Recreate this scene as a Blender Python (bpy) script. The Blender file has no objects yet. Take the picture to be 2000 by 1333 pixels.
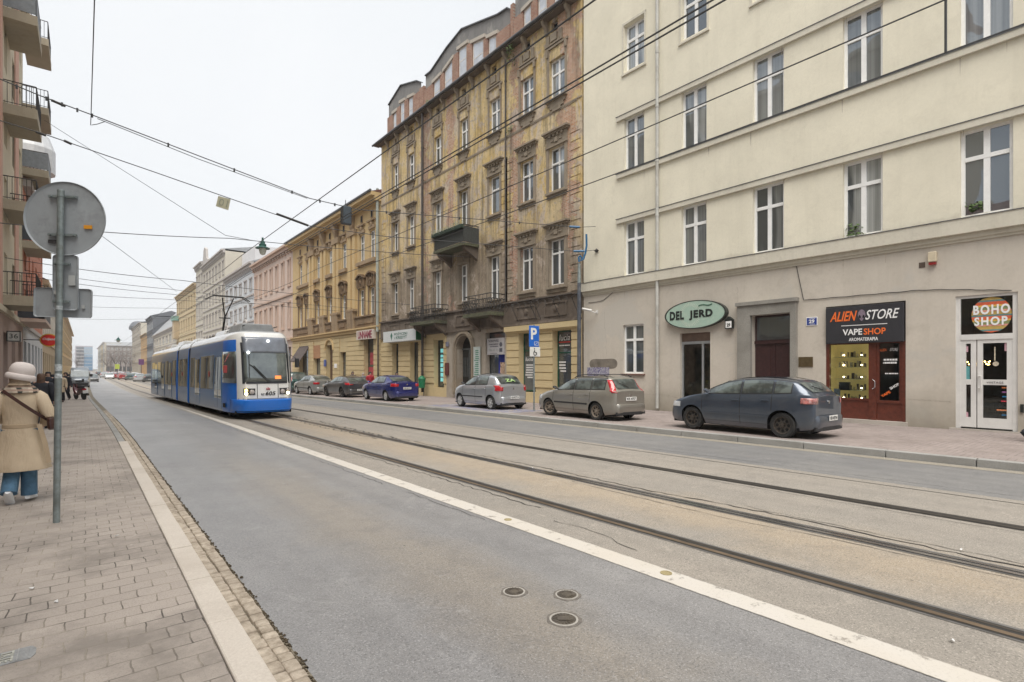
import bpy, bmesh, math, random
import numpy as np
from mathutils import Vector, Matrix, noise as mnoise

# ------------------------------------------------------------------ camera
R = math.radians
FOC = 1030.0; HOR = 720.5; EYE = 1.60
YAW = math.atan2(834.0, FOC); CS, SN = math.cos(YAW), math.sin(YAW)
scn = bpy.context.scene
cam_d = bpy.data.cameras.new('camera'); cam = bpy.data.objects.new('camera', cam_d)
scn.collection.objects.link(cam); scn.camera = cam
cam.location = (0, 0, EYE); cam.rotation_euler = (R(90), 0, -YAW)
cam_d.sensor_width = 36; cam_d.lens = FOC/2000*36; cam_d.shift_y = (HOR-666.5)/2000
cam_d.clip_start = 0.05; cam_d.clip_end = 5000

# ------------------------------------------------------------------ sky and light
SUN_EL, SUN_ROT = R(66), R(217)
w = bpy.data.worlds.new("World"); scn.world = w; w.use_nodes = True
nt = w.node_tree; nt.nodes.clear()
sky = nt.nodes.new('ShaderNodeTexSky'); sky.sky_type = 'NISHITA'; sky.sun_disc = False
sky.sun_elevation = SUN_EL; sky.sun_rotation = SUN_ROT; sky.dust_density = 4; sky.air_density = 1
tc = nt.nodes.new('ShaderNodeTexCoord'); nz = nt.nodes.new('ShaderNodeTexNoise')
nz.inputs['Scale'].default_value = 1.3; nz.inputs['Detail'].default_value = 5
cr = nt.nodes.new('ShaderNodeValToRGB')
cr.color_ramp.elements[0].position = .3; cr.color_ramp.elements[0].color = (6.05, 6.3, 6.5, 1)
cr.color_ramp.elements[1].position = .7; cr.color_ramp.elements[1].color = (6.75, 6.85, 6.95, 1)
mx = nt.nodes.new('ShaderNodeMix'); mx.data_type = 'RGBA'; mx.inputs[0].default_value = .93   # cloud cover over the clear sky
bg = nt.nodes.new('ShaderNodeBackground'); bg.inputs['Strength'].default_value = .052
wo = nt.nodes.new('ShaderNodeOutputWorld')
L = nt.links.new
L(tc.outputs['Generated'], nz.inputs['Vector']); L(nz.outputs['Fac'], cr.inputs['Fac'])
L(sky.outputs[0], mx.inputs[6]); L(cr.outputs[0], mx.inputs[7]); L(mx.outputs[2], bg.inputs['Color']); L(bg.outputs[0], wo.inputs[0])
sun_d = bpy.data.lights.new('sun', 'SUN'); sun_d.energy = 1.5; sun_d.angle = R(50); sun_d.color = (1, .95, .87)
sun = bpy.data.objects.new('sun', sun_d); scn.collection.objects.link(sun)
sun.rotation_euler = (R(90)-SUN_EL, 0, R(180)-SUN_ROT+R(0))
scn.view_settings.view_transform = 'Standard'; scn.view_settings.look = 'None'
scn.view_settings.exposure = 1.53; scn.view_settings.gamma = 1
scn.cycles.max_bounces = 6; scn.cycles.transparent_max_bounces = 8
rnd = random.Random(7)

# ------------------------------------------------------------------ survey helpers: where a measured direction meets a real plane
def ray(px):
    a = (px-1000)/FOC
    return a*CS+SN, -a*SN+CS            # world X and Y per metre of depth
XR = 18.1                                # right-hand building line
def uy(px, X=XR):
    xd, yd = ray(px); return X*yd/xd
def zz(px, py, X=XR):
    xd, yd = ray(px); return EYE-(py-HOR)/FOC*(X/xd)
def zY(px, py, Y):
    xd, yd = ray(px); return EYE-(py-HOR)/FOC*(Y/yd)
def xY(px, Y):
    xd, yd = ray(px); return Y*xd/yd
def gz(y): return -.008*max(-30, min(75, y))          # the street falls gently away
def gnd(px, py, off=0.0):
    a = (py-HOR)/FOC; xd, yd = ray(px); Z = (EYE-off)/(a-.008*yd)
    if a-.008*yd <= 0 or yd*Z > 75: Z = (EYE+.6-off)/a
    return xd*Z, yd*Z
ROAD = -.14
def sh(y):                                             # the street's slight bend
    t = max(0, min(1, (y-14)/40)); return -.5*t*t*(3-2*t)

# ------------------------------------------------------------------ materials
MATS = {}
def srgb(r, g, b): 
    f = lambda c: ((c/255+.055)/1.055)**2.4 if c > 10 else c/255/12.92
    return (f(r), f(g), f(b))
class NT:
    def __init__(s, name):
        s.m = bpy.data.materials.new(name); s.m.use_nodes = True; s.t = s.m.node_tree; s.t.nodes.clear()
        s.o = s.t.nodes.new('ShaderNodeOutputMaterial'); s._p = None
    def n(s, typ, ins=None, **kw):
        x = s.t.nodes.new('ShaderNode'+typ)
        for k, v in kw.items(): setattr(x, k, v)
        for k, v in (ins or {}).items():
            if hasattr(v, 'is_output') or isinstance(v, bpy.types.NodeSocket): s.t.links.new(v, x.inputs[k])
            else: x.inputs[k].default_value = v
        return x
    def pos(s):
        if not s._p: s._p = s.n('NewGeometry').outputs['Position']
        return s._p
    def obj(s): return s.n('TexCoord').outputs['Object']
    def map(s, v, scale=(1,1,1), loc=(0,0,0), rot=(0,0,0)):
        return s.n('Mapping', {'Vector': v, 'Scale': scale, 'Location': loc, 'Rotation': rot}).outputs[0]
    def noise(s, scale, detail=4, vec=None, rough=.6, dist=0):
        return s.n('TexNoise', {'Vector': vec if vec is not None else s.pos(), 'Scale': scale, 'Detail': detail, 'Roughness': rough, 'Distortion': dist}).outputs['Fac']
    def ramp(s, fac, stops):
        r = s.n('ValToRGB', {'Fac': fac}); e = r.color_ramp.elements
        while len(e) < len(stops): e.new(.5)
        for el, (p, c) in zip(e, stops):
            el.position = p; el.color = (c, c, c, 1) if isinstance(c, (int, float)) else (*c, 1)
        return r.outputs[0]
    def mix(s, f, a, b, bt='MIX'):
        x = s.n('Mix', data_type='RGBA', blend_type=bt, clamp_factor=True)
        for i, v in ((0, f), (6, a), (7, b)):
            if isinstance(v, bpy.types.NodeSocket): s.t.links.new(v, x.inputs[i])
            else: x.inputs[i].default_value = v if i == 0 else (*v, 1)
        return x.outputs[2]
    def math(s, op, a, b=0.0, c=None):
        d = {0: a, 1: b}
        if c is not None: d[2] = c
        return s.n('Math', d, operation=op).outputs[0]
    def sep(s, v=None):
        x = s.n('SeparateXYZ', {0: v if v is not None else s.pos()}); return x.outputs
    def done(s, col, rough=.7, metal=0, bump=None, bstr=.3, bdist=.02, spec=.5, coat=0, emis=None, estr=1, alpha=None):
        p = s.n('BsdfPrincipled', {'Roughness': rough, 'Metallic': metal, 'Specular IOR Level': spec, 'Coat Weight': coat})
        if isinstance(col, bpy.types.NodeSocket): s.t.links.new(col, p.inputs['Base Color'])
        else: p.inputs['Base Color'].default_value = (*col, 1)
        if bump is not None:
            b = s.n('Bump', {'Height': bump, 'Strength': bstr, 'Distance': bdist}); s.t.links.new(b.outputs[0], p.inputs['Normal'])
        if emis: p.inputs['Emission Color'].default_value = (*emis, 1); p.inputs['Emission Strength'].default_value = estr
        s.t.links.new(p.outputs[0], s.o.inputs[0]); MATS[s.m.name] = s.m
        return s.m
def simple(name, col, rough=.6, var=.12, scale=4, metal=0, bump=0, spec=.5, coat=0, emis=None, estr=1, dirt=None):
    if name in MATS: return MATS[name]
    t = NT(name); f = t.noise(scale, 5)
    c = t.mix(t.ramp(f, [(.3, 0), (.7, 1)]), tuple(x*(1-var) for x in col), tuple(min(1, x*(1+var)) for x in col))
    if dirt: c = t.mix(t.ramp(t.noise(scale*.6, 6, rough=.75), [(.5, 0), (.72, .8)]), c, dirt)
    return t.done(c, rough, metal, bump=t.noise(scale*25, 3) if bump else None, bstr=bump, bdist=.004, spec=spec, coat=coat, emis=emis, estr=estr)

def plaster(name, col, dark, streak=.35, lowz=None, lowcol=None, bump=.25, blot=None, scale=.7, lowk=.7):
    t = NT(name); p = t.pos()
    c = t.mix(t.ramp(t.noise(scale, 6), [(.35, 0), (.68, 1)]), tuple(x*.93 for x in col), tuple(min(1, x*1.04) for x in col))
    st = t.ramp(t.noise(1, 6, t.map(p, (2.2, 2.2, .16)), .7), [(.5, 0), (.8, streak)])
    c = t.mix(st, c, dark)
    c = t.mix(t.ramp(t.noise(2.3, 8, rough=.75, dist=.4), [(.52, 0), (.68, streak*.7)]), c, dark)
    c = t.mix(t.ramp(t.noise(.22, 3), [(.4, 0), (.6, .22)]), c, tuple(x*.86 for x in col))
    if blot: c = t.mix(t.ramp(t.noise(.45, 7, rough=.65, dist=.6), [(.56, 0), (.62, .75)]), c, blot)
    if lowz is not None:
        z = t.math('ADD', t.sep()[2], t.math('MULTIPLY', t.noise(1.6, 5), .9))
        c = t.mix(t.ramp(t.math('MULTIPLY', t.math('SUBTRACT', z, lowz), lowk), [(0, .8), (1, 0)]), c, lowcol)
    c = t.mix(t.ramp(t.noise(14, 4), [(.3, .12), (.6, 0)]), c, dark)
    return t.done(c, .88, bump=t.noise(60, 4), bstr=bump, bdist=.006, spec=.3)

def brickmat(name, a, b, mortar, bw=.25, bh=.075, ms=.012, axis='YZ', bump=.5, dirt=None):
    t = NT(name); p = t.pos(); s = t.sep()
    v = t.n('CombineXYZ', {0: s[1] if axis == 'YZ' else s[0], 1: s[2] if axis != 'XY' else s[1], 2: 0.0}).outputs[0]
    br = t.n('TexBrick', {'Vector': v, 'Color1': (*a, 1), 'Color2': (*b, 1), 'Mortar': (*mortar, 1), 'Scale': 1.0, 'Mortar Size': ms, 'Mortar Smooth': .3, 'Brick Width': bw, 'Row Height': bh})
    c = t.mix(t.ramp(t.noise(1.2, 6), [(.4, 0), (.75, .5)]), br.outputs[0], dirt or tuple(x*.5 for x in a))
    return t.done(c, .85, bump=t.math('SUBTRACT', t.math('MULTIPLY', t.noise(40, 3), .4), br.outputs['Fac']), bstr=bump, bdist=.01)

def m_asphalt(name, a, b, patch=None, wet=0, speck=1.0, rough=.75, bandx=None):
    t = NT(name); p = t.pos()
    c = t.mix(t.ramp(t.noise(.55, 6, rough=.6), [(.3, 0), (.7, 1)]), a, b)
    if patch: c = t.mix(t.ramp(t.noise(.34, 5, t.map(p, (1.2, .6, 1), (3.1, 7.3, 0)), .55), [(.47, 0), (.62, .75)]), c, patch)
    if bandx:
        x0, w_, col_, yl = bandx; sx = t.sep(); d_ = t.math('ADD', t.math('ABSOLUTE', t.math('SUBTRACT', sx[0], x0)), t.math('MULTIPLY', t.math('SUBTRACT', t.noise(.9, 6, rough=.65), .5), w_*2.2))
        f_ = t.ramp(t.math('DIVIDE', d_, w_*1.6), [(.15, .85), (.75, 0)])
        if yl: f_ = t.math('MULTIPLY', f_, t.ramp(t.math('DIVIDE', sx[1], yl), [(.55, 1), (1, .15)]))
        c = t.mix(f_, c, col_)
    # wheel polish: long faint streaks along the street
    c = t.mix(t.ramp(t.noise(1, 4, t.map(p, (2.6, .07, 1)), .5), [(.42, .0), (.7, .28)]), c, tuple(x*.62 for x in a))
    g = t.noise(62, 3, rough=.85)
    c = t.mix(t.ramp(g, [(.34, .9*speck), (.5, 0)]), c, tuple(x*.3 for x in a))
    c = t.mix(t.ramp(t.noise(80, 3, t.map(p, loc=(5, 9, 2)), .85), [(.55, 0), (.66, .8*speck)]), c, tuple(min(1, x*2.3) for x in a))
    c = t.mix(t.ramp(t.noise(3.3, 7, t.map(p, loc=(2, 5, 1)), .8), [(.5, 0), (.62, .28)]), c, tuple(x*.6 for x in a))
    c = t.mix(t.ramp(t.noise(1.7, 8, t.map(p, loc=(8, 1, 3)), .8, 1.2), [(.60, 0), (.63, .35)]), c, tuple(x*1.35 for x in b))
    v = t.n('TexVoronoi', {'Vector': p, 'Scale': 2.2, 'Randomness': 1.0}).outputs['Distance']
    c = t.mix(t.ramp(v, [(.012, .8), (.03, 0)]), c, (.02, .02, .02))
    rr = t.ramp(t.noise(.5, 4), [(.35, max(.2, rough-.12)), (.7, rough)])
    return t.done(c, rr, bump=g, bstr=.5, bdist=.006, spec=.5)

def m_paver(name, a, b, mortar, bw, bh, rot=0, wave=.0, stain=(.10, .09, .08)):
    t = NT(name); p = t.pos()
    if wave:
        w_ = t.n('TexNoise', {'Vector': p, 'Scale': 6.0, 'Detail': 2.0}).outputs['Color']
        w_ = t.n('VectorMath', {0: w_, 1: (.5, .5, .5)}, operation='SUBTRACT').outputs[0]
        w_ = t.n('VectorMath', {0: w_, 'Scale': wave}, operation='SCALE').outputs[0]
        p2 = t.n('VectorMath', {0: p, 1: w_}, operation='ADD').outputs[0]
    else: p2 = p
    v = t.map(p2, rot=(0, 0, rot))
    br = t.n('TexBrick', {'Vector': v, 'Color1': (*a, 1), 'Color2': (*b, 1), 'Mortar': (*mortar, 1), 'Scale': 1.0, 'Mortar Size': .0045, 'Mortar Smooth': .25, 'Bias': -.1, 'Brick Width': bw, 'Row Height': bh})
    # joints: part filled with pale sand, part dark and open
    j = t.ramp(t.noise(1.4, 5, rough=.7), [(.42, 0), (.6, 1)])
    sand = t.mix(j, (.40, .35, .29), (.06, .05, .045))
    c = t.mix(br.outputs['Fac'], br.outputs[0], sand)
    c = t.mix(t.ramp(t.noise(.5, 5), [(.38, 0), (.7, .45)]), c, tuple(x*.72 for x in a))
    c = t.mix(t.ramp(t.noise(.9, 6, t.map(p, loc=(4, 4, 4)), .7), [(.50, 0), (.66, .5)]), c, stain)
    c = t.mix(t.ramp(t.noise(120, 3), [(.35, .5), (.5, 0)]), c, tuple(x*.55 for x in a))
    vv = t.n('TexVoronoi', {'Vector': p, 'Scale': 3.2}).outputs['Distance']
    c = t.mix(t.ramp(vv, [(.03, .7), (.05, 0)]), c, (.5, .46, .41))
    h = t.math('SUBTRACT', t.math('MULTIPLY', t.noise(110, 3), .15), br.outputs['Fac'])
    return t.done(c, .82, bump=h, bstr=.6, bdist=.008, spec=.35)

def m_stone(name, a, b, sc=60, rough=.8, dirt=None):
    t = NT(name)
    c = t.mix(t.ramp(t.noise(sc, 4, rough=.8), [(.35, 0), (.65, 1)]), a, b)
    c = t.mix(t.ramp(t.noise(1.1, 5), [(.45, 0), (.75, .6)]), c, dirt or tuple(x*.6 for x in a))
    return t.done(c, rough, bump=t.noise(sc, 3), bstr=.3, bdist=.003)

def m_window(name, darks, cur, lo=.04, tint=(.8, .9, 1)):
    """dark room behind double glazing, some with curtains; glossy outer skin"""
    t = NT(name); r = t.n('ObjectInfo').outputs['Random']; p = t.pos(); s = t.sep()
    base = t.ramp(r, [(0, darks[0]), (.35, darks[1]), (.7, darks[0]), (1, darks[2])])
    wv = t.n('TexNoise', {'Vector': t.map(p, (9, 9, .12)), 'Scale': 1.0, 'Detail': 3.0}).outputs['Fac']
    fold = t.ramp(wv, [(.35, .35), (.65, 1)])
    curc = t.mix(1.0, fold, cur, 'MULTIPLY')
    use = t.ramp(t.math('FRACT', t.math('MULTIPLY', r, 7.31)), [(.3, 0), (.35, .35), (.7, .5), (.75, .9)])
    part = t.ramp(t.noise(.9, 1, t.map(p, (1, 1, .2))), [(.44, 0), (.5, 1)])
    c = t.mix(t.math('MULTIPLY', use, part), base, curc)
    pb = t.n('BsdfPrincipled', {'Base Color': c, 'Roughness': .4})
    wob = t.n('Bump', {'Height': t.noise(1.2, 1), 'Strength': .08, 'Distance': .1}).outputs[0]
    gl = t.n('BsdfGlossy', {'Color': (*tint, 1), 'Roughness': .015, 'Normal': wob})
    fr = t.n('Fresnel', {'IOR': 2.25, 'Normal': wob})
    ms = t.n('MixShader', {0: fr.outputs[0], 1: pb.outputs[0], 2: gl.outputs[0]})
    t.t.links.new(ms.outputs[0], t.o.inputs[0]); MATS[name] = t.m; return t.m
def m_clear(name, ior=1.6, tint=(.93, .97, .95)):
    t = NT(name); tr = t.n('BsdfTransparent', {'Color': (*tint, 1)}); gl = t.n('BsdfGlossy', {'Roughness': .01})
    fr = t.n('Fresnel', {'IOR': ior}); ms = t.n('MixShader', {0: fr.outputs[0], 1: tr.outputs[0], 2: gl.outputs[0]})
    t.t.links.new(ms.outputs[0], t.o.inputs[0]); MATS[name] = t.m; return t.m

# ------------------------------------------------------------------ mesh building
COL = scn.collection
WLOC = {}
class Fr:
    """a local frame: u along a wall, d out of it, z up"""
    def __init__(s, O, U, N): s.O, s.U, s.N = Vector(O), Vector(U).normalized(), Vector(N).normalized()
    def p(s, u, z, d=0): return s.O+s.U*u+s.N*d+Vector((0, 0, z))
FRR = Fr((XR, 0, 0), (0, 1, 0), (-1, 0, 0))
XL = -2.9
FRL = Fr((XL, 0, 0), (0, 1, 0), (1, 0, 0))
class MB:
    def __init__(s): s.v, s.f, s.m = [], [], []
    def add(s, vs, fs, mi=0):
        b = len(s.v); s.v += [tuple(x) for x in vs]
        for f in fs: s.f.append([b+i for i in f]); s.m.append(mi)
    def poly(s, pts, mi=0): s.add(pts, [list(range(len(pts)))], mi)
    def hexa(s, c, mi=0):   # 8 corners: bottom 4 ccw, top 4 ccw
        s.add(c, [(0,3,2,1), (4,5,6,7), (0,1,5,4), (1,2,6,5), (2,3,7,6), (3,0,4,7)], mi)
    def box(s, x0, x1, y0, y1, z0, z1, mi=0):
        s.hexa([(x0,y0,z0),(x1,y0,z0),(x1,y1,z0),(x0,y1,z0),(x0,y0,z1),(x1,y0,z1),(x1,y1,z1),(x0,y1,z1)], mi); return s
    def fb(s, fr, u0, u1, z0, z1, d0, d1, mi=0):
        s.hexa([fr.p(u0,z0,d0),fr.p(u1,z0,d0),fr.p(u1,z0,d1),fr.p(u0,z0,d1),fr.p(u0,z1,d0),fr.p(u1,z1,d0),fr.p(u1,z1,d1),fr.p(u0,z1,d1)], mi); return s
    def prism(s, pts, off, mi=0):      # pts: 3D polygon, off: extrusion vector
        n = len(pts); o = Vector(off); q = [Vector(p) for p in pts]
        s.add(q+[p+o for p in q], [list(range(n))[::-1], list(range(n, 2*n))]+[(i, (i+1)%n, (i+1)%n+n, i+n) for i in range(n)], mi); return s
    def loft(s, rings, mi=0, closed=True, cap=True):
        n = len(rings[0]); b = []
        for r in rings: b += list(r)
        fs = []
        for k in range(len(rings)-1):
            for i in range(n if closed else n-1):
                j = (i+1) % n; fs.append((k*n+i, k*n+j, (k+1)*n+j, (k+1)*n+i))
        if cap and closed: fs += [list(range(n))[::-1], [(len(rings)-1)*n+i for i in range(n)]]
        s.add(b, fs, mi); return s
    def tube(s, pts, r, n=8, mi=0, cap=True):
        pts = [Vector(p) for p in pts]; rings = []; up = None
        rr = r if isinstance(r, (list, tuple)) else [r]*len(pts)
        for i, p in enumerate(pts):
            a = pts[max(0, i-1)]; b = pts[min(len(pts)-1, i+1)]; t = (b-a)
            t = t.normalized() if t.length > 1e-9 else Vector((0, 0, 1))
            if up is None: up = Vector((0, 0, 1)) if abs(t.z) < .9 else Vector((1, 0, 0))
            x = t.cross(up).normalized(); up = x.cross(t).normalized()
            rings.append([p+(x*math.cos(2*math.pi*k/n)+up*math.sin(2*math.pi*k/n))*rr[i] for k in range(n)])
        return s.loft(rings, mi, True, cap)
    def lathe(s, prof, c, axis=(0, 0, 1), n=24, mi=0):  # prof: (radius, height) list
        ax = Vector(axis).normalized(); x = ax.orthogonal().normalized(); y = ax.cross(x); c = Vector(c)
        return s.loft([[c+ax*h+(x*math.cos(2*math.pi*k/n)+y*math.sin(2*math.pi*k/n))*max(r, 1e-4) for k in range(n)] for r, h in prof], mi)
    def grid(s, P, mi=0):    # P[i][j] points
        ni, nj = len(P), len(P[0]); b = [q for r_ in P for q in r_]
        s.add(b, [(i*nj+j, i*nj+j+1, (i+1)*nj+j+1, (i+1)*nj+j) for i in range(ni-1) for j in range(nj-1)], mi); return s
    def build(s, name, mats, parent=None, label=None, smooth=False, bevel=0, thick=0, local=False, sub=0, auto=None):
        me = bpy.data.meshes.new(name); me.from_pydata([tuple(v) for v in s.v], [], s.f)
        if not isinstance(mats, (list, tuple)): mats = [mats]
        for m in mats: me.materials.append(m)
        for p, mi in zip(me.polygons, s.m): p.material_index = mi
        bm = bmesh.new(); bm.from_mesh(me)
        bmesh.ops.recalc_face_normals(bm, faces=bm.faces[:]); bm.to_mesh(me); bm.free()
        if smooth:
            for p in me.polygons: p.use_smooth = True
            try: me.set_sharp_from_angle(angle=R(auto if auto else 38))
            except Exception: pass
        o = bpy.data.objects.new(name, me); COL.objects.link(o)
        if parent is not None:
            o.parent = parent
            if not local and parent.name in WLOC: o.matrix_parent_inverse = Matrix.Translation(-WLOC[parent.name])
        if label: o['label'] = label
        if thick: m_ = o.modifiers.new('thick', 'SOLIDIFY'); m_.thickness = thick; m_.offset = 0
        if bevel:
            m_ = o.modifiers.new('bevel', 'BEVEL'); m_.width = bevel; m_.segments = 2; m_.limit_method = 'ANGLE'; m_.angle_limit = R(40)
        if sub: m_ = o.modifiers.new('sub', 'SUBSURF'); m_.levels = sub; m_.render_levels = sub
        return o
def tag(o, label=None, cat=None, group=None, kind=None):
    if label: o['label'] = label
    if cat: o['category'] = cat
    if group: o['group'] = group
    if kind: o['kind'] = kind
    return o
def thing(name, label, cat, loc=(0, 0, 0), group=None, world=True):
    o = bpy.data.objects.new(name, None); COL.objects.link(o); o.empty_display_size = .2
    o.location = loc
    if world: WLOC[o.name] = Vector(loc)
    return tag(o, label, cat, group)
def struct(name, mb, mats, **k): return tag(mb.build(name, mats, **k), kind='structure')
def copy_tree(o, parent=None):
    c = o.copy(); COL.objects.link(c); c.parent = parent
    if parent is not None: c.matrix_parent_inverse = o.matrix_parent_inverse.copy()
    for k in [x for x in bpy.data.objects if x.parent == o]: copy_tree(k, c)
    return c
FONTS = {}
def text(s, center, xdir, ydir, w_, h_, mat, parent, name='lettering', shear=0, bold=0, depth=.006, local=False, sp=1.0, rot=0, label=None, keep=False):
    """raised letters fitted to a box, turned into a mesh"""
    cu = bpy.data.curves.new('t', 'FONT'); cu.body = s; cu.align_x = 'CENTER'; cu.align_y = 'CENTER'
    cu.offset = bold; cu.shear = shear; cu.extrude = .5; cu.space_character = sp; cu.resolution_u = 3
    ob = bpy.data.objects.new('t', cu); COL.objects.link(ob)
    dg = bpy.context.evaluated_depsgraph_get(); me = bpy.data.meshes.new_from_object(ob.evaluated_get(dg))
    bpy.data.objects.remove(ob)
    v = np.array([x.co[:] for x in me.vertices]); lo, hi = v.min(0), v.max(0)
    c, X, Y = Vector(center), Vector(xdir).normalized(), Vector(ydir).normalized(); N = X.cross(Y)
    if rot: X, Y = X*math.cos(rot)+Y*math.sin(rot), Y*math.cos(rot)-X*math.sin(rot)
    sx, sy = w_/(hi[0]-lo[0]), h_/(hi[1]-lo[1])
    for x in me.vertices:
        a = (x.co.x-(lo[0]+hi[0])/2)*sx; b = (x.co.y-(lo[1]+hi[1])/2)*sy; d = depth if x.co.z > 0 else 0
        x.co = c+X*a+Y*b+N*d
    me.materials.clear(); me.materials.append(mat); me.name = name
    o = bpy.data.objects.new(name, me); COL.objects.link(o)
    if parent is not None:
        o.parent = parent
        if not local and parent.name in WLOC: o.matrix_parent_inverse = Matrix.Translation(-WLOC[parent.name])
    if label: o['label'] = label
    return o
def rtext(s, fr, u, z, d, w_, h_, mat, parent, **k):     # reads from the street on either side
    X = -fr.U if fr.N.x < 0 else fr.U
    if abs(fr.N.y) > .5: X = fr.U
    return text(s, fr.p(u, z, d), X, (0, 0, 1), w_, h_, mat, parent, **k)
def marks(mb, fr, u0, u1, z0, z1, d, rows, seed=1, fill=.8, th=.003):
    """tiny illegible print as rows of short bars"""
    g = random.Random(seed); h = (z1-z0)/rows
    for i in range(rows):
        z = z1-(i+.5)*h; u = u0+g.uniform(0, .1)*(u1-u0); end = u1-g.uniform(0, .3)*(u1-u0)
        while u < end:
            l = g.uniform(.06, .16)*(u1-u0); mb.fb(fr, u, min(end, u+l*.8), z-h*.28, z+h*.28, d, d+th); u += l
# ------------------------------------------------------------------ materials of the place
A_LANE = m_asphalt('asphalt_lane', (.225, .222, .226), (.275, .27, .27), rough=.5, speck=.75, bandx=(2.35, .55, (.275, .245, .21), 16))
A_TRACK = m_asphalt('asphalt_track_bed', (.255, .235, .21), (.30, .27, .235), bandx=(5.75, .75, (.35, .285, .21), None), speck=.8, rough=.8)
A_FAR = m_asphalt('asphalt_far_lane', (.16, .16, .165), (.225, .22, .215), speck=.6, rough=.7)
PAVE_L = m_paver('paving_left', (.385, .34, .305), (.435, .385, .345), (.1, .09, .08), .20, .165, wave=.035)
PAVE_R = m_paver('paving_right', (.29, .245, .232), (.335, .285, .27), (.12, .1, .09), .21, .105, rot=.02, wave=.03, stain=(.16, .13, .12))
KERB_N = m_stone('kerb_pale_concrete', (.50, .45, .40), (.60, .55, .49), 60, dirt=(.38, .33, .28))
KERB_D = m_stone('kerb_granite', (.25, .245, .235), (.36, .36, .35), 70, dirt=(.17, .16, .14))
COBB = m_stone('cobble_stone', (.26, .215, .165), (.52, .45, .37), 9, dirt=(.2, .165, .13))
GRIT = m_stone('gutter_grit', (.10, .085, .06), (.28, .24, .18), 35)
def m_paint(name, col, under, wear=.6):
    t = NT(name); f = t.ramp(t.noise(5, 8, rough=.75), [(wear, 0), (wear+.06, 1)])
    f2 = t.ramp(t.noise(60, 3), [(.3, .35), (.45, 0)])
    if name == 'road_paint_white': f = t.math('MAXIMUM', f, t.ramp(t.math('ADD', t.math('ABSOLUTE', t.math('SUBTRACT', t.sep()[0], 3.835)), t.math('MULTIPLY', t.noise(9, 5, rough=.8), .06)), [(.143, 0), (.15, .9)]))
    c = t.mix(f, t.mix(f2, col, tuple(x*.6 for x in col)), under)
    c = t.mix(t.ramp(t.noise(1.5, 5), [(.4, 0), (.7, .4)]), c, (.52, .47, .39))
    return t.done(c, .6, bump=t.noise(90, 3), bstr=.4, bdist=.004)
PAINT = m_paint('road_paint_white', (.55, .52, .48), (.24, .22, .2), .565)
PAINTB = m_paint('road_paint_blue', (.13, .15, .26), (.25, .21, .2), .48)
STEEL_D = simple('rail_steel_dark', (.085, .075, .065), .45, .3, 3, metal=.7)
STEEL_S = simple('rail_steel_shiny', (.62, .62, .64), .22, .1, 3, metal=1)
STEEL_B = simple('rail_steel_brown', (.17, .125, .085), .5, .3, 2, metal=.5)
TAR = simple('joint_tar', (.028, .026, .025), .6, .3, 8)
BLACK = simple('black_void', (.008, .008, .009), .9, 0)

# ------------------------------------------------------------------ ground and street
Ys = [-30, -20, -12, -6, -3, 0, 2, 4, 6, 8, 10, 12, 14, 17, 20, 24, 28, 32, 36, 40, 45, 50, 55, 60, 68, 75, 100, 150, 250, 420, 700]
def strip(mb, x0, x1, z0, z1=None, ys=Ys, mi=0, bend=True, y0=None, y1=None):
    z1 = z0 if z1 is None else z1
    yy = sorted(set([y for y in ys if (y0 is None or y > y0) and (y1 is None or y < y1)]+([y0] if y0 is not None else [])+([y1] if y1 is not None else [])))
    P = [[(x0+(sh(y) if bend else 0), y, gz(y)+z0), (x1+(sh(y) if bend else 0), y, gz(y)+z1)] for y in yy]
    mb.grid(P, mi); return mb
g = MB(); g.poly([(-2500, -400, -1.35), (2500, -400, -1.35), (2500, 4500, -1.35), (-2500, 4500, -1.35)])
struct('ground', g, simple('bare_ground', (.16, .15, .13), .9, .3, .2))
rd = MB(); strip(rd, .93, 4.0, -.07, ROAD); strip(rd, 4.0, 12.36, ROAD)
struct('road', rd, A_LANE)
tb = MB(); strip(tb, 3.96, 9.62, ROAD+.004); struct('tram_track_bed', tb, A_TRACK)
fl = MB(); strip(fl, 9.62, 12.34, ROAD+.004); struct('road_far_lane', fl, A_FAR)
gp = MB(); strip(gp, 12.02, 12.34, ROAD+.008); struct('gutter', gp, m_asphalt('gutter_dust', (.30, .27, .22), (.25, .23, .2)))
# rails: head, groove, lip, with tar joints either side
for k, (x, head) in enumerate(((4.72, STEEL_B), (6.155, STEEL_S), (7.93, STEEL_D), (9.365, STEEL_D))):
    r_ = MB()
    if k == 3: strip(r_, x-.012, x+.012, ROAD+.008, mi=2); struct('tram_rail', r_, [STEEL_D, head, TAR]); continue
    strip(r_, x-.10, x+.135, ROAD+.008, mi=3 if k != 2 else 2); strip(r_, x-.075, x+.10, ROAD+.0095, mi=2)
    strip(r_, x-.05*1, x+.005, ROAD+.012, mi=1 if k != 1 else 0)
    strip(r_, x+.005, x+.05, ROAD+.0105, mi=2)
    strip(r_, x+.05, x+.075, ROAD+.012, mi=0)
    struct('tram_rail', r_, [STEEL_S if k == 1 else STEEL_D, head, TAR, simple('joint_grey', (.13, .125, .12), .7, .3, 6)])
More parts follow.
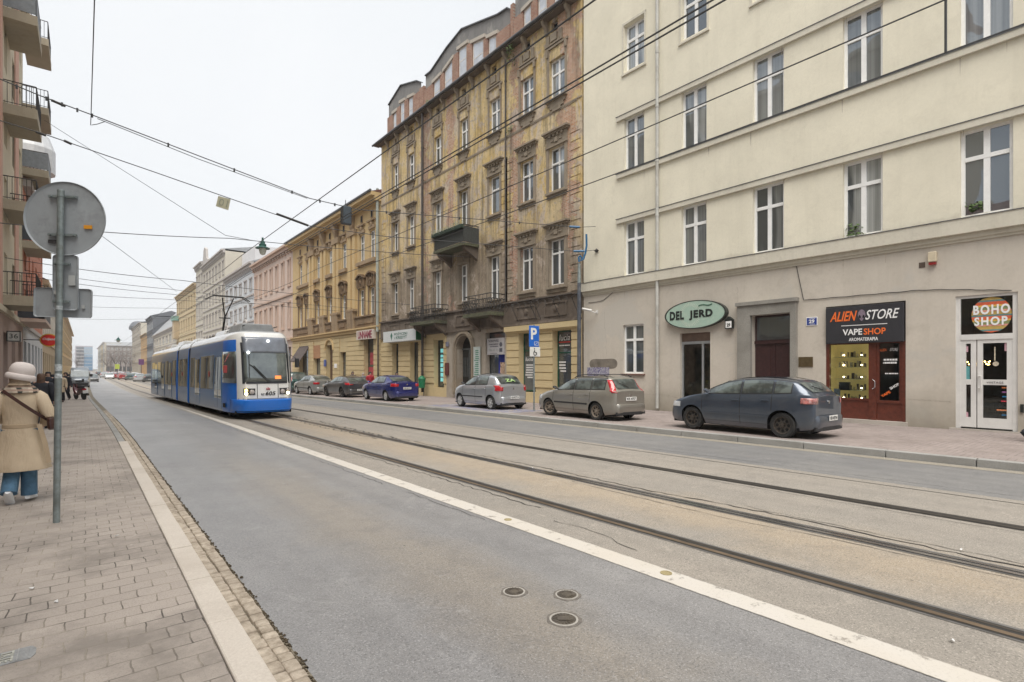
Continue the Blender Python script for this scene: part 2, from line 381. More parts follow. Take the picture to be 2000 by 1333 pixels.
# broad dark band of the near rail, as in the worn bitumen
wl = MB(); strip(wl, 3.71, 3.96, -.1295, -.1325, y0=-20, y1=420)
struct('lane_marking', wl, PAINT)
def crack(mb, pts, wd=.014, jit=.03, z=ROAD+.009, seed=1):
    g_ = random.Random(seed); P = []
    for (a, b) in zip(pts[:-1], pts[1:]):
        n = max(2, int(math.dist(a, b)/.12))
        for i in range(n):
            t = i/n; P.append((a[0]+(b[0]-a[0])*t+g_.uniform(-jit, jit), a[1]+(b[1]-a[1])*t, g_.uniform(.3, 1)*wd))
    mb.grid([[(x-w_/2, y, gz(y)+z), (x+w_/2, y, gz(y)+z)] for x, y, w_ in P])
ck = MB()
crack(ck, [(6.42, -1), (6.38, 1), (6.47, 3.2), (6.36, 5), (6.45, 7), (6.36, 9.5), (6.42, 12)], .035, .035, seed=3)
crack(ck, [(6.52, 0), (6.5, 2), (6.58, 3.5)], .014, .03, seed=4)
crack(ck, [(5.98, 0), (5.97, 2.2), (5.86, 3.2), (5.93, 5), (5.98, 6)], .012, .01, seed=5)
crack(ck, [(4.5, 5), (4.52, 9), (4.48, 14), (4.53, 20)], .02, .035, seed=6)
crack(ck, [(6.4, 12), (6.35, 15), (6.5, 19), (6.4, 24)], .07, .09, seed=7)
crack(ck, [(6.0, 13), (5.9, 17), (6.02, 22)], .05, .08, seed=8)
crack(ck, [(4.15, 3.2), (4.3, 3.9), (4.22, 4.6)], .012, .03, seed=9)
crack(ck, [(9.9, -2), (9.85, 30)], .012, .015, seed=10)
crack(ck, [(7.7, -3), (7.72, 30)], .012, .02, seed=11)
crack(ck, [(3.64, 5), (3.62, 7)], .010, .02, seed=12, z=ROAD+.0125); crack(ck, [(3.6, 7.6), (3.58, 11)], .014, .03, seed=14, z=ROAD+.0125); crack(ck, [(3.62, 12), (3.58, 18)], .014, .03, seed=15, z=ROAD+.0125)
struct('cracks', ck, TAR)

# pavements
pl = MB(); strip(pl, XL-.3, .60, 0, bend=False, y1=14); 
P = [[(XL-.3, y, gz(y)), (.60+sh(y), y, gz(y))] for y in [14]+[q for q in Ys if q > 14]]; pl.grid(P)
struct('pavement_left', pl, PAVE_L)
pr = MB(); P = [[(12.52+sh(y), y, gz(y)), (XR+.5, y, gz(y))] for y in Ys]; pr.grid(P)
struct('pavement_right', pr, PAVE_R)
def kerb(name, x0, x1, zt, y0, y1, mat, ln=1.0, gap=.008, seed=2, bend=1, zb=-.2):
    mb = MB(); y = y0; g_ = random.Random(seed)
    while y < y1:
        L_ = min(ln*g_.uniform(.85, 1.1), y1-y) if ln > .4 else ln*g_.uniform(.8, 1.2)
        a, b = sh(y)*bend, sh(y+L_)*bend; dz = g_.uniform(-.004, .004)
        c = [(x0+a, y+gap, gz(y)+zb), (x1+a, y+gap, gz(y)+zb), (x1+b, y+L_-gap, gz(y+L_)+zb), (x0+b, y+L_-gap, gz(y+L_)+zb)]
        mb.hexa(c+[(q[0], q[1], q[2]-zb+zt+dz) for q in c]); y += L_
    return struct(name, mb, mat, bevel=.012)
kerb('kerb_left', .605, .772, .012, -10, 15.4, KERB_N, 1.0, .004)
kerb('kerb_left', .605, .74, .012, 15.4, 120, KERB_D, 1.0, seed=4)
kerb('kerb_right', 12.36, 12.53, .008, -14, 75, KERB_D, 1.6)
fk = MB(); strip(fk, 12.36, 12.53, 0, y0=75, y1=600); strip(fk, 12.36, 12.362, -.14, 0, y0=75, y1=600); struct('kerb_right', fk, KERB_D)
# cobble gutter beside the near kerb: individual setts
cb = MB(); g_ = random.Random(5)
for row, xx in enumerate((.778, .866)):
    y = -1.0+row*.06
    while y < 30:
        L_ = g_.uniform(.085, .14); a = sh(y); j = g_.uniform(-.004, .004); zt = -.045+g_.uniform(-.006, .006)
        x1 = xx+.083+g_.uniform(-.004, .006)
        c = [(xx+a+j, y+.005, gz(y)-.2), (x1+a+j, y+.005+g_.uniform(-.005, .005), gz(y)-.2), (x1+a+j, y+L_-.004, gz(y)-.2), (xx+a+j, y+L_-.004, gz(y)-.2)]
        cb.hexa(c+[(q[0], q[1], gz(y)+zt) for q in c]); y += L_
tag(cb.build('cobble_gutter', COBB, bevel=.012), kind='structure')
cg = MB(); strip(cg, .76, .97, -.062); struct('gutter_bed', cg, GRIT)
# grit and moss along the asphalt edge
gm = MB(); g_ = random.Random(9); y = 0
while y < 26:
    for _ in range(3):
        x = .955+g_.gauss(0, .012)+sh(y); s_ = g_.uniform(.004, .013); zz_ = gz(y)-.066
        gm.hexa([(x-s_, y, zz_), (x+s_, y, zz_), (x+s_*.8, y+s_*2, zz_), (x-s_, y+s_*2, zz_), (x-s_*.5, y, zz_+s_), (x+s_*.5, y, zz_+s_), (x+s_*.4, y+s_, zz_+s_), (x-s_*.4, y+s_, zz_+s_)])
    y += .018+y*.001
tag(gm.build('gutter_debris', simple('gutter_moss', (.085, .065, .04), .95, .5, 30)), kind='stuff')

# disabled bay paint under the silver hatchback
bp = MB(); strip(bp, 12.75, 14.6, .004, y0=15.9, y1=22.5); struct('bay_marking_blue', bp, PAINTB)
bw_ = MB()
for a, b, c, d in ((12.56, 12.72, 15.4, 23), (14.6, 14.72, 15.4, 23), (12.72, 14.6, 15.4, 15.55), (12.72, 14.6, 22.8, 23)): strip(bw_, a, b, .008, y0=c, y1=d, bend=False)
struct('bay_marking_white', bw_, PAINT)

# covers in the road
CASTI = simple('cast_iron', (.12, .105, .09), .55, .3, 8, metal=.5, dirt=(.2, .17, .13))
def cover(px, py, r_, label, off=ROAD, bar=False):
    x, y = gnd(px, py, off); z = gz(y)+off+.001
    t = thing('manhole_cover', label, 'manhole cover', (x, y, z), 'round valve covers in the carriageway')
    mb = MB(); mb.lathe([(r_, -.01), (r_, .006), (r_*.86, .006), (r_*.86, .001)], (x, y, z)); mb.build('rim', m_stone('rim_concrete', (.33, .31, .28), (.42, .4, .37)) if 'rim_concrete' not in MATS else MATS['rim_concrete'], t)
    mb = MB(); mb.lathe([(r_*1.22, -.01), (r_*1.22, .0025), (r_*1.0, .0025)], (x, y, z), n=18); mb.v = [(a+(.006 if (i*7)%3 else -.006), b, c) for i, (a, b, c) in enumerate(mb.v)]; mb.build('tar_collar', simple('tar_collar', (.15, .135, .12), .8, .3, 40), t)
    mb = MB(); mb.lathe([(r_*.84, -.01), (r_*.84, .005), (r_*.8, .007), (.001, .007)], (x, y, z))
    for k in range(18):
        a = k/18*2*math.pi; mb.tube([(x+math.cos(a)*r_*.45, y+math.sin(a)*r_*.45, z+.009), (x+math.cos(a)*r_*.75, y+math.sin(a)*r_*.75, z+.009)], .004, 5)
    if bar: mb.fb(Fr((x, y, z), (CS, -SN, 0), (SN, CS, 0)), -r_*.42, r_*.42, .006, .014, -.03, .03); 
    mb.build('lid', CASTI, t)
    return t
def rroad(px, py):   # asphalt height near the left lane is cambered
    x, y = gnd(px, py, -.1); t_ = max(0, min(1, (x-.93)/3.07)); return -.07+(ROAD+.07)*t_
cover(1004, 1157, .086, 'round iron valve cover with two holes, left of the close pair in the lane', rroad(1004, 1157))
cover(1107, 1163, .088, 'round iron valve cover in the lane, nearest to the white line', rroad(1107, 1163))
cover(1101, 1211, .10, 'round iron valve cover with a raised bar and pale concrete ring, closest to the camera', rroad(1101, 1211), True)
for (px, py, r_, lb) in ((1301, 1122, .05, 'small corroded valve cap set in the white line, nearer one'), (992, 1017, .045, 'small valve cap set in the white line, farther one')):
    x, y = gnd(px, py, ROAD); mb = MB(); mb.lathe([(r_, -.02), (r_, .011), (r_*.75, .011), (r_*.7, .008), (.001, .008)], (x, y, gz(y)+ROAD+.003))
    tag(mb.build('valve_cap', m_stone('corroded_cap', (.25, .2, .1), (.42, .36, .2), 120) if 'corroded_cap' not in MATS else MATS['corroded_cap']), lb, 'valve cap', 'valve caps in the white line')
# telecom cover in the left pavement
x, y = gnd(12, 1287); hz = gz(y)+.001; fr_ = Fr((x, y, hz), (1, 0, 0), (0, 1, 0))
t = thing('pavement_cover', 'grey rectangular iron utility cover with raised letters in the brick pavement', 'utility cover', (x, y, hz))
mb = MB(); mb.fb(fr_, -.3, .105, 0, .004, -.085, .085); mb.prism([fr_.p(.105, 0, -.085), fr_.p(.125, 0, -.04), fr_.p(.125, 0, .04), fr_.p(.105, 0, .085)], (0, 0, .004)); mb.build('frame', simple('cover_grey', (.27, .275, .28), .6, .2, 20), t)
mb = MB()
for i in range(9): mb.fb(fr_, .055, .098, .004, .008, -.075+i*.018, -.066+i*.018)
for i in range(9): mb.fb(fr_, -.09, -.05, .004, .008, -.075+i*.018, -.066+i*.018)
mb.fb(fr_, .045, .05, .004, .009, -.083, .083); mb.fb(fr_, -.042, -.037, .004, .009, -.083, .083)
mb.build('ribs', simple('cover_rib', (.33, .335, .34), .6, .2, 20), t)
text('TKTE', (x+.003, y, hz+.004), (0, -1, 0), (1, 0, 0), .14, .055, simple('cover_letter', (.42, .42, .38), .6), t, depth=.006, bold=.02)
# ------------------------------------------------------------------ building helpers
WHITE = simple('window_frame_white', (.86, .86, .85), .45, .05, 6)
WHITEW = simple('window_frame_worn', (.66, .64, .60), .6, .15, 6, dirt=(.35, .3, .24))
GLASS = m_window('window_glass', [(.035, .04, .042), (.07, .075, .08), (.02, .022, .025)], (.42, .43, .42))
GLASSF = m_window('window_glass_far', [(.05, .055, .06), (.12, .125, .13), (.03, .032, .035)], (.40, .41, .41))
SHOPG = m_window('shop_glass', [(.03, .034, .036), (.06, .065, .07), (.02, .02, .022)], (.12, .13, .13))
CLEAR = m_clear('clear_glass')
ZINC = simple('zinc_sheet', (.30, .31, .32), .4, .15, 3, metal=.6)
FLASH = simple('dark_flashing', (.10, .105, .115), .5, .2, 4)
ROOFT = simple('roof_tile_dark', (.16, .075, .06), .85, .3, 5)
ROOFG = simple('roof_sheet_grey', (.27, .28, .29), .6, .2, 2)
IRON = simple('wrought_iron', (.035, .033, .032), .6, .3, 10)
def wall(mb, fr, u0, u1, z0, z1, ops, depth=.22, mi=0, rmi=None):
    """front wall with true openings and reveals"""
    us = sorted(set([u0, u1]+[min(max(q, u0), u1) for o in ops for q in o[:2]])); zs = sorted(set([z0, z1]+[min(max(q, z0), z1) for o in ops for q in o[2:4]]))
    for i in range(len(us)-1):
        for j in range(len(zs)-1):
            cu, cz = (us[i]+us[i+1])/2, (zs[j]+zs[j+1])/2
            if any(o[0] < cu < o[1] and o[2] < cz < o[3] for o in ops): continue
            mb.poly([fr.p(us[i], zs[j]), fr.p(us[i+1], zs[j]), fr.p(us[i+1], zs[j+1]), fr.p(us[i], zs[j+1])], mi)
    rmi = mi if rmi is None else rmi
    for a, b, c, d in [o[:4] for o in ops]:
        for q in (((a, c), (b, c)), ((b, c), (b, d)), ((b, d), (a, d)), ((a, d), (a, c))):
            (p1, q1), (p2, q2) = q; mb.poly([fr.p(p1, q1), fr.p(p2, q2), fr.p(p2, q2, -depth), fr.p(p1, q1, -depth)], rmi)
        if (round(a, 4), round(b, 4)) not in OPEN: mb.poly([fr.p(a, c, -depth), fr.p(b, c, -depth), fr.p(b, d, -depth), fr.p(a, d, -depth)], rmi)
OPEN = set()
def shell(mb, fr, u0, u1, z0, z1, dep=11, mi=0):      # the three other sides
    mb.poly([fr.p(u0, z0), fr.p(u0, z0, -dep), fr.p(u0, z1, -dep), fr.p(u0, z1)], mi)
    mb.poly([fr.p(u1, z0), fr.p(u1, z0, -dep), fr.p(u1, z1, -dep), fr.p(u1, z1)], mi)
    mb.poly([fr.p(u0, z0, -dep), fr.p(u1, z0, -dep), fr.p(u1, z1, -dep), fr.p(u0, z1, -dep)], mi)
def window(parent, fr, a, b, c, d, rec=.16, mat=None, glass=None, fw=.06, mul=1, tr=.34, tw=.07, name='window', label=None, bars=0, sill=None, tilt=None):
    mat = mat or WHITE; glass = glass or GLASS; mb = MB(); d0, d1 = -rec-.03, -rec+.035
    mb.fb(fr, a, a+fw, c, d, d0, d1); mb.fb(fr, b-fw, b, c, d, d0, d1); mb.fb(fr, a+fw, b-fw, c, c+fw, d0, d1); mb.fb(fr, a+fw, b-fw, d-fw, d, d0, d1)
    if tr:
        zt = d-(d-c)*tr; mb.fb(fr, a+fw, b-fw, zt-tw/2, zt+tw/2, d0, d1+.015)
    for k in range(mul):
        u = a+(b-a)*(k+1)/(mul+1); mb.fb(fr, u-tw*.6, u+tw*.6, c+fw, d-fw, d0, d1+.008)
    for k in range(bars):
        z = c+(d-(d-c)*tr-c)*(k+1)/(bars+1); mb.fb(fr, a+fw, b-fw, z-.015, z+.015, d0, d1)
    f = mb.build(name, mat, parent, label)
    p = MB(); p.fb(fr, a+fw*.5, b-fw*.5, c+fw*.5, d-fw*.5, -rec-.015, -rec+.002); po = p.build('pane', glass, f)
    if sill: s_ = MB(); s_.fb(fr, a-.08, b+.08, c-.06, c-.015, -rec+.04, .09); s_.build('sill', sill, f)
    return f
def surround(parent, fr, a, b, c, d, mat, style, w_=.16, pr=.07):
    mb = MB()
    if style == 'hood':      # jambs, panel above and a bracketed hood
        mb.fb(fr, a-w_, a, c-.1, d+.05, 0, pr); mb.fb(fr, b, b+w_, c-.1, d+.05, 0, pr)
        mb.fb(fr, a-w_, b+w_, d+.06, d+.62, 0, pr*.8); mb.fb(fr, a-w_-.04, b+w_+.04, d+.0, d+.08, 0, pr+.05)
        mb.fb(fr, a-w_-.12, b+w_+.12, d+.62, d+.7, 0, .16); mb.fb(fr, a-w_-.18, b+w_+.18, d+.7, d+.78, 0, .26)
        for k in range(4):
            u = a+(b-a)*(k+.5)/4; mb.fb(fr, u-.05, u+.05, d+.5, d+.62, pr*.8, .15)
        mb.fb(fr, (a+b)/2-.12, (a+b)/2+.12, d+.2, d+.42, pr*.8, pr+.05); mb.fb(fr, (a+b)/2-.38, (a+b)/2-.18, d+.27, d+.33, pr*.8, pr+.03); mb.fb(fr, (a+b)/2+.18, (a+b)/2+.38, d+.27, d+.33, pr*.8, pr+.03)
        mb.fb(fr, a-w_, b+w_, c-.2, c-.1, 0, .17); mb.fb(fr, a-w_*.7, b+w_*.7, c-.38, c-.2, 0, .06)
    elif style == 'apron':   # plain frame, sill and tapering apron
        mb.fb(fr, a-w_*.8, a, c, d+.55, 0, pr*.7); mb.fb(fr, b, b+w_*.8, c, d+.55, 0, pr*.7); mb.fb(fr, a-w_-.06, b+w_+.06, d+.55, d+.65, 0, pr)
        mb.fb(fr, a-w_, a-.02, d+.2, d+.5, pr*.7, pr+.05); mb.fb(fr, b+.02, b+w_, d+.2, d+.5, pr*.7, pr+.05)
        mb.fb(fr, a-w_, b+w_, c-.13, c-.04, 0, .2)
        m_ = (a+b)/2; h = (b-a)/2+.04
        mb.fb(fr, m_-h, m_+h, c-.32, c-.13, 0, .08); mb.fb(fr, m_-h*.8, m_+h*.8, c-.5, c-.32, 0, .075); mb.fb(fr, m_-h*.5, m_+h*.5, c-.64, c-.5, 0, .07)
    elif style == 'rich':    # heavy pediment with scrolls and figures in relief
        mb.fb(fr, a-w_, a, c-.1, d+.1, 0, pr); mb.fb(fr, b, b+w_, c-.1, d+.1, 0, pr); mb.fb(fr, a-w_-.05, b+w_+.05, d+.1, d+.2, 0, .14)
        n = 9; m_ = (a+b)/2; hw = (b-a)/2+w_+.1
        for k in range(n):
            t_ = (k/(n-1))*2-1; z = d+.85+.28*math.cos(t_*1.5)
            mb.fb(fr, m_+t_*hw-.1, m_+t_*hw+.1, z, z+.12, 0, .34-.06*abs(t_))
            if k % 2: mb.fb(fr, m_+t_*hw*.8-.06, m_+t_*hw*.8+.06, d+.2, z, 0, .16)
        mb.lathe([(.001, 0), (.16, .0), (.19, .12), (.1, .22), (.001, .26)], fr.p(m_, d+.6), axis=fr.N, n=8)
        mb.fb(fr, a-w_-.04, a-w_+.12, d+.2, d+.9, 0, .2); mb.fb(fr, b+w_-.12, b+w_+.04, d+.2, d+.9, 0, .2)
    elif style == 'flat':
        mb.fb(fr, a-w_, a, c, d, 0, pr); mb.fb(fr, b, b+w_, c, d, 0, pr); mb.fb(fr, a-w_-.06, b+w_+.06, d, d+.2, 0, pr+.06); mb.fb(fr, a-w_, b+w_, c-.14, c, 0, .12)
    return mb.build('surround', mat, parent)
def balcony(parent, fr, u0, u1, z, dep, slabm, ironm, h=1.05, step=.13, rail='bars', thick=.16, brackets=None, label=None):
    mb = MB(); mb.fb(fr, u0, u1, z-thick, z, 0, dep); s = mb.build('balcony', slabm, parent, label)
    if brackets:
        b_ = MB()
        for u in (u0+.25, u1-.25):
            b_.prism([fr.p(u-.12, z-thick, 0), fr.p(u-.12, z-thick, dep*.85), fr.p(u-.12, z-thick-.18, dep*.8), fr.p(u-.12, z-thick-.45, dep*.35), fr.p(u-.12, z-thick-.75, .0)], fr.U*.24)
        b_.build('bracket', brackets, s)
    r_ = MB(); path = [(u0+.04, .0), (u0+.04, dep-.04), (u1-.04, dep-.04), (u1-.04, 0)]
    for (a, b) in zip(path[:-1], path[1:]):
        for zz_ in ((z+.08, z+h) if rail == 'bars' else (z+.08, z+h*.72, z+h)): r_.tube([fr.p(a[0], zz_, a[1]), fr.p(b[0], zz_, b[1])], .018 if zz_ < z+h else .025, 5)
        l = math.dist(a, b); n = max(1, int(l/step))
        for k in range(n+1):
            t_ = k/n; u, d_ = a[0]+(b[0]-a[0])*t_, a[1]+(b[1]-a[1])*t_
            if rail == 'scroll':
                if k % 2 == 0: r_.tube([fr.p(u, z, d_), fr.p(u, z+h, d_)], .014, 4)
                dx = ((b[0]-a[0])/l, (b[1]-a[1])/l)
                for c_ in (.3, .62):
                    rr_ = .12; r_.tube([fr.p(u+dx[0]*rr_*math.cos(q)*.8, z+h*c_+rr_*1.15*math.sin(q), d_+dx[1]*rr_*math.cos(q)*.8+.012*math.cos(q*.5)) for q in np.linspace(0, 5.2, 9)], .018, 4)
            else: r_.tube([fr.p(u, z, d_), fr.p(u, z+h, d_)], .012, 4)
    r_.build('railing', ironm, s); return s
def rustic(mb, fr, spans, z0, z1, h=.36, gap=.045, d=.05, mi=0):
    n = max(1, round((z1-z0)/h)); hh = (z1-z0)/n
    for a, b in spans:
        for k in range(n): mb.fb(fr, a, b, z0+k*hh+gap, z0+(k+1)*hh, 0, d, mi)
def spans(u0, u1, ops):
    out = []; c = u0
    for a, b in sorted(ops):
        if a > c: out.append((c, a))
        c = max(c, b)
    if c < u1: out.append((c, u1))
    return out
def pipe(name_parent, fr, u, z0, z1, d, mat, r_=.06, name='downpipe', label=None):
    mb = MB(); mb.tube([fr.p(u, z0, d), fr.p(u, z1, d)], r_, 12)
    for z in np.arange(z0+1.2, z1, 2.2): mb.tube([fr.p(u, z-.04, d), fr.p(u, z+.04, d)], r_+.014, 12); mb.fb(fr, u-.01, u+.01, z-.01, z+.01, 0, d)
    return mb.build(name, mat, name_parent, label, smooth=True)

# ================================================================== 1. cream corner building on the right
U0, U1 = -7.0, uy(1140); ZT = 20.6
B1 = thing('apartment_building', 'large plain cream rendered apartment house with grey beige shop floor, closest on the right', 'building', (XR, 5, 0))
fr = FRR
CREAM = plaster('cream_render', (.80, .755, .62), (.52, .48, .38), .3, bump=.35, lowz=5.72, lowcol=(.40, .345, .26), lowk=2.2)
BEIGE = plaster('beige_base_render', (.60, .55, .48), (.36, .32, .26), .4, lowz=.15, lowcol=(.20, .175, .13), blot=(.53, .50, .45))
BAND = plaster('band_render', (.66, .625, .53), (.33, .3, .24), .35)
zD1, zD0 = zz(1145, 554), zz(1145, 571)
zC = zz(1205.5, 430); zB = zz(1207, 342); zA = zz(1206, 231.4)
cols = [(uy(b), uy(a)) for a, b in ((1219, 1258), (1331, 1380), (1470, 1531), (1646, 1724), (1875, 1979))]
sp_ = cols[3][0]-cols[4][0]
cols += [(cols[4][0]-sp_*k, cols[4][1]-sp_*k) for k in (1, 2, 3)]
rows = [(zD1+.03, zC-.2), (zB+.02, zA-.17), (zz(1238, 132), zz(1238, 40))]
#print('R1', U1, 'D', zD0, zD1, 'C', zC, 'B', zB, 'A', zA, 'rows', rows, [tuple(round(q, 2) for q in c) for c in cols])
ops = [(a, b, c, d) for (a, b) in cols for (c, d) in rows]
mb = MB(); wall(mb, fr, U0, U1, zD1, ZT, ops, .3); shell(mb, fr, U0, U1, -1, ZT, 13); mb.build('wall', CREAM, B1)
G = dict(win=(uy(1257), uy(1217), zz(1238, 730), zz(1238, 634)), jerd=(uy(1387), uy(1328), -.14, zz(1357, 650)), door=(uy(1547), uy(1469), 0.0, zz(1508, 614)),
         alien=(uy(1769), uy(1613), -.02, zz(1690, 594)), boho=(uy(1988), uy(1866), .02, zz(1925, 575)))
#print({k: tuple(round(q, 2) for q in v) for k, v in G.items()})
for k in ('jerd', 'alien', 'boho'): OPEN.add((round(G[k][0], 4), round(G[k][1], 4)))
mb = MB(); wall(mb, fr, U0, U1, -1, zD0, [G[k][:4] if k != 'jerd' else G[k] for k in G], .25)
mb.build('ground_floor_wall', BEIGE, B1)
# belt courses
for nm, z1_, z0_, u1_, pr_ in (('ledge', zD1, zD0, U1, .2), ('string_course', zC, zC-.2, uy(1206), .1), ('string_course', zB, zB-.2, uy(1206), .1), ('string_course', zA, zA-.2, uy(1206), .1)):
    mb = MB(); mb.fb(fr, U0, u1_, z0_, z1_-.018, -.01, pr_); 
    if nm == 'ledge': mb.fb(fr, U0, u1_, z0_-.13, z0_, -.01, pr_*.45); mb.fb(fr, U0, u1_, z0_-.2, z0_-.13, -.01, pr_*.22)
    s_ = mb.build(nm, BAND, B1); mb = MB(); mb.fb(fr, U0, u1_+.02, z1_-.018, z1_, -.01, pr_+.02); mb.build('flashing', FLASH, s_)
for i, (a, b) in enumerate(cols):
    for j, (c, d) in enumerate(rows):
        window(B1, fr, a, b, c, d, rec=.17 if j < 2 else .22, fw=.085, tw=.11, tr=.33)
        if j == 2:
            s_ = MB(); s_.fb(fr, a-.12, b+.12, c-.16, c-.1, 0, .07); s_.fb(fr, a-.1, a-.02, c-.1, d+.12, 0, .03); s_.fb(fr, b+.02, b+.1, c-.1, d+.12, 0, .03); s_.fb(fr, a-.1, b+.1, d+.02, d+.12, 0, .031); s_.build('window_trim', BAND, B1)
window(B1, fr, *G['win'], rec=.14, fw=.07, tw=.1, tr=.31, mat=WHITE, sill=MATS['roof_tile_dark'])
pipe(B1, fr, uy(1287), .0, ZT, .12, simple('pipe_pale', (.50, .50, .47), .45, .2, 2, dirt=(.3, .27, .22)), .065, label='pale zinc rainwater pipe with taped joints')
mb = MB(); mb.fb(fr, U0, U1, ZT, ZT+.3, -13, .45); mb.build('roof', ROOFG, B1)
# sagging cable pinned under the ledge
mb = MB(); P = []
for k in range(60):
    px = 1150+k*14; u = uy(px); z = (zz(1420, 540) + (.25*math.sin(k*.9)*.12)) if px < 1560 else 0
    yv = np.interp(px, [1150, 1175, 1212, 1240, 1300, 1400, 1440, 1470, 1560, 1566, 1650, 1800, 1866, 2000], [592, 590, 560, 560, 555, 530, 522, 525, 520, 587, 580, 567, 566, 568])
    P.append(fr.p(u, zz(px, yv)+.008*math.sin(k*1.7), .02))
mb.tube(P, .011, 4); mb.build('wall_cable', IRON, B1)
# hairline cracks and old plaster joints
def wcrack(pts, name='plaster_crack', w_=.006, mat=None, seed=1):
    g_ = random.Random(seed); mb = MB(); P = []
    for (a, b) in zip(pts[:-1], pts[1:]):
        for i in range(14): t_ = i/14; P.append((uy(a[0]+(b[0]-a[0])*t_)+g_.gauss(0, .014), zz(a[0]+(b[0]-a[0])*t_, a[1]+(b[1]-a[1])*t_)+g_.gauss(0, .008), w_*g_.uniform(.4, 1.2)))
    vert = abs(P[0][0]-P[-1][0]) < abs(P[0][1]-P[-1][1])
    mb.grid([[FRR.p(u-(q if vert else 0), z-(0 if vert else q), .0025), FRR.p(u+(q if vert else 0), z+(0 if vert else q), .0025)] for u, z, q in P]); mb.build(name, mat or CRK, B1)
CRK = simple('crack_dark', (.33, .29, .245), .9, .3, 20)
wcrack([(1441, 560), (1440, 600), (1441, 700), (1440, 780)], seed=2); wcrack([(1230, 770), (1300, 772), (1325, 778)], seed=5, w_=.006); wcrack([(1775, 780), (1820, 783), (1862, 786)], seed=6, w_=.005)
wcrack([(1180, 610), (1185, 690), (1178, 760)], seed=11, w_=.005)
DIRT = simple('wall_damp', (.46, .41, .33), .95, .35, 6)
g9 = random.Random(31)
for k in range(26):     # tapering run marks below the window ends and ledges
    a_, b_ = cols[k % 5]; r_w = rows[(k//5) % 3]; u_ = (a_ if g9.random() < .5 else b_)+g9.gauss(0, .05); zt_w = (zB-.2, zA-.2, zC-.2, zD0-.2)[k % 4]; l_ = g9.uniform(.12, .5); w0_ = g9.uniform(.006, .016)
    mb = MB(); mb.poly([FRR.p(u_-w0_, zt_w, .002), FRR.p(u_+w0_, zt_w, .002), FRR.p(u_+w0_*.3, zt_w-l_, .002), FRR.p(u_-w0_*.2, zt_w-l_, .002)]); mb.build('run_mark', DIRT, B1)
# portal
PORT = m_stone('portal_stone', (.25, .24, .215), (.33, .315, .285), 30, dirt=(.15, .14, .125))
a, b, c, d = G['door']; mb = MB(); o_ = uy(1444)-b; o2 = a-uy(1558)
for k, (q, dd) in enumerate(((1, .16), (.62, .10), (.3, .05))):
    e = .004*k; mb.fb(fr, b+e, b+o_*q, -.3, d+.05+.3*q, 0, dd+.02*k); mb.fb(fr, a-o2*q, a-e, -.3, d+.05+.3*q, 0, dd+.02*k+.001); mb.fb(fr, a-e, b+e, d+e, d+.05+.3*q-.002, 0, dd+.02*k-.001)
mb.fb(fr, a-o2-.05, b+o_+.05, d+.35, d+.47, 0, .22); mb.build('portal', PORT, B1)
DOORW = simple('door_brown', (.045, .018, .018), .45, .3, 12)
mb = MB(); mb.fb(fr, a, b, c-.2, d, -.27, -.22); zt = zz(1508, 668)
mb.fb(fr, a, b, zt-.05, zt+.05, -.22, -.16); 
for k in range(1, 2): mb.fb(fr, (a+b)/2-.03, (a+b)/2+.03, c, zt-.05, -.22, -.19)
for k in (0, 1):
    uu = a+.12+k*(b-a)/2; 
    for (q0, q1) in ((c+.25, c+1.0), (c+1.15, zt-.2)): mb.fb(fr, uu, uu+(b-a)/2-.24, q0, q1, -.22, -.2)
dr = mb.build('door', DOORW, B1, 'dark brown double door with window above'); mb = MB(); mb.fb(fr, a+.08, b-.08, zt+.08, d-.08, -.22, -.205); mb.build('pane', SHOPG, dr)
# ---- first shop (oval sign)
a, b, c, d = G['jerd']; ALU = simple('aluminium_frame', (.42, .44, .46), .4, .1, 4, metal=.5)
mb = MB(); zt = zz(1357, 672)
for (q0, q1) in ((a, a+.07), (b-.07, b), (a+.34, a+.42)): mb.fb(fr, q0, q1, c, zt, -.2, -.13)
mb.fb(fr, a, b, zt, zt+.1, -.2, -.12); mb.fb(fr, a, b, c, c+.1, -.2, -.13); sd = mb.build('shop_door', ALU, B1, 'grey aluminium glazed shop door under the oval sign')
mb = MB(); mb.fb(fr, a+.42, b-.07, c+.1, zt, -.17, -.16); mb.fb(fr, a+.07, a+.34, c+.1, zt, -.17, -.16); mb.build('pane', CLEAR, sd)
mb = MB(); mb.fb(fr, a, b, zt+.1, d, -.2, -.15); tp = mb.build('transom_panel', simple('brown_panel', (.16, .11, .085), .6, .2, 6), B1)
def interior(parent, fr, a, b, c, d, col, dep=1.6, floor=None, name='shop_interior'):
    mb = MB(); mb.poly([fr.p(a, c, -dep), fr.p(b, c, -dep), fr.p(b, d, -dep), fr.p(a, d, -dep)])
    for u in (a, b): mb.poly([fr.p(u, c, -.27), fr.p(u, c, -dep), fr.p(u, d, -dep), fr.p(u, d, -.27)])
    for z in (c, d): mb.poly([fr.p(a, z, -.27), fr.p(b, z, -.27), fr.p(b, z, -dep), fr.p(a, z, -dep)])
    return mb.build(name, col, parent)
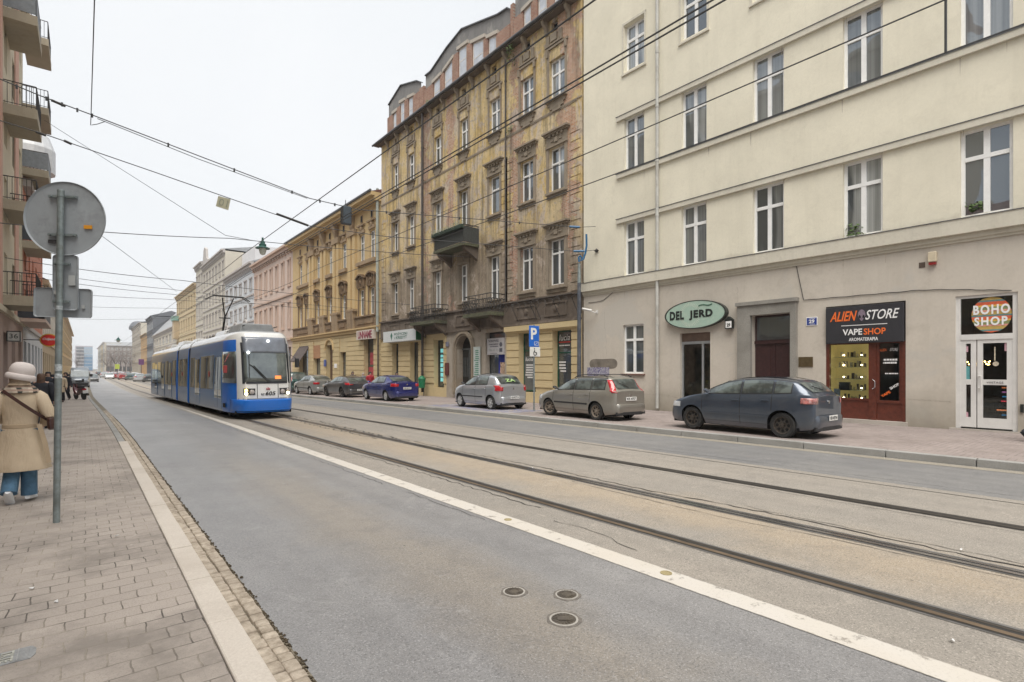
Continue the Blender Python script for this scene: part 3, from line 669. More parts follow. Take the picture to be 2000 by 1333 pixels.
# ---- brown framed vape shop
a, b, c, d = G['alien']; MAH = simple('mahogany', (.115, .03, .018), .4, .25, 9); zs = zz(1690, 672); zb_ = zz(1690, 783); um = uy(1702); um2 = uy(1712)
mb = MB(); mb.fb(fr, a, a+.09, c+.1, zs, -.16, -.02); mb.fb(fr, b-.09, b, c+.1, zs, -.16, -.02); mb.fb(fr, uy(1711), uy(1696), c+.1, zs, -.16, -.02)
mb.fb(fr, uy(1696), b-.09, c+.1, zb_, -.16, -.06); mb.fb(fr, a+.09, uy(1711), c+.1, zb_-.05, -.16, -.06); mb.fb(fr, a, b, zs, zs+.06, -.16, -.02)
mb.fb(fr, a+.09, uy(1711), zb_-.05, zb_+.03, -.16, -.03); mb.fb(fr, uy(1696), b-.09, zb_, zb_+.06, -.16, -.03)
mb.fb(fr, a+.09, a+.16, zb_, zs, -.15, -.04); mb.fb(fr, uy(1711)-.07, uy(1711), zb_, zs, -.15, -.04)
sf = mb.build('shop_front', MAH, B1, 'reddish brown wooden shop front and door')
mb = MB(); mb.fb(fr, uy(1696), b-.09, zb_+.06, zs, -.1, -.09); mb.fb(fr, a+.16, uy(1711)-.07, zb_, zs, -.1, -.09); mb.build('pane', CLEAR, sf)
mb = MB(); uh = uy(1705); mb.tube([fr.p(uh, zz(1705, 742), -.04), fr.p(uh, zz(1705, 742), .04), fr.p(uh-.06, zz(1705, 745), .05), fr.p(uh-.06, zz(1705, 757), .05), fr.p(uh, zz(1705, 760), .04), fr.p(uh, zz(1705, 760), -.04)], .013, 6); mb.build('handle', STEEL_S, sf)
mb = MB(); mb.fb(fr, a-.05, b+.05, -.4, .08, -.25, .1); mb.build('step', m_stone('step_stone', (.42, .38, .33), (.5, .46, .42), 50), B1)
YEL = simple('shop_wall_yellow_glow', (.62, .52, .24), .7, .1, 2, emis=(.62, .48, .2), estr=.07)  # faint emission on the wall stands in for lamplight inside the shop
DIM = simple('shop_dim', (.16, .14, .12), .8, .4, 1.5)
interior(B1, fr, um, b, zb_-.05, zs+.05, YEL, .9); interior(B1, fr, a, um-.02, c, zs+.05, DIM, 2.4)
shelf = MB(); lampm = simple('shelf_spot', (1, .9, .7), .5, 0, emis=(1, .82, .5), estr=9); spots = MB(); goods = MB(); goods2 = MB()
g_ = random.Random(3)
for k, yy in enumerate((697, 717, 741, 763, 783)):
    z = zz(1660, yy); shelf.fb(fr, uy(1677), b-.12, z-.012, z, -.85, -.35)
    for uu in (uy(1669), b-.3):
        sp1 = MB(); sp1.lathe([(.001, 0), (.022, 0), (.022, .02), (.001, .02)], fr.p(uu, z+.05, -.6), n=10); sp1.build('spotlight', lampm, B1)
    u = uy(1676)
    while u < b-.18:
        hgt = g_.uniform(.06, .2); wd = g_.uniform(.025, .06); (goods if g_.random() < .6 else goods2).fb(fr, u, u+wd, z, z+hgt, -.7, -.62); u += wd+g_.uniform(.01, .09)
shelf.build('shelf', simple('glass_shelf', (.5, .55, .4), .2, .1), B1); 
goods.build('shop_goods', simple('goods_dark', (.06, .05, .055), .5, .6, 30), B1); goods2.build('shop_goods', simple('goods_mixed', (.4, .36, .3), .5, .7, 25), B1)
mb = MB(); mb.fb(fr, uy(1652), uy(1632), zz(1641, 763), zz(1641, 747), -.4, -.28); mb.build('shop_goods', simple('goods_black', (.012, .014, .03), .4, .3), B1)
mb = MB(); mb.fb(fr, uy(1634), uy(1622), zz(1628, 785), zz(1628, 760), -.3, -.27); mb.build('poster', simple('poster_blue', (.35, .45, .62), .5, .5, 12), B1)
ALB = simple('sign_black', (.03, .03, .036), .5, .1); ORG = simple('letter_orange', (.85, .17, .03), .5, .02); WHT = simple('letter_white', (.85, .85, .85), .5, .02); GRY = simple('print_grey', (.45, .44, .43), .6, .1)
sg = thing('shop_sign', 'black signboard with orange and white lettering and an alien head above the brown shop front', 'sign', tuple(fr.p((a+b)/2, zs)))
mb = MB(); mb.fb(fr, a+.03, b-.03, zs+.03, d-.04, -.05, .09); mb.build('board', ALB, sg, bevel=.01)
zc = lambda py, px=1690: zz(px, py)
mu = lambda p, q: ((uy(p, XR-.09)+uy(q, XR-.09))/2, abs(uy(p, XR-.09)-uy(q, XR-.09)))
def sgn(s, p0, p1, t0, b0, mat, parent, X=XR-.09, **k):   # text between measured edges on the board
    u, w_ = (uy(p0, X)+uy(p1, X))/2, abs(uy(p0, X)-uy(p1, X)); pm = (p0+p1)/2
    return rtext(s, FRR, u, (zz(pm, t0, X)+zz(pm, b0, X))/2, XR-X+.002, w_, zz(pm, t0, X)-zz(pm, b0, X), mat, parent, **k)
sgn('ALIEN', 1621, 1674, 609, 628, ORG, sg, shear=.35, bold=.02); sgn('STORE', 1690, 1757, 604, 623, WHT, sg, shear=.35, bold=.01)
sgn('VAPE', 1646, 1684, 643, 655, WHT, sg, bold=.02); sgn('SHOP', 1687, 1730, 641, 653.5, ORG, sg, bold=.02); sgn('AROMATERAPIA', 1658, 1715, 659.5, 666, WHT, sg, bold=.01)
mb = MB(); X_ = XR-.09; mb.fb(fr, uy(1733, X_), uy(1643, X_), zz(1690, 635.2, X_), zz(1690, 634, X_), .09, .094); mb.build('line', WHT, sg)
mb = MB(); cu_, cz_ = uy(1683, X_), zz(1683, 616, X_)
mb.poly([fr.p(cu_+.1*math.sin(t_)*(1 if math.cos(t_) > -.2 else .62), cz_+.17*math.cos(t_), .096) for t_ in np.linspace(0, 2*math.pi, 20)[:-1]]); hd = mb.build('alien_head', simple('alien_mauve', (.22, .17, .22), .5, .3, 20), sg)
mb = MB(); 
for s_ in (-1, 1): mb.poly([fr.p(cu_+s_*(.045+.025*math.cos(t_)), cz_-.04+.02*s_*s_*math.cos(t_)+.045*math.sin(t_), .099) for t_ in np.linspace(0, 2*math.pi, 10)[:-1]])
mb.build('alien_eyes', BLACK, hd)
# stickers on the vape shop door glass
X_ = XR+.085
for args in (('ALIEN', 1717, 1732, 681.5, 686.5, ORG), ('STORE', 1738, 1754, 680, 686, WHT)): sgn(*args, B1, X=X_, shear=.3, depth=.002)
dg_ = MB(); Xd = (uy(1711)-.07+a+.16)/2
rtext('VAPE', FRR, uy(1730, X_), zz(1728, 770, X_), -.083, .26, .075, ORG, B1, rot=.6, bold=.03, depth=.002); rtext('SHOP', FRR, uy(1747, X_), zz(1749, 755, X_), -.083, .26, .075, WHT, B1, rot=.6, bold=.03, depth=.002)
mb = MB(); marks(mb, fr, uy(1755, X_), uy(1718, X_), zz(1735, 712, X_), zz(1735, 700, X_), -.083, 2, 5); marks(mb, fr, uy(1755, X_), uy(1718, X_), zz(1735, 732, X_), zz(1735, 728, X_), -.083, 1, 8); mb.build('door_print', WHT, B1)
# ---- boho shop: white glazed door
a, b, c, d = G['boho']; zt = zz(1925, 657); us_ = uy(1907); PVC = simple('pvc_white', (.70, .69, .67), .35, .06, 5)
mb = MB(); mb.fb(fr, a, a+.1, c, d, -.16, -.04); mb.fb(fr, b-.1, b, c, d, -.16, -.04); mb.fb(fr, a+.1, b-.1, d-.07, d, -.16, -.04); mb.fb(fr, a+.1, b-.1, zt-.08, zt+.06, -.16, -.03)
bf = mb.build('shop_front', PVC, B1, 'white plastic framed shop entrance with transom window')
mb = MB(); zm = zz(1925, 747)
for (q0, q1) in ((a+.1, us_-.01), (us_+.01, b-.1)):
    ww = .11; mb.fb(fr, q0, q0+ww, c+.04, zt-.08, -.13, -.05); mb.fb(fr, q1-ww, q1, c+.04, zt-.08, -.13, -.05); mb.fb(fr, q0+ww, q1-ww, c+.04, c+.3, -.13, -.05); mb.fb(fr, q0+ww, q1-ww, zt-.18, zt-.08, -.13, -.05); mb.fb(fr, q0+ww, q1-ww, zm-.07, zm+.07, -.13, -.05)
dl = mb.build('door_leaf', PVC, bf)
mb = MB(); mb.fb(fr, a+.1, b-.1, zt+.06, d-.07, -.1, -.09); mb.fb(fr, a+.2, us_-.1, c+.3, zt-.18, -.1, -.09); mb.fb(fr, us_+.1, b-.2, c+.3, zt-.18, -.1, -.09); mb.build('pane', CLEAR, bf)
mb = MB(); uh = us_-.05; mb.tube([fr.p(uh, zz(1915, 735), -.05), fr.p(uh, zz(1915, 735), .02), fr.p(uh-.05, zz(1915, 735), .03), fr.p(uh-.05, zz(1915, 758), .03), fr.p(uh, zz(1915, 758), .02), fr.p(uh, zz(1915, 758), -.05)], .017, 6); mb.build('handle', PVC, bf)
interior(B1, fr, a, b, c, d, simple('boho_interior', (.06, .055, .055), .8, .5, 2), 2.2)
mb = MB(); mb.fb(fr, a-.1, b+.12, -.3, c+.0, -.25, .07); mb.build('step', MATS['step_stone'], B1)
X_ = XR+.08; cu_, cz_ = uy(1936, X_), zz(1936, 615, X_); cols_ = [(.65, .12, .05), (.75, .45, .08), (.25, .3, .12), (.7, .3, .25), (.5, .35, .1), (.12, .25, .25)]
nb = 22; ry = zz(1936, 577, X_)-zz(1936, 647, X_); ry /= 2; rx_ = abs(uy(1894, X_)-uy(1977, X_))/2*.95
sm = [simple('boho_stripe_%d' % k, c_, .6, .15, 20) for k, c_ in enumerate(cols_)]; mb = MB()
for k in range(nb):
    za, zb2 = -1+2*k/nb, -1+2*(k+1)/nb; wa = math.sqrt(max(0, 1-min(abs(za), abs(zb2), 1)**2))*rx_
    wb = [math.sqrt(max(.0, 1-q*q))*rx_ for q in (za, zb2)]
    mb.poly([fr.p(cu_-wb[0], cz_+za*ry, -.082), fr.p(cu_+wb[0], cz_+za*ry, -.082), fr.p(cu_+wb[1], cz_+zb2*ry, -.082), fr.p(cu_-wb[1], cz_+zb2*ry, -.082)], (k*5+k//3) % 6)
disc = mb.build('striped_disc', sm, bf, 'round sticker of orange, yellow and green stripes')
sgn('BOHO', 1901, 1973, 595, 614, WHT, bf, X=X_-.004, bold=.035, sp=1.25); sgn('SHOP', 1903, 1968, 619, 636, WHT, bf, X=X_-.004, bold=.035, sp=1.25)
sgn('VINTAGE', 1927, 1960, 745.5, 749.5, simple('print_dark', (.1, .09, .1), .6), bf, X=XR+.045, sp=1.2)
for k, (py, c_) in enumerate(((757.5, (.8, .25, .08)), (766, (.4, .15, .4)), (775, (.03, .25, .5)), (784, (.7, .06, .1)), (801.5, (.8, .28, .12)), (811, (.05, .2, .4)))):
    mb = MB(); marks(mb, fr, uy(1972, X_), uy(1952-(6 if k == 4 else 0), X_), zz(1960, py+2.4, X_), zz(1960, py-2, X_), -.083, 1, k, th=.002); mb.build('door_print', simple('print_%d' % k, c_, .6, .05), bf)
mb = MB()
mb.fb(fr, uy(1976, X_), uy(1962, X_), zz(1969, 686, X_), zz(1969, 669, X_), -.084, -.082); mb.fb(fr, uy(1891, X_), uy(1880, X_), zz(1885, 688, X_), zz(1885, 677, X_), -.084, -.082); mb.fb(fr, uy(1891, X_), uy(1880, X_), zz(1885, 816, X_), zz(1885, 805, X_), -.084, -.082); mb.build('sticker', simple('sticker_pink', (.6, .36, .42), .6, .3, 30), bf)
mb = MB(); mb.fb(fr, uy(1894, X_), uy(1876, X_), zz(1885, 742, X_), zz(1885, 716, X_), -.084, -.082); mb.build('poster', simple('poster_teal', (.12, .36, .38), .6, .2, 20), bf)
mb = MB(); g_ = random.Random(4)
for k in range(16): 
    px = 1876+g_.uniform(0, 18) if k < 7 else 1912+g_.uniform(0, 24); mb.lathe([(.001, 0), (.018, .018), (.001, .036)], fr.p(uy(px, XR+.4), zz(px, 710+g_.uniform(-3, 5), XR+.4), -.4), n=6)
mb.build('string_light', simple('string_light', (1, .7, .3), .5, 0, emis=(1, .6, .2), estr=6), bf)
mb = MB(); mb.lathe([(.001, 0), (.06, 0), (.06, .01), (.001, .01)], fr.p(uy(1945, XR+.1), zz(1945, 711, XR+.1), -.09), axis=fr.N, n=16); mb.fb(fr, uy(1944.5, XR+.1), uy(1942, XR+.1), zz(1945, 705, XR+.1), zz(1945, 678, XR+.1), -.09, -.085); mb.build('hanging_ornament', simple('ornament', (.55, .48, .36), .6, .4, 30), bf)
interior(B1, fr, G['jerd'][0], G['jerd'][1], -.14, zz(1357, 672), simple('jerd_interior', (.27, .2, .13), .8, .5, 2.5), 1.8)
mb = MB(); g_ = random.Random(8)
for k in range(14): z = .2+g_.uniform(0, 2); u = G['jerd'][0]+.1+g_.uniform(0, .6); mb.fb(fr, u, u+.12, z, z+.14, -1.2, -1.0)
mb.build('shop_goods', simple('jerd_goods', (.3, .25, .1), .7, .6, 8), B1)

# ---- things hung on the cream building
o = thing('oval_shop_sign', 'pale green oval sign with black letters over the grey shop door', 'sign', tuple(fr.p(uy(1355), zz(1355, 615))))
X_ = XR-.22; cu_, cz_ = uy(1355, X_), zz(1355, 614.5, X_); ru = abs(uy(1293, X_)-uy(1412, X_))/2; rz_ = (zz(1355, 588, X_)-zz(1355, 643, X_))/2
oval = lambda k, d_: [fr.p(cu_+ru*k*math.cos(t_), cz_+rz_*k*math.sin(t_), d_) for t_ in np.linspace(0, 2*math.pi, 49)[:-1]]
mb = MB(); mb.loft([oval(1, .03), oval(1, .215), oval(.955, .215), oval(.95, .2)]); mb.build('frame', simple('sign_frame_dark', (.035, .04, .035), .5), o, smooth=True)
mb = MB(); mb.poly(oval(.952, .206)); t = NT('mint_panel')
MINT = t.done(t.mix(t.ramp(t.noise(9, 4, dist=1.5), [(.45, 0), (.62, .5)]), (.36, .50, .42), (.46, .55, .46)), .5); mb.build('panel', MINT, o)
PALE = simple('sign_pale', (.55, .62, .53), .5); mb = MB(); R_ = rz_*.86; cc = uy(1347, X_)
for k in range(40):
    t_ = k/40*2*math.pi; 
    if abs(math.sin(t_)) > .3: mb.prism([fr.p(cc+R_*.72*math.cos(t_), cz_+R_*.72*math.sin(t_), .207), fr.p(cc+R_*math.cos(t_), cz_+R_*math.sin(t_), .207), fr.p(cc+R_*math.cos(t_+.05), cz_+R_*math.sin(t_+.05), .207), fr.p(cc+R_*.72*math.cos(t_+.05), cz_+R_*.72*math.sin(t_+.05), .207)], fr.N*.003)
mb.build('emblem', PALE, o)
SB = simple('letter_black', (.015, .02, .018), .5); sgn('DEL', 1308.5, 1336, 608.5, 625.5, SB, o, X=XR-.209, bold=.05, sp=1.15); sgn('JERD', 1346, 1392, 605, 624.5, SB, o, X=XR-.209, bold=.05, sp=1.15)
sgn('~', 1364, 1391, 594, 598, simple('letter_green', (.04, .12, .08), .5), o, X=XR-.209)
o = thing('house_number_lantern', 'small gabled lantern box with number 29 beside the oval sign', 'house number', tuple(fr.p(uy(1423), zz(1423, 632))))
X_ = XR-.18; cu_, cz_ = uy(1423, X_), zz(1423, 633, X_); mb = MB(); mb.fb(fr, cu_-.14, cu_+.14, cz_-.17, cz_+.13, .06, .18); mb.prism([fr.p(cu_-.17, cz_+.13, .04), fr.p(cu_+.17, cz_+.13, .04), fr.p(cu_, cz_+.27, .04)], fr.N*.16); mb.fb(fr, cu_-.02, cu_+.02, cz_, cz_+.03, 0, .06); mb.build('case', SB, o)
mb = MB(); mb.fb(fr, cu_-.11, cu_+.11, cz_-.14, cz_+.1, .18, .186); mb.build('face', WHITE, o); rtext('29', fr, cu_, cz_-.04, .187, .13, .12, SB, o, bold=.03)
BLUE = simple('enamel_blue', (.03, .06, .28), .3, .05)
o = thing('house_number_plate', 'blue enamel plate with white 29 between the portal and the black signboard', 'house number', tuple(fr.p(uy(1586), zz(1586, 628))))
mb = MB(); u0_, u1_, z0_, z1_ = uy(1597), uy(1575), zz(1586, 636.5), zz(1586, 620); mb.fb(fr, u0_, u1_, z0_, z1_, 0, .02); mb.build('plate', WHT, o, bevel=.005); mb = MB(); mb.fb(fr, u0_+.02, u1_-.02, z0_+.02, z1_-.02, .02, .023); mb.build('enamel', BLUE, o)
rtext('29', fr, (u0_+u1_)/2, (z0_+z1_)/2, .0235, (u1_-u0_)*.5, (z1_-z0_)*.44, WHT, o, bold=.03); mb = MB(); marks(mb, fr, u0_+.06, u1_-.06, z1_-.06, z1_-.035, .0235, 1, 3); marks(mb, fr, u0_+.06, u1_-.06, z0_+.035, z0_+.06, .0235, 1, 6); mb.build('small_print', WHT, o)
mb = MB(); mb.fb(fr, uy(1588), uy(1560), zz(1574, 717), zz(1574, 697.5), 0, .025)
tag(mb.build('brass_plaque', simple('old_brass', (.16, .12, .065), .4, .2, 8, metal=.6), bevel=.006), 'weathered brass plaque on the beige wall right of the brown door', 'plaque')
o = thing('alarm_box', 'cream alarm box with red bottom high above the last shop', 'alarm box', tuple(fr.p(uy(1823), zz(1823, 505))))
mb = MB(); u0_, u1_ = uy(1831), uy(1814); mb.fb(fr, u0_, u1_, zz(1823, 513), zz(1823, 493), 0, .13); mb.build('case', simple('alarm_cream', (.6, .52, .38), .5), o, bevel=.02); mb = MB(); mb.fb(fr, u0_+.02, u1_-.02, zz(1823, 518), zz(1823, 513), 0, .11); mb.build('light', simple('alarm_red', (.3, .02, .02), .4), o)
mb = MB(); mb.fb(fr, uy(1807), uy(1795), zz(1801, 523.5), zz(1801, 513), 0, .012)
tag(mb.build('vent_grille', simple('vent_brown', (.09, .065, .05), .8)), 'small dark vent grille left of the cream alarm box', 'vent')
o = thing('security_camera', 'white bullet security camera on a bracket by the dark lamp post', 'camera', tuple(fr.p(uy(1160), zz(1160, 607))))
c0 = fr.p(uy(1166), zz(1166, 610), 0); mb = MB(); mb.tube([c0, c0+Vector((-.18, 0, -.03)), c0+Vector((-.3, .1, .05))], .025, 6); mb.fb(fr, uy(1166)-.06, uy(1166)+.06, zz(1166, 613), zz(1166, 606), 0, .02); mb.build('bracket', PVC, o)
mb = MB(); e0, e1 = c0+Vector((-.28, .05, .05)), c0+Vector((-.45, .48, .16)); mb.tube([e0, e1], .055, 10); mb.build('housing', PVC, o, smooth=True)
# faded graffiti patches painted on the wall are part of it
mb = MB(); t = NT('graffiti_paint'); f = t.ramp(t.noise(9, 5, dist=2), [(.45, 0), (.5, 1)]); gc = t.mix(f, (.10, .10, .22), (.42, .43, .46)); gc = t.mix(t.ramp(t.noise(14, 4, dist=3), [(.55, 0), (.58, 1)]), gc, (.25, .16, .33)); GRAF = t.done(gc, .8)
mb.fb(fr, uy(1190), uy(1147), zz(1168, 752), zz(1168, 718), .0, .006); mb.build('graffiti', GRAF, B1)
t = NT('soot_stain'); 
mb = MB(); mb.poly([fr.p(uy(1178)+1.1*math.cos(q)*.75, zz(1178, 711)+.26*math.sin(q)+.05*math.sin(3*q), .004) for q in np.linspace(0, 2*math.pi, 30)[:-1]]); mb.build('soot_stain', simple('soot_stain', (.20, .175, .145), .9, .35, 3), B1)
mb = MB(); mb.fb(fr, uy(2000), uy(1993), zz(1997, 806), zz(1997, 790), 0, .05); mb.build('meter_box', SB, B1)
# ================================================================== 2. crumbling ochre tenement
V0, V1 = uy(1137)+.02, uy(745)
B2 = thing('tenement_building', 'tall crumbling ochre and brown tenement with brick patches, balconies and curved attic gables', 'building', (XR, 28, 0))
t = NT('crumbling_plaster'); p = t.pos(); sx, sy, sz = t.sep()
och = t.mix(t.ramp(t.noise(.5, 7, rough=.65), [(.35, 0), (.65, 1)]), (.58, .42, .17), (.66, .54, .34))
och = t.mix(t.ramp(t.noise(1.1, 7, t.map(p, (1, 1, .5)), .7, .8), [(.52, 0), (.56, .85)]), och, (.56, .48, .39))
brn = t.mix(t.ramp(t.noise(1.3, 6), [(.35, 0), (.65, 1)]), (.27, .22, .165), (.39, .325, .255))
zn = t.math('ADD', sz, t.math('MULTIPLY', t.math('SUBTRACT', t.noise(.45, 6, rough=.7), .5), 5.5))
c = t.mix(t.ramp(t.math('MULTIPLY', t.math('SUBTRACT', zn, 7.2), .22), [(.1, 1), (.6, 0)]), och, brn)
br = t.n('TexBrick', {'Vector': t.n('CombineXYZ', {0: sy, 1: sz, 2: 0.0}).outputs[0], 'Color1': (.40, .17, .10, 1), 'Color2': (.52, .33, .24, 1), 'Mortar': (.5, .42, .36, 1), 'Scale': 1.0, 'Mortar Size': .014, 'Brick Width': .27, 'Row Height': .085})
def band(y, w_): return t.ramp(t.math('ABSOLUTE', t.math('SUBTRACT', sy, y)), [(0, 1), (min(.99, w_), 0)])
EDGES = ((V0+.9, 1.0), (uy(995)-.6, .99), (uy(838)+.4, .99), (uy(880), .6))
msk = None
for y_, w_ in EDGES:
    b_ = t.ramp(t.math('MULTIPLY', t.math('ABSOLUTE', t.math('SUBTRACT', sy, y_)), .7), [(.15, .20), (min(.99, w_*.8), 0)]); msk = b_ if msk is None else t.math('MAXIMUM', msk, b_)
zb = t.ramp(t.math('MULTIPLY', t.math('SUBTRACT', sz, 10.5), .2), [(0, -.0), (.6, .05)])
f = t.ramp(t.math('ADD', t.math('ADD', t.noise(.8, 7, rough=.7, dist=.5), msk), zb), [(.685, 0), (.70, .85)])
c = t.mix(f, c, br.outputs[0])
f3 = t.ramp(t.noise(.9, 7, t.map(p, loc=(9, 3, 5)), .7, .6), [(.58, 0), (.60, .9)])
c = t.mix(f3, c, (.50, .42, .35))
st = t.ramp(t.noise(1, 7, t.map(p, (3, 3, .2)), .75), [(.49, 0), (.66, .75)]); c = t.mix(st, c, (.12, .095, .07))
c = t.mix(t.ramp(t.noise(7, 6, rough=.7), [(.5, 0), (.65, .4)]), c, (.12, .09, .065))
h = t.math('ADD', t.math('MULTIPLY', t.noise(12, 6), .8), t.math('MULTIPLY', f, -.6))
OCHRE = t.done(c, .92, bump=h, bstr=.7, bdist=.03, spec=.2)
TRIM = plaster('sooty_moulding', (.31, .26, .20), (.08, .065, .05), .6, bump=.5, blot=(.33, .27, .2), scale=2)
SOOT = plaster('sooty_frieze', (.155, .125, .10), (.055, .045, .038), .6, bump=.5, blot=(.24, .2, .17), scale=2)
YEL2 = plaster('yellow_shop_render', (.62, .50, .29), (.42, .33, .2), .2, bump=.2)
YELT = plaster('yellow_shop_trim', (.60, .45, .235), (.36, .27, .16), .25, bump=.2)
MOSS = m_stone('mossy_slab', (.06, .06, .045), (.13, .135, .07), 12, dirt=(.04, .038, .032))
BRICK = brickmat('orange_brick', (.29, .13, .085), (.38, .22, .15), (.38, .34, .29), .25, .09)
ATTIC = plaster('grey_attic_render', (.235, .23, .225), (.11, .11, .11), .6, bump=.8, blot=(.33, .32, .30), scale=4)
r4 = (zz(1089, 190), zz(1089, 111)); r3 = (zz(1089, 370), zz(1089, 285)); r2 = (zz(1089, 556), zz(1089, 466))
c2 = [(1073, 1104), (1017, 1043), (956, 977), (898, 915), (848, 863), (797.5, 810), (767.5, 778.5)]
cw = [(uy(b), uy(a)) for a, b in c2]
zl1 = zz(1085, 577); zl0 = zz(1085, 625)    # frieze band above the shops
eave = zz(1060, 30, XR-.45); print('R2', V0, V1, 'rows', r4, r3, r2, 'eave', eave, zz(745, 262, XR-.7), 'frieze', zl0, zl1)
ops = []
for k, (a, b) in enumerate(cw):
    ops += [(a, b, *r4), (a, b, *(r3 if k != 3 else (r3[0]-.6, r3[1]))), (a, b, *(r2 if k not in (2, 4) else (zl1+.12, r2[1])))]
sq = [(uy(px)-.22, uy(px)+.22, zz(1089, 47)-.25, zz(1089, 47)+.25) for px in (1083, 1030, 965, 906, 855, 803, 774)]
mb = MB(); wall(mb, FRR, V0, V1, zl1, eave, ops+sq, .35); shell(mb, FRR, V0, V1, -1, eave, 12); mb.build('wall', OCHRE, B2)
mb = MB(); mb.fb(FRR, V0+.03, V1-.03, zl0, zl1-.1, -.4, .1); mb.fb(FRR, V0+.02, V1-.02, zl1-.1, zl1, -.4, .22); mb.fb(FRR, V0+.02, V1-.02, zl0-.12, zl0, -.4, .17)
for k, (a, b) in enumerate(cw):
    m_ = (a+b)/2
    if k in (2, 4): continue
    mb.fb(FRR, m_-.7, m_+.7, zl0+.18, zl0+.28, .1, .15); mb.fb(FRR, m_-.7, m_+.7, zl1-.4, zl1-.32, .1, .15); mb.fb(FRR, m_-.8, m_-.7, zl0+.18, zl1-.32, .1, .15); mb.fb(FRR, m_+.7, m_+.8, zl0+.18, zl1-.32, .1, .15)
    mb.lathe([(.001, 0), (.2, 0), (.12, .08), (.001, .1)], FRR.p(m_, (zl0+zl1)/2-.05, .1), axis=FRR.N, n=8)
mb.build('frieze', SOOT, B2, 'soot darkened frieze band above the shops')
for k, (a, b) in enumerate(cw):
    w4 = window(B2, FRR, a, b, *r4, rec=.2, tr=.36, fw=.07, tw=.09); surround(w4, FRR, a, b, *r4, TRIM, 'apron')
    if k == 3: w3 = window(B2, FRR, a, b, r3[0]-.6, r3[1], rec=.2, tr=.3, fw=.07, label='white balcony door')
    else: w3 = window(B2, FRR, a, b, *r3, rec=.2, tr=.36, fw=.07, tw=.09, mul=0 if k == 2 else 1)
    surround(w3, FRR, a, b, *r3, TRIM, 'hood')
    rr = r2 if k not in (2, 4) else (zl1+.12, r2[1])
    w2 = window(B2, FRR, a, b, *rr, rec=.2, tr=.3, fw=.07, tw=.09, label='white balcony door' if k in (2, 4) else None); surround(w2, FRR, a, b, *(r2 if k not in (2, 4) else (r2[0]-.1, r2[1])), TRIM, 'hood', pr=.09)
for a, b, c_, d in sq:
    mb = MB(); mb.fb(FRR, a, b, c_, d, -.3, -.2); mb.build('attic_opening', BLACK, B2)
    mb = MB(); mb.fb(FRR, a-.35, a-.12, c_-.55, c_-.1, 0, .07); mb.fb(FRR, b+.12, b+.35, c_-.55, c_-.1, 0, .07); mb.fb(FRR, a, b, c_-.5, c_-.12, 0, .1); mb.fb(FRR, a-.4, b+.4, c_-.66, c_-.58, 0, .1); mb.build('panel_moulding', TRIM, B2)
# quoins and rusticated strips
mb = MB()
for u in (V0+.06, V1-.75, uy(993)+.05, uy(985)-.75):
    for z in np.arange(zl1+.05, r3[1]+.3, .42): mb.fb(FRR, u, u+.65, z+.03, z+.4, 0, .035)
mb.build('quoin', OCHRE, B2)
mb = MB(); mb.fb(FRR, V0, V1, zz(1089, 48)+.45, zz(1089, 48)+.55, 0, .1); mb.fb(FRR, V0, V1, r4[0]-.62, r4[0]-.56, 0, .035)
for u in np.arange(V0+.3, V1, .105): mb.fb(FRR, u, u+.06, r4[0]-.7, r4[0]-.62, 0, .035)
mb.build('string_course', TRIM, B2)
for u in np.arange(V0+.7, V1-.2, 1.62):
    mb = MB(); mb.prism([FRR.p(u, eave-.8, 0), FRR.p(u, eave-.8, .08), FRR.p(u, eave-.5, .12), FRR.p(u, eave-.3, .3), FRR.p(u, eave-.14, .36), FRR.p(u, eave-.14, 0)], (0, .17, 0)); mb.build('bracket', TRIM, B2)
mb = MB(); mb.fb(FRR, V0, V1+.15, eave-.14, eave-.05, -.3, .42); rf = mb.build('eaves', SOOT, B2)
mb = MB(); gu = [FRR.p(V0, eave+.0, .5), FRR.p(V1+.55, eave+.0, .5)]; mb.tube(gu, .075, 10); mb.fb(FRR, V0, V1+.5, eave-.05, eave+.0, 0, .48); mb.build('gutter', FLASH, rf, smooth=True)
mb = MB(); mb.prism([FRR.p(V0, eave+.02, .5), FRR.p(V0, eave+4.2, -6), FRR.p(V0, eave+.02, -12)], (0, V1-V0+.4, 0)); mb.build('roof', ROOFT, B2)
DPIPE = simple('downpipe_dark', (.05, .042, .038), .5, .3, 3, dirt=(.13, .1, .07))
pipe(B2, FRR, uy(832), .0, eave-.2, .28, DPIPE, .085, label='dark brown rainwater pipe'); pipe(B2, FRR, uy(990), zl1, eave-.2, .1, DPIPE, .045)
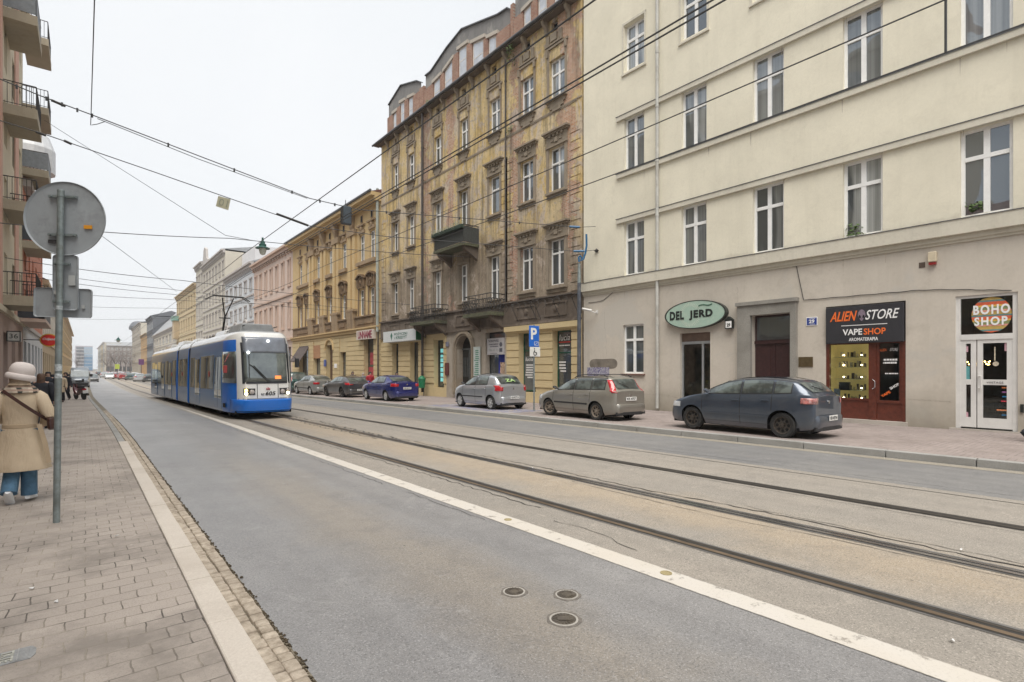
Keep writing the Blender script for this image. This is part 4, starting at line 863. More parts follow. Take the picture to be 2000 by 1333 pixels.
# attic gables: outlines taken in the plane of the gable wall
XG = XR+.25
def gable(pts, wins, label):
    P = [(uy(x, XG), zz(x, y, XG)) for x, y in pts]; fg = Fr((XG, 0, 0), (0, 1, 0), (-1, 0, 0))
    zb_ = eave-.3; lo = min(u for u, z in P); hi = max(u for u, z in P)
    mb = MB(); out = [fg.p(u, z) for u, z in P]+[fg.p(P[-1][0], zb_), fg.p(P[0][0], zb_)]
    mb.prism(out, (-.02, 0, 0)); 
    for q in range(0): pass
    g_ = mb.build('attic_gable', ATTIC, B2, label)
    mb = MB()
    for (a, b) in zip(P[:-1], P[1:]): mb.hexa([fg.p(a[0], a[1], -.12), fg.p(b[0], b[1], -.12), fg.p(b[0], b[1], .12), fg.p(a[0], a[1], .12), fg.p(a[0], a[1]+.07, -.12), fg.p(b[0], b[1]+.07, -.12), fg.p(b[0], b[1]+.07, .12), fg.p(a[0], a[1]+.07, .12)])
    mb.build('coping', FLASH, g_)
    mb = MB(); zmax = {}
    us = sorted([uy(x, XG) for w_ in wins for x in w_[:2]])
    for (x0, x1, t0, t1) in wins:
        b, a = uy(x0, XG), uy(x1, XG); zt0, zt1 = zz(x0, t0, XG), zz(x1, t1, XG)
        ww = MB(); q = [fg.p(a, zb_, .03), fg.p(b, zb_, .03), fg.p(b, zt0, .03), fg.p(a, zt1, .03)]; ww.prism(q, fg.N*.05)
        wo_ = ww.build('window', WHITEW, g_); f_ = .12
        pn = MB(); pn.prism([fg.p(a+f_, zb_, .085), fg.p(b-f_, zb_, .085), fg.p(b-f_, zt0-f_, .085), fg.p(a+f_, zt1-f_, .085)], fg.N*.006); pn.build('pane', MATS['attic_glass'], wo_)
        bb = MB(); zt = min(zt0, zt1)-.75; bb.fb(fg, a+f_, b-f_, zt-.03, zt+.03, .085, .1); bb.build('glazing_bar', WHITEW, wo_)
    edges = [lo]+us+[hi]
    for i in range(0, len(edges), 2):
        a, b = edges[i], edges[i+1]
        if b-a < .12: continue
        zt = min(np.interp((a+b)/2, sorted([u for w_ in wins for u in (uy(w_[0], XG), uy(w_[1], XG))]), [z for _, z in sorted([(uy(w_[0], XG), zz(w_[0], w_[2], XG)) for w_ in wins]+[(uy(w_[1], XG), zz(w_[1], w_[3], XG)) for w_ in wins])]), 40)
        mb.fb(fg, a+.02, b-.02, zb_, zt, .02, .16)
    mb.build('brick_pier', BRICK, g_)
    mb = MB(); 
    for (x0, x1, t0, t1) in wins:
        b, a = uy(x0, XG)+.15, uy(x1, XG)-.15; z0_, z1_ = zz(x0, t0, XG), zz(x1, t1, XG)
        mb.hexa([fg.p(a, z1_, .02), fg.p(b, z0_, .02), fg.p(b, z0_, .2), fg.p(a, z1_, .2), fg.p(a, z1_+.2, .02), fg.p(b, z0_+.2, .02), fg.p(b, z0_+.2, .2), fg.p(a, z1_+.2, .2)])
    mb.build('lintel', plaster('pale_lintel', (.5, .46, .4), (.3, .27, .22), .3), g_)
    sd = MB(); sd.poly([fg.p(lo, zb_, 0), fg.p(lo, zb_, -4), fg.p(lo, P[-1][1], 0)]); 
simple('attic_glass', (.52, .56, .62), .15, .15, 2)
gable([(760, 207), (784, 168.5), (816, 159.5), (823, 162)], [(771, 777.5, 224, 219), (785, 793, 203, 199), (801, 810, 193, 190)], 'low grey curved attic gable at the far end')
gable([(832, 150), (843, 141), (874, 95), (903, 59), (940, 44), (973, 31), (993, 18), (1000, 21)], [(850, 863, 164, 150), (871, 887, 142, 117), (899, 915, 99, 88), (926, 948, 86, 77), (957, 973, 76, 70)], 'wide grey curved attic gable in the middle')
gable([(1007, -8), (1020, -45), (1050, -78), (1085, -92), (1128, -110)], [(1026, 1041, 25, 8), (1054, 1072, -3, -15), (1086, 1108, -25, -30)], 'grey attic gable nearest the cream house')
mb = MB()
for (x0, x1, y0_) in ((1001, 1006.5, 10), (823, 831, 172)): mb.fb(FRR, uy(x1, XG), uy(x0, XG), eave, zz((x0+x1)/2, y0_, XG), -1.4, -.1)
mb.build('parapet_wall', BRICK, B2)
# weeds growing out of the gutter
lf = simple('weed_green', (.07, .12, .03), .7, .4, 20)
def tuft(px, py, n, r_, X, droop, parent, seed):
    g_ = random.Random(seed); mb = MB(); c_ = Vector((X, uy(px, X), zz(px, py, X)))
    for k in range(n):
        o_ = c_+Vector((g_.gauss(0, r_*.4), g_.gauss(0, r_*.5), g_.uniform(-droop, r_*.3))); a = g_.uniform(0, 6.3); l = g_.uniform(.06, .15)
        d_ = Vector((math.cos(a), math.sin(a), g_.uniform(-.9, .5))).normalized()*l; s_ = d_.orthogonal().normalized()*l*.4
        mb.poly([o_, o_+d_*.5+s_, o_+d_, o_+d_*.5-s_])
    return mb.build('weeds', lf, parent)
tuft(1668, 440, 60, .16, XR+.13, .35, B1, 5); tuft(1903, 400, 40, .16, XR+.13, .12, B1, 6)
tuft(999, 92, 220, .25, XR-.35, .95, B2, 1); tuft(997, 252, 60, .3, XR-.06, .1, B2, 2); tuft(835, 200, 24, .2, XR-.6, .1, B2, 3)
# balconies
ba = balcony(B2, FRR, uy(936), uy(848, XR-1.1), zz(890, 478, XR-1.1)+.0, 1.15, MOSS, IRON, 1.05, .1, brackets=SOOT, label='upper balcony with a flower trough and dark matting')
zb_ = zz(890, 478, XR-1.1); u0_, u1_ = uy(936), uy(848, XR-1.1)
mb = MB(); mb.fb(FRR, u0_+.05, u1_-.05, zb_+.05, zb_+.95, 1.09, 1.1); mb.fb(FRR, u0_+.05, u0_+.06, zb_+.05, zb_+.95, 0, 1.1); mb.build('matting', simple('reed_matting', (.06, .065, .06), .9, .5, 30), ba)
mb = MB(); mb.fb(FRR, u0_, u1_, zb_+.82, zb_+1.02, 1.1, 1.3); mb.build('flower_trough', simple('trough_green', (.03, .05, .035), .8), ba)
mb = MB(); g_ = random.Random(12)
for k in range(500):
    o_ = FRR.p(g_.uniform(u0_, u1_), zb_+1.02+g_.uniform(-.12, .22), 1.2+g_.gauss(0, .1)); a = g_.uniform(0, 6.3); d_ = Vector((math.cos(a), math.sin(a), g_.uniform(-.5, 1))).normalized()*g_.uniform(.05, .12); s_ = d_.orthogonal().normalized()*.03; mb.poly([o_, o_+d_*.5+s_, o_+d_, o_+d_*.5-s_])
mb.build('plants', simple('dry_plants', (.22, .23, .17), .9, .6, 40), ba)
mb = MB(); 
for u in (u0_+.05, (u0_+u1_)/2, u1_-.05): mb.tube([FRR.p(u, zb_+1, 1.1), FRR.p(u, zb_+2.3, 1.1)], .012, 5)
mb.tube([FRR.p(u0_, zb_+2.25, 1.1), FRR.p(u1_, zb_+2.25, 1.1)], .012, 5); mb.build('drying_frame', IRON, ba)
for (x0, x1, yb, lb) in ((905, 987, 614, 'lower balcony over the arched gateway with scrolled railing'), (802, 876, 630, 'lower far balcony with scrolled railing and mossy slab')):
    z = zz((x0+x1)/2, yb, XR-1.0)+.12; balcony(B2, FRR, uy(x1), uy(x0, XR-1.0), z, 1.05, MOSS, IRON, 1.0, .17, 'scroll', .2, SOOT, lb)
# wrought iron supports along the right frieze
mb = MB()
for px in (1004, 1040, 1048, 1085, 1122): u = uy(px, XR-.4); mb.tube([FRR.p(u, zl1-.1, .2), FRR.p(u, zl1-.3, .6), FRR.p(u, zl0+.1, .12)], .018, 5)
mb.tube([FRR.p(V0+.1, zl1-.15, .55), FRR.p(uy(992), zl1-.15, .55)], .02, 5)
for u in np.arange(V0+.6, uy(995), .5): mb.tube([FRR.p(u+.2*math.cos(q), zl1-.42+.2*math.sin(q), .55) for q in np.linspace(0, 4.6, 10)], .012, 4)
mb.build('sign_bracket', IRON, B2)
# ---- shop floor
gx = {'l1': (767, 779), 'l2': (802, 818), 'm1': (848, 867), 'arch': (893, 922), 'm3': (948, 986), 'r1': (1014, 1046), 'r2': (1080, 1117)}
gu = {k: (uy(b), uy(a)) for k, (a, b) in gx.items()}
zl = dict(l1=zz(773, 675), l2=zz(810, 672), m1=zz(857, 668), arch=zz(906, 655), m3=zz(967, 650), r1=zz(1030, 652), r2=zz(1098, 645))
zt2 = zz(1098, 645); zg = {k: zt2 for k in gu}; zg['arch'] = zz(906, 656); zg['m3'] = zt2+.2
o2 = [(a, b, (-.3 if k in ('arch', 'm3', 'l2', 'r2') else .35), zg[k]) for k, (a, b) in gu.items()]
zr = uy(990); zr2 = uy(868+4)
for (a, b, mt) in ((V0, zr, YEL2), (zr, zr2, plaster('gateway_render', (.42, .37, .31), (.16, .13, .10), .5, bump=.4, blot=(.34, .27, .2), scale=2)), (zr2, V1, YEL2)):
    mb = MB(); wall(mb, FRR, a, b, -1, zl0-.1, [q for q in o2 if a <= q[0] < b], .5); mb.build('ground_floor_wall', mt, B2)
bl = zt2+.25
for s_1 in spans(V0+.02, zr-.02, [gu['r1'], gu['r2']]): mb = MB(); rustic(mb, FRR, [s_1], .6, bl, .4); mb.build('rustication', YEL2, B2)
mb = MB(); rustic(mb, FRR, [(V0+.02, zr-.02)], bl, bl+.45, .45); mb.build('rustication', YEL2, B2)
for s_1 in spans(zr2+.02, V1-.02, [gu['l1'], gu['l2'], gu['m1']]): mb = MB(); rustic(mb, FRR, [s_1], .6, bl-.1, .4); mb.build('rustication', YEL2, B2)
mb = MB(); mb.fb(FRR, V0, zr, zl0-.42, zl0-.15, 0, .22); mb.fb(FRR, V0, zr, zl0-.5, zl0-.42, 0, .12); mb.build('cornice', YEL2, B2)
mb = MB()
for m_ in (sum(gu['r1'])/2, sum(gu['r2'])/2):
    for k in range(-2, 3): mb.fb(FRR, m_+k*.26-.09, m_+k*.26+.09, bl+.5, bl+.58, .0, .06); mb.lathe([(.001, 0), (.1, 0), (.07, .06), (.001, .07)], FRR.p(m_+k*.26, bl+.66, 0), axis=FRR.N, n=8)
mb.build('garland_relief', YEL2, B2)
DG = simple('shop_green', (.012, .075, .05), .4, .2, 8); TEALP = simple('poster_teal2', (.15, .45, .45), .5, .5, 6, emis=(.2, .6, .6), estr=.25)
for k in gu:
    a, b = gu[k]; z0_ = 0.05 if k in ('arch', 'm3', 'l2', 'r2') else .4; z1_ = zg[k]
    if k == 'arch': continue
    fm = DG if k[0] in 'r' else simple('dark_frame', (.03, .035, .035), .5)
    wd = window(B2, FRR, a, b, z0_-.2 if z0_ < .2 else z0_, z1_, rec=.35, mat=fm, glass=SHOPG, mul=0, tr=.3, fw=.07, name='shop_window', label='green framed shop door' if k == 'r2' else None)
mb = MB()
for k in (0, 1, 2, 3, 4, 5, 6):
    a, b = gu['m1']
    for j in (0, 1): mb.fb(FRR, a+.15+j*.45, a+.5+j*.45, .75+k*.32, 1.0+k*.32, -.33, -.325)
mb.build('poster', TEALP, B2, 'glowing teal posters in the office window')
XW = XR+.33
def sg2(s, px, py, w_, h_, mat, d=-.32, **k): return rtext(s, FRR, uy(px, XW), zz(px, py, XW), d, w_, h_, mat, B2, **k)
RED = simple('print_red', (.65, .05, .04), .5)
sg2('lucia', 1103, 659.5, .75, .3, WHT, shear=.2); mb = MB(); mb.fb(FRR, uy(1114, XW), uy(1092, XW), zz(1103, 669.5, XW), zz(1103, 667.5, XW), -.32, -.317); mb.build('line', RED, B2)
mb = MB(); marks(mb, FRR, uy(1114, XW), uy(1092, XW), zz(1103, 677, XW), zz(1103, 673, XW), -.32, 1, 4); marks(mb, FRR, uy(1106, XW), uy(1092, XW), zz(1098, 728, XW), zz(1098, 705, XW), -.32, 4, 7); mb.build('door_print', WHT, B2)
mb = MB(); mb.fb(FRR, uy(1044, XW), uy(1024, XW), .4, zz(1035, 696, XW), -.33, -.322); mb.build('banner', simple('banner_grey', (.12, .13, .13), .6), B2)
sg2('lucia', 1034, 702, .6, .2, WHT, shear=.2, d=-.32); mb = MB(); marks(mb, FRR, uy(1042, XW), uy(1026, XW), zz(1034, 740, XW), zz(1034, 711, XW), -.321, 6, 9); mb.build('banner_print', WHT, B2)
# arched gateway
a, b = gu['arch']; m_ = (a+b)/2; rw = (b-a)/2; zs_ = zg['arch']-rw*1.0; fa = FRR
mb = MB(); n = 16
for q in range(n):
    t0, t1 = math.pi*q/n, math.pi*(q+1)/n
    A = (m_+rw*math.cos(t0), zs_+rw*math.sin(t0)); B_ = (m_+rw*math.cos(t1), zs_+rw*math.sin(t1))
    zt = zg['arch']+.02; mb.poly([fa.p(A[0], A[1], .002), fa.p(A[0], zt, .002), fa.p(B_[0], zt, .002), fa.p(B_[0], B_[1], .002)]); mb.poly([fa.p(*A, .002), fa.p(*B_, .002), fa.p(*B_, -.45), fa.p(*A, -.45)])
mb.build('arch', TRIM, B2)
for r0, r1, dd in ((1.0, 1.14, .1), (1.14, 1.28, .17), (1.28, 1.42, .13)):
    mb = MB(); out = []
    prof = lambda k: [(m_+rw*k, .0)]+[(m_+rw*k*math.cos(q), zs_+rw*k*math.sin(q)) for q in np.linspace(0, math.pi, 20)]+[(m_-rw*k, .0)]
    pi, po = prof(r0), prof(r1)
    for i in range(len(pi)-1): mb.prism([fa.p(*pi[i]), fa.p(*po[i]), fa.p(*po[i+1]), fa.p(*pi[i+1])], fa.N*dd)
    mb.build('arch_moulding', TRIM, B2)
mb = MB(); mb.fb(fa, a-.05, b+.05, -.3, zg['arch']+.2, -.5, -.42); gt = mb.build('gate', simple('gate_black', (.018, .017, .016), .5, .3, 8), B2, 'black wooden arched double gate'); 
mb = MB()
for k in range(-3, 4): u = m_+k*rw*.27; mb.fb(fa, u-.035, u+.035, 1.1, 2.3, -.42, -.39)
mb.fb(fa, a, b, zs_-.05, zs_+.05, -.42, -.36); mb.fb(fa, m_-.05, m_+.05, .1, zs_, -.42, -.35)
mb.build('gate_bars', simple('gate_glass', (.10, .11, .11), .3, .3, 8), gt)
# boards around the gateway
mb = MB(); u0_, u1_ = uy(937, XR-.15), uy(925, XR-.15); mb.fb(fa, u0_, u1_, zz(931, 735), zz(931, 678), .1, .16); bd = tag(mb.build('notice_board', simple('board_pale', (.50, .56, .54), .5, .1)), 'narrow white and green notice board right of the arched gate', 'notice board')
mb = MB()
for k in range(5): z = zz(931, 680+k*11.5); marks(mb, fa, u0_+.08, u1_-.08, z-.45, z-.12, .16, 3, k)
mb.build('board_print', simple('print_green', (.05, .22, .14), .6), bd)
mb = MB(); u0_, u1_ = uy(985, XR-.02), uy(952, XR-.02); z0_, z1_ = zz(968, 693), zz(968, 661); mb.fb(fa, u0_, u1_, z0_, z1_, -.2, .03); sv = tag(mb.build('service_sign', simple('sign_grey', (.42, .41, .42), .5, .05)), 'grey phone repair signboard reading SERWIS over a blue doorway', 'sign')
hh = z1_-z0_; bw_s = u1_-u0_; uc = (u0_+u1_)/2+.13*bw_s; PG = simple('print_dark2', (.09, .09, .11), .6)
rtext('SERWIS', fa, uc, z1_-hh*.16, .031, bw_s*.62, hh*.15, PG, sv, bold=.01); rtext('TELEFONÓW', fa, uc, z1_-hh*.36, .031, bw_s*.58, hh*.1, PG, sv, bold=.02)
mb = MB(); marks(mb, fa, uc-.3*bw_s, uc+.3*bw_s, z1_-hh*.55, z1_-hh*.46, .03, 1, 3); marks(mb, fa, uc-.25*bw_s, uc+.3*bw_s, z0_+hh*.05, z0_+hh*.11, .03, 1, 5); mb.lathe([(.001, 0), (.13, 0), (.13, .006), (.001, .006)], fa.p(u0_+.3, z1_-hh*.4, .03), axis=fa.N, n=12); mb.fb(fa, u0_+.17, u0_+.43, z0_+hh*.15, z0_+hh*.38, .03, .036); mb.build('print', PG, sv)
rtext('786 41 12', fa, uc, z0_+hh*.28, .031, bw_s*.55, hh*.14, simple('print_pale', (.30, .33, .32), .6), sv)
mb = MB(); a, b = gu['m3']; mb.fb(fa, a+.05, a+.95, .1, z0_, -.32, -.3); mb.build('poster_wall', simple('deep_blue', (.01, .03, .30), .5, .2, 5), B2, 'deep blue panel in the repair shop entrance')
mb = MB(); mb.fb(fa, uy(986, XR+.2), uy(975, XR+.2), zz(981, 735), zz(981, 708), -.29, -.27); mb.build('poster', simple('poster_mixed', (.5, .35, .25), .5, .9, 9), B2)
# white office sign with a green side return
o = thing('office_sign', 'long white signboard with green logo and lettering and a green end panel', 'sign', tuple(fa.p(uy(780), zz(780, 655))))
u0_, u1_ = uy(812, XR-.6), uy(748.5, XR-.6); z0_, z1_ = zz(780, 667, XR-.6), zz(780, 645.5, XR-.6)
mb = MB(); mb.fb(fa, u0_, u1_, z0_, z1_, .0, .6); mb.build('board', simple('sign_white', (.60, .63, .64), .5, .04), o)
mb = MB(); mb.fb(fa, u0_-.03, u0_-.005, z0_, z1_, -.0, .6); mb.build('end_panel', simple('sign_green', (.01, .10, .035), .5), o)
uc = (u0_+u1_)/2; 
rtext('POŻYCZKI', fa, uc-.3, (z0_+z1_)/2+.16, .602, 2.0, .22, simple('print_green2', (.03, .14, .10), .6), o, bold=.01); rtext('i KREDYT', fa, uc-.3, (z0_+z1_)/2-.12, .602, 1.9, .2, MATS['print_green2'], o, bold=.01)
mb = MB(); q = fa.p(uc+1.15, (z0_+z1_)/2, .602); mb.poly([q+Vector((0, 0, .3)), q+Vector((0, .17, .06)), q+Vector((0, 0, -.32)), q+Vector((0, -.17, .06))]); mb.build('logo', MATS['print_green2'], o)
mb = MB(); mb.fb(fa, uy(878), uy(871), zz(874, 733), zz(874, 709), .05, .08); tag(mb.build('plaque', simple('plaque_maroon', (.12, .03, .025), .5, .3, 20)), 'narrow maroon wall plaque left of the arched gate', 'plaque')
mb = MB(); mb.fb(fa, uy(878), uy(872), zz(875, 677), zz(875, 668), .05, .07); tag(mb.build('house_number_plate', simple('plate_grey_violet', (.2, .2, .26), .5, .4, 30)), 'small grey number plate above the maroon plaque', 'house number')
# ================================================================== 3. yellow ornate house with pilasters
W0, W1 = V1+.03, uy(572)
B3 = thing('ornate_building', 'ornate yellow two storey house with brown stucco pediments above a rusticated shop floor', 'building', (XR, 50, 0))
Y3 = plaster('ochre_yellow_stucco', (.60, .45, .24), (.33, .23, .12), .3, blot=(.54, .38, .2)); BR3 = plaster('brown_stucco_relief', (.24, .165, .10), (.075, .055, .04), .5, bump=.6, blot=(.38, .28, .17), scale=3)
BRL = plaster('light_brown_relief', (.38, .28, .18), (.12, .09, .06), .5, bump=.5, blot=(.2, .14, .09), scale=3)
p3 = [707, 727, 672, 645, 621, 601, 587]; hw = [.55]*7
ra = (zz(707, 512), zz(707, 459)); rb = (zz(707, 617), zz(707, 566)); zt3 = zz(720, 382, XR-.5)-.3; zl3 = zz(744, 636); zk = zl3-.35
c3 = [(uy(p_)-.52, uy(p_)+.52) for p_ in p3]
go = {'g1': (712, 731, zz(722, 660), 'shop'), 'g2': (664, 677, zz(670, 688), 'door'), 'g3': (638, 651, zz(645, 674), 'arch'), 'g4': (613, 627, zz(620, 675), 'shop'), 'g5': (586, 603, zz(594, 680), 'shop')}
gq = {k: (uy(v[1]), uy(v[0]), v[2]) for k, v in go.items()}
mb = MB(); wall(mb, FRR, W0, W1, zl3, zt3, [(a, b, *r) for (a, b) in c3 for r in (ra, rb)], .3); shell(mb, FRR, W0, W1, -1.5, zt3); mb.build('wall', Y3, B3)
mb = MB(); wall(mb, FRR, W0, W1, -1.5, zl3, [(a, b, -.4, z) for a, b, z in gq.values()], .45); mb.build('ground_floor_wall', YEL2, B3)
for s_1 in spans(W0+.02, W1-.02, [(a, b) for a, b, z in gq.values()]): mb = MB(); rustic(mb, FRR, [s_1], .2, zz(722, 655), .42, d=.07); mb.build('rustication', YEL2, B3)
mb = MB(); rustic(mb, FRR, [(W0+.02, W1-.02)], zz(722, 655)+.02, zk-.1, .45, d=.06); mb.build('rustication', YEL2, B3)
mb = MB(); mb.fb(FRR, W0, W1, zk, zl3-.1, 0, .2); mb.fb(FRR, W0, W1, zl3-.1, zl3, 0, .35); mb.build('cornice', Y3, B3)
prs = [(0, 1), (2, 2), (3, 3), (4, 4), (5, 6)]
mb = MB(); mb.fb(FRR, W0+.6, W1-.5, zl3, rb[0]-.18, 0, .16); mb.fb(FRR, W0+.5, W1-.4, rb[0]-.18, rb[0]-.06, 0, .26)
for (i, j) in prs: mb.fb(FRR, min(c3[i][0], c3[j][0])-.1, max(c3[i][1], c3[j][1])+.1, zl3+.3, rb[0]-.4, .16, .22)
mb.build('balustrade_band', BR3, B3)
for (i, j) in prs:
    lo, hi = min(c3[i][0], c3[j][0]), max(c3[i][1], c3[j][1])
    for k in sorted({i, j}):
        a, b = c3[k]; wu = window(B3, FRR, a, b, *ra, rec=.2, tr=.3, fw=.08); wl_ = window(B3, FRR, a, b, *rb, rec=.2, tr=.3, fw=.08)
        surround(wl_, FRR, a, b, *rb, BR3, 'rich', w_=.2); 
        mb = MB(); mb.fb(FRR, a-.1, b+.1, ra[1]+.1, ra[1]+.35, 0, .1); mb.lathe([(.001, 0), (.3, .0), (.2, .15), (.001, .2)], FRR.p((a+b)/2, ra[1]+.5), axis=FRR.N, n=7); mb.fb(FRR, a-.2, b+.2, ra[1]+.7, ra[1]+.82, 0, .2)
        mb.fb(FRR, (a+b)/2-.2, (a+b)/2+.2, ra[1]+1.0, ra[1]+1.6, 0, .05); mb.build('surround', BRL, wu)
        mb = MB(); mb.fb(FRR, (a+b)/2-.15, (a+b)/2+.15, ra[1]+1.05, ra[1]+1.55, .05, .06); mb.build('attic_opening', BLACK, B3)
    mb = MB(); mb.fb(FRR, lo-.25, hi+.25, ra[0]-.35, ra[0]-.05, 0, .25); mb.build('sill', BRL, B3)
for k, px in enumerate((690, 659, 634, 611)):
    u = uy(px); mb = MB()
    mb.fb(FRR, u-.75, u-.2, rb[0]+.6, ra[1]+.2, 0, .2); mb.fb(FRR, u+.2, u+.75, rb[0]+.6, ra[1]+.2, 0, .2); mb.build('pilaster', Y3, B3)
    mb = MB(); mb.fb(FRR, u-.9, u+.9, rb[0]+.45, rb[0]+.65, 0, .4); mb.prism([FRR.p(u-.7, zl3, 0), FRR.p(u-.7, zl3, .25), FRR.p(u-.7, rb[0]+.45, .38), FRR.p(u-.7, rb[0]+.45, 0)], FRR.U*1.4)
    mb.fb(FRR, u-.85, u+.85, ra[1]+.2, ra[1]+.7, 0, .3); mb.prism([FRR.p(u-.3, ra[1]+.7, 0), FRR.p(u-.3, ra[1]+.7, .15), FRR.p(u-.3, zt3-.3, .6), FRR.p(u-.3, zt3-.3, 0)], FRR.U*.6); mb.lathe([(.001, 0), (.28, 0), (.2, .2), (.001, .3)], FRR.p(u, ra[1]+1.3, .1), axis=FRR.N, n=7); mb.build('capital', BRL, B3)
mb = MB(); mb.fb(FRR, W0, W1, zt3-.35, zt3, -.3, .55); mb.fb(FRR, W0, W1, zt3, zt3+.28, -.3, .85); ev = mb.build('eaves', Y3, B3)
mb = MB(); mb.tube([FRR.p(W0, zt3+.34, .9), FRR.p(W1, zt3+.34, .9)], .1, 8); mb.build('gutter', FLASH, ev)
mb = MB(); mb.prism([FRR.p(W0, zt3+.3, .8), FRR.p(W0, zt3+2.4, -5.5), FRR.p(W0, zt3+.3, -11)], (0, W1-W0, 0)); mb.build('roof', ROOFT, B3)
pipe(B3, FRR, uy(744.5)+.15, zl3-.5, zt3+.6, .25, simple('pipe_green_grey', (.33, .36, .33), .5, .2, 2), .11); pipe(B3, FRR, uy(743), 0, zl3-.4, .2, DPIPE, .06)
for k, (a, b, z) in gq.items():
    ty = go[k][3]
    if ty == 'arch':
        mb = MB(); mb.fb(FRR, a, b, -.5, z, -.4, -.35); mb.build('door', simple('door_walnut', (.10, .06, .04), .5, .3, 8), B3, 'brown arched house door')
        mb = MB(); mb.loft([[FRR.p((a+b)/2+q*((b-a)/2+.1)*math.cos(t_), z-.5+q*.95*math.sin(t_), d_) for t_ in np.linspace(0, math.pi, 14)] for q, d_ in ((1, .0), (1.0, .16), (1.22, .16), (1.25, 0))], closed=False); mb.build('arch_moulding', Y3, B3)
    else: window(B3, FRR, a, b, -.3 if ty == 'door' else .1, z, rec=.35, mat=simple('frame_brown', (.08, .045, .03), .5), glass=SHOPG, mul=0 if k != 'g4' else 1, tr=.28, name='shop_window')
a, b, z = gq['g4']; mb = MB(); mb.fb(FRR, a, b, z-1.3, z, -.3, .05); mb.build('shop_shutter', simple('shutter_tan', (.38, .2, .1), .7, .2, 6), B3)
a, b, z = gq['g5']; mb = MB(); mb.prism([FRR.p(a-.2, z+.2, 0), FRR.p(a-.2, z-1.4, 1.0), FRR.p(a-.2, z-1.5, 1.0), FRR.p(a-.2, z, 0)], FRR.U*(b-a+.4)); mb.build('awning', simple('awning_dark', (.10, .08, .075), .9, .5, 5), B3)
a, b, z = gq['g1']; mb = MB(); mb.fb(FRR, a+.05, a+1.5, z-2.2, z-1.2, -.33, -.32); mb.fb(FRR, a+.05, b-.1, .6, z-2.4, -.33, -.32); mb.build('window_poster', simple('poster_red', (.42, .06, .08), .5, .3, 2), B3)
o = thing('unname_sign', 'cream signboard with tall narrow dark red letters over the red poster window', 'sign', tuple(FRR.p(uy(712), zz(712, 654)))); X_ = XR-.4
mb = MB(); mb.fb(FRR, uy(728, X_), uy(696, X_), zz(712, 663, X_), zz(712, 645, X_), .1, .4); mb.build('board', simple('board_cream', (.58, .52, .46), .6, .1), o)
sgn('UNNAME', 699, 726, 647, 661.5, simple('letter_maroon', (.25, .02, .05), .5), o, X=XR-.402, bold=.03, sp=.9)
mb = MB(); X_ = XR; mb.fb(FRR, uy(639), uy(635), zz(637, 716), zz(637, 703), .08, .14); tag(mb.build('blue_plate', BLUE), 'blue notice plate left of the brown arched door', 'notice board')
mb = MB(); mb.fb(FRR, uy(660), uy(655), zz(657, 719), zz(657, 711), .08, .12); tag(mb.build('notice_plate', WHT), 'small white notice plate right of the brown arched door', 'notice board')

# ================================================================== the rest of the right-hand row, receding
def rowhouse(name, label, pxa, pxb, ytop, pref, floors, cols, wm, tm, rm, u0=None, roofh=2.0, style='flat', zc=None, z_g=4.6, dep=11, glass=None, extra=None, fr=None, u1=None, ztop=None, wfrac=.42, hfrac=.55):
    fr = fr or FRR
    u0 = u0 if u0 is not None else uy(pxb); u1 = u1 if u1 is not None else uy(pxa); zt = ztop if ztop is not None else zz(pref, ytop)
    o = thing(name, label, 'building', tuple(fr.p((u0+u1)/2, gz((u0+u1)/2)))); zb = -1.5; zg_ = z_g-.5
    fh = (zt-.7-zg_)/floors; cw_ = (u1-u0)/cols; cs = [(u0+(i+.5)*cw_-cw_*wfrac/2, u0+(i+.5)*cw_+cw_*wfrac/2) for i in range(cols)]
    wr = [(zg_+j*fh+fh*.24, zg_+j*fh+fh*(.24+hfrac)) for j in range(floors)]
    gops = [(a-.2, b+.2, -.6, zg_-1.0) for a, b in cs]
    mb = MB(); wall(mb, fr, u0, u1, zb, zt, [(a, b, c, d) for a, b in cs for c, d in wr]+gops, .25); shell(mb, fr, u0, u1, zb, zt, dep); mb.build('wall', wm, o)
    mb = MB(); mb.fb(fr, u0, u1, zt-.35, zt, 0, .35); mb.fb(fr, u0, u1, zt, zt+.25, 0, .6)
    for k in np.arange(u0+.4, u1-.2, 1.1): mb.fb(fr, k, k+.25, zt-.75, zt-.35, 0, .3)
    mb.build('cornice', tm, o)
    mb = MB(); mb.fb(fr, u0, u1, zg_-.25, zg_, 0, .25)
    for j in range(1, floors): mb.fb(fr, u0, u1, zg_+j*fh, zg_+j*fh+.2, 0, .16)
    mb.build('string_course', tm, o)
    for i, (a, b) in enumerate(cs):
        for j, (c, d) in enumerate(wr):
            w_ = window(o, fr, a, b, c, d, rec=.15, fw=.1, tw=.12, tr=.3, glass=glass or GLASSF)
            if style: surround(w_, fr, a, b, c, d, tm, 'flat', w_=.2, pr=.1)
        window(o, fr, *gops[i][:2], .0, gops[i][3], rec=.2, mat=MATS['frame_brown'], glass=SHOPG, mul=0, tr=.25, name='shop_window')
    if rm: mb = MB(); mb.prism([fr.p(u0, zt+.25, .5), fr.p(u0, zt+.25+roofh, -dep/2), fr.p(u0, zt+.25, -dep)], fr.U*(u1-u0)); mb.build('roof', rm, o)
    return o, cs, wr, zt, u0, u1
PINK = plaster('pale_pink_stucco', (.62, .50, .43), (.42, .34, .29), .2); PINKT = plaster('pink_trim', (.56, .42, .34), (.35, .26, .2), .3)
GRW = plaster('white_blue_stucco', (.60, .62, .64), (.4, .41, .42), .15); GRT = plaster('grey_trim', (.45, .42, .40), (.3, .28, .26), .3)
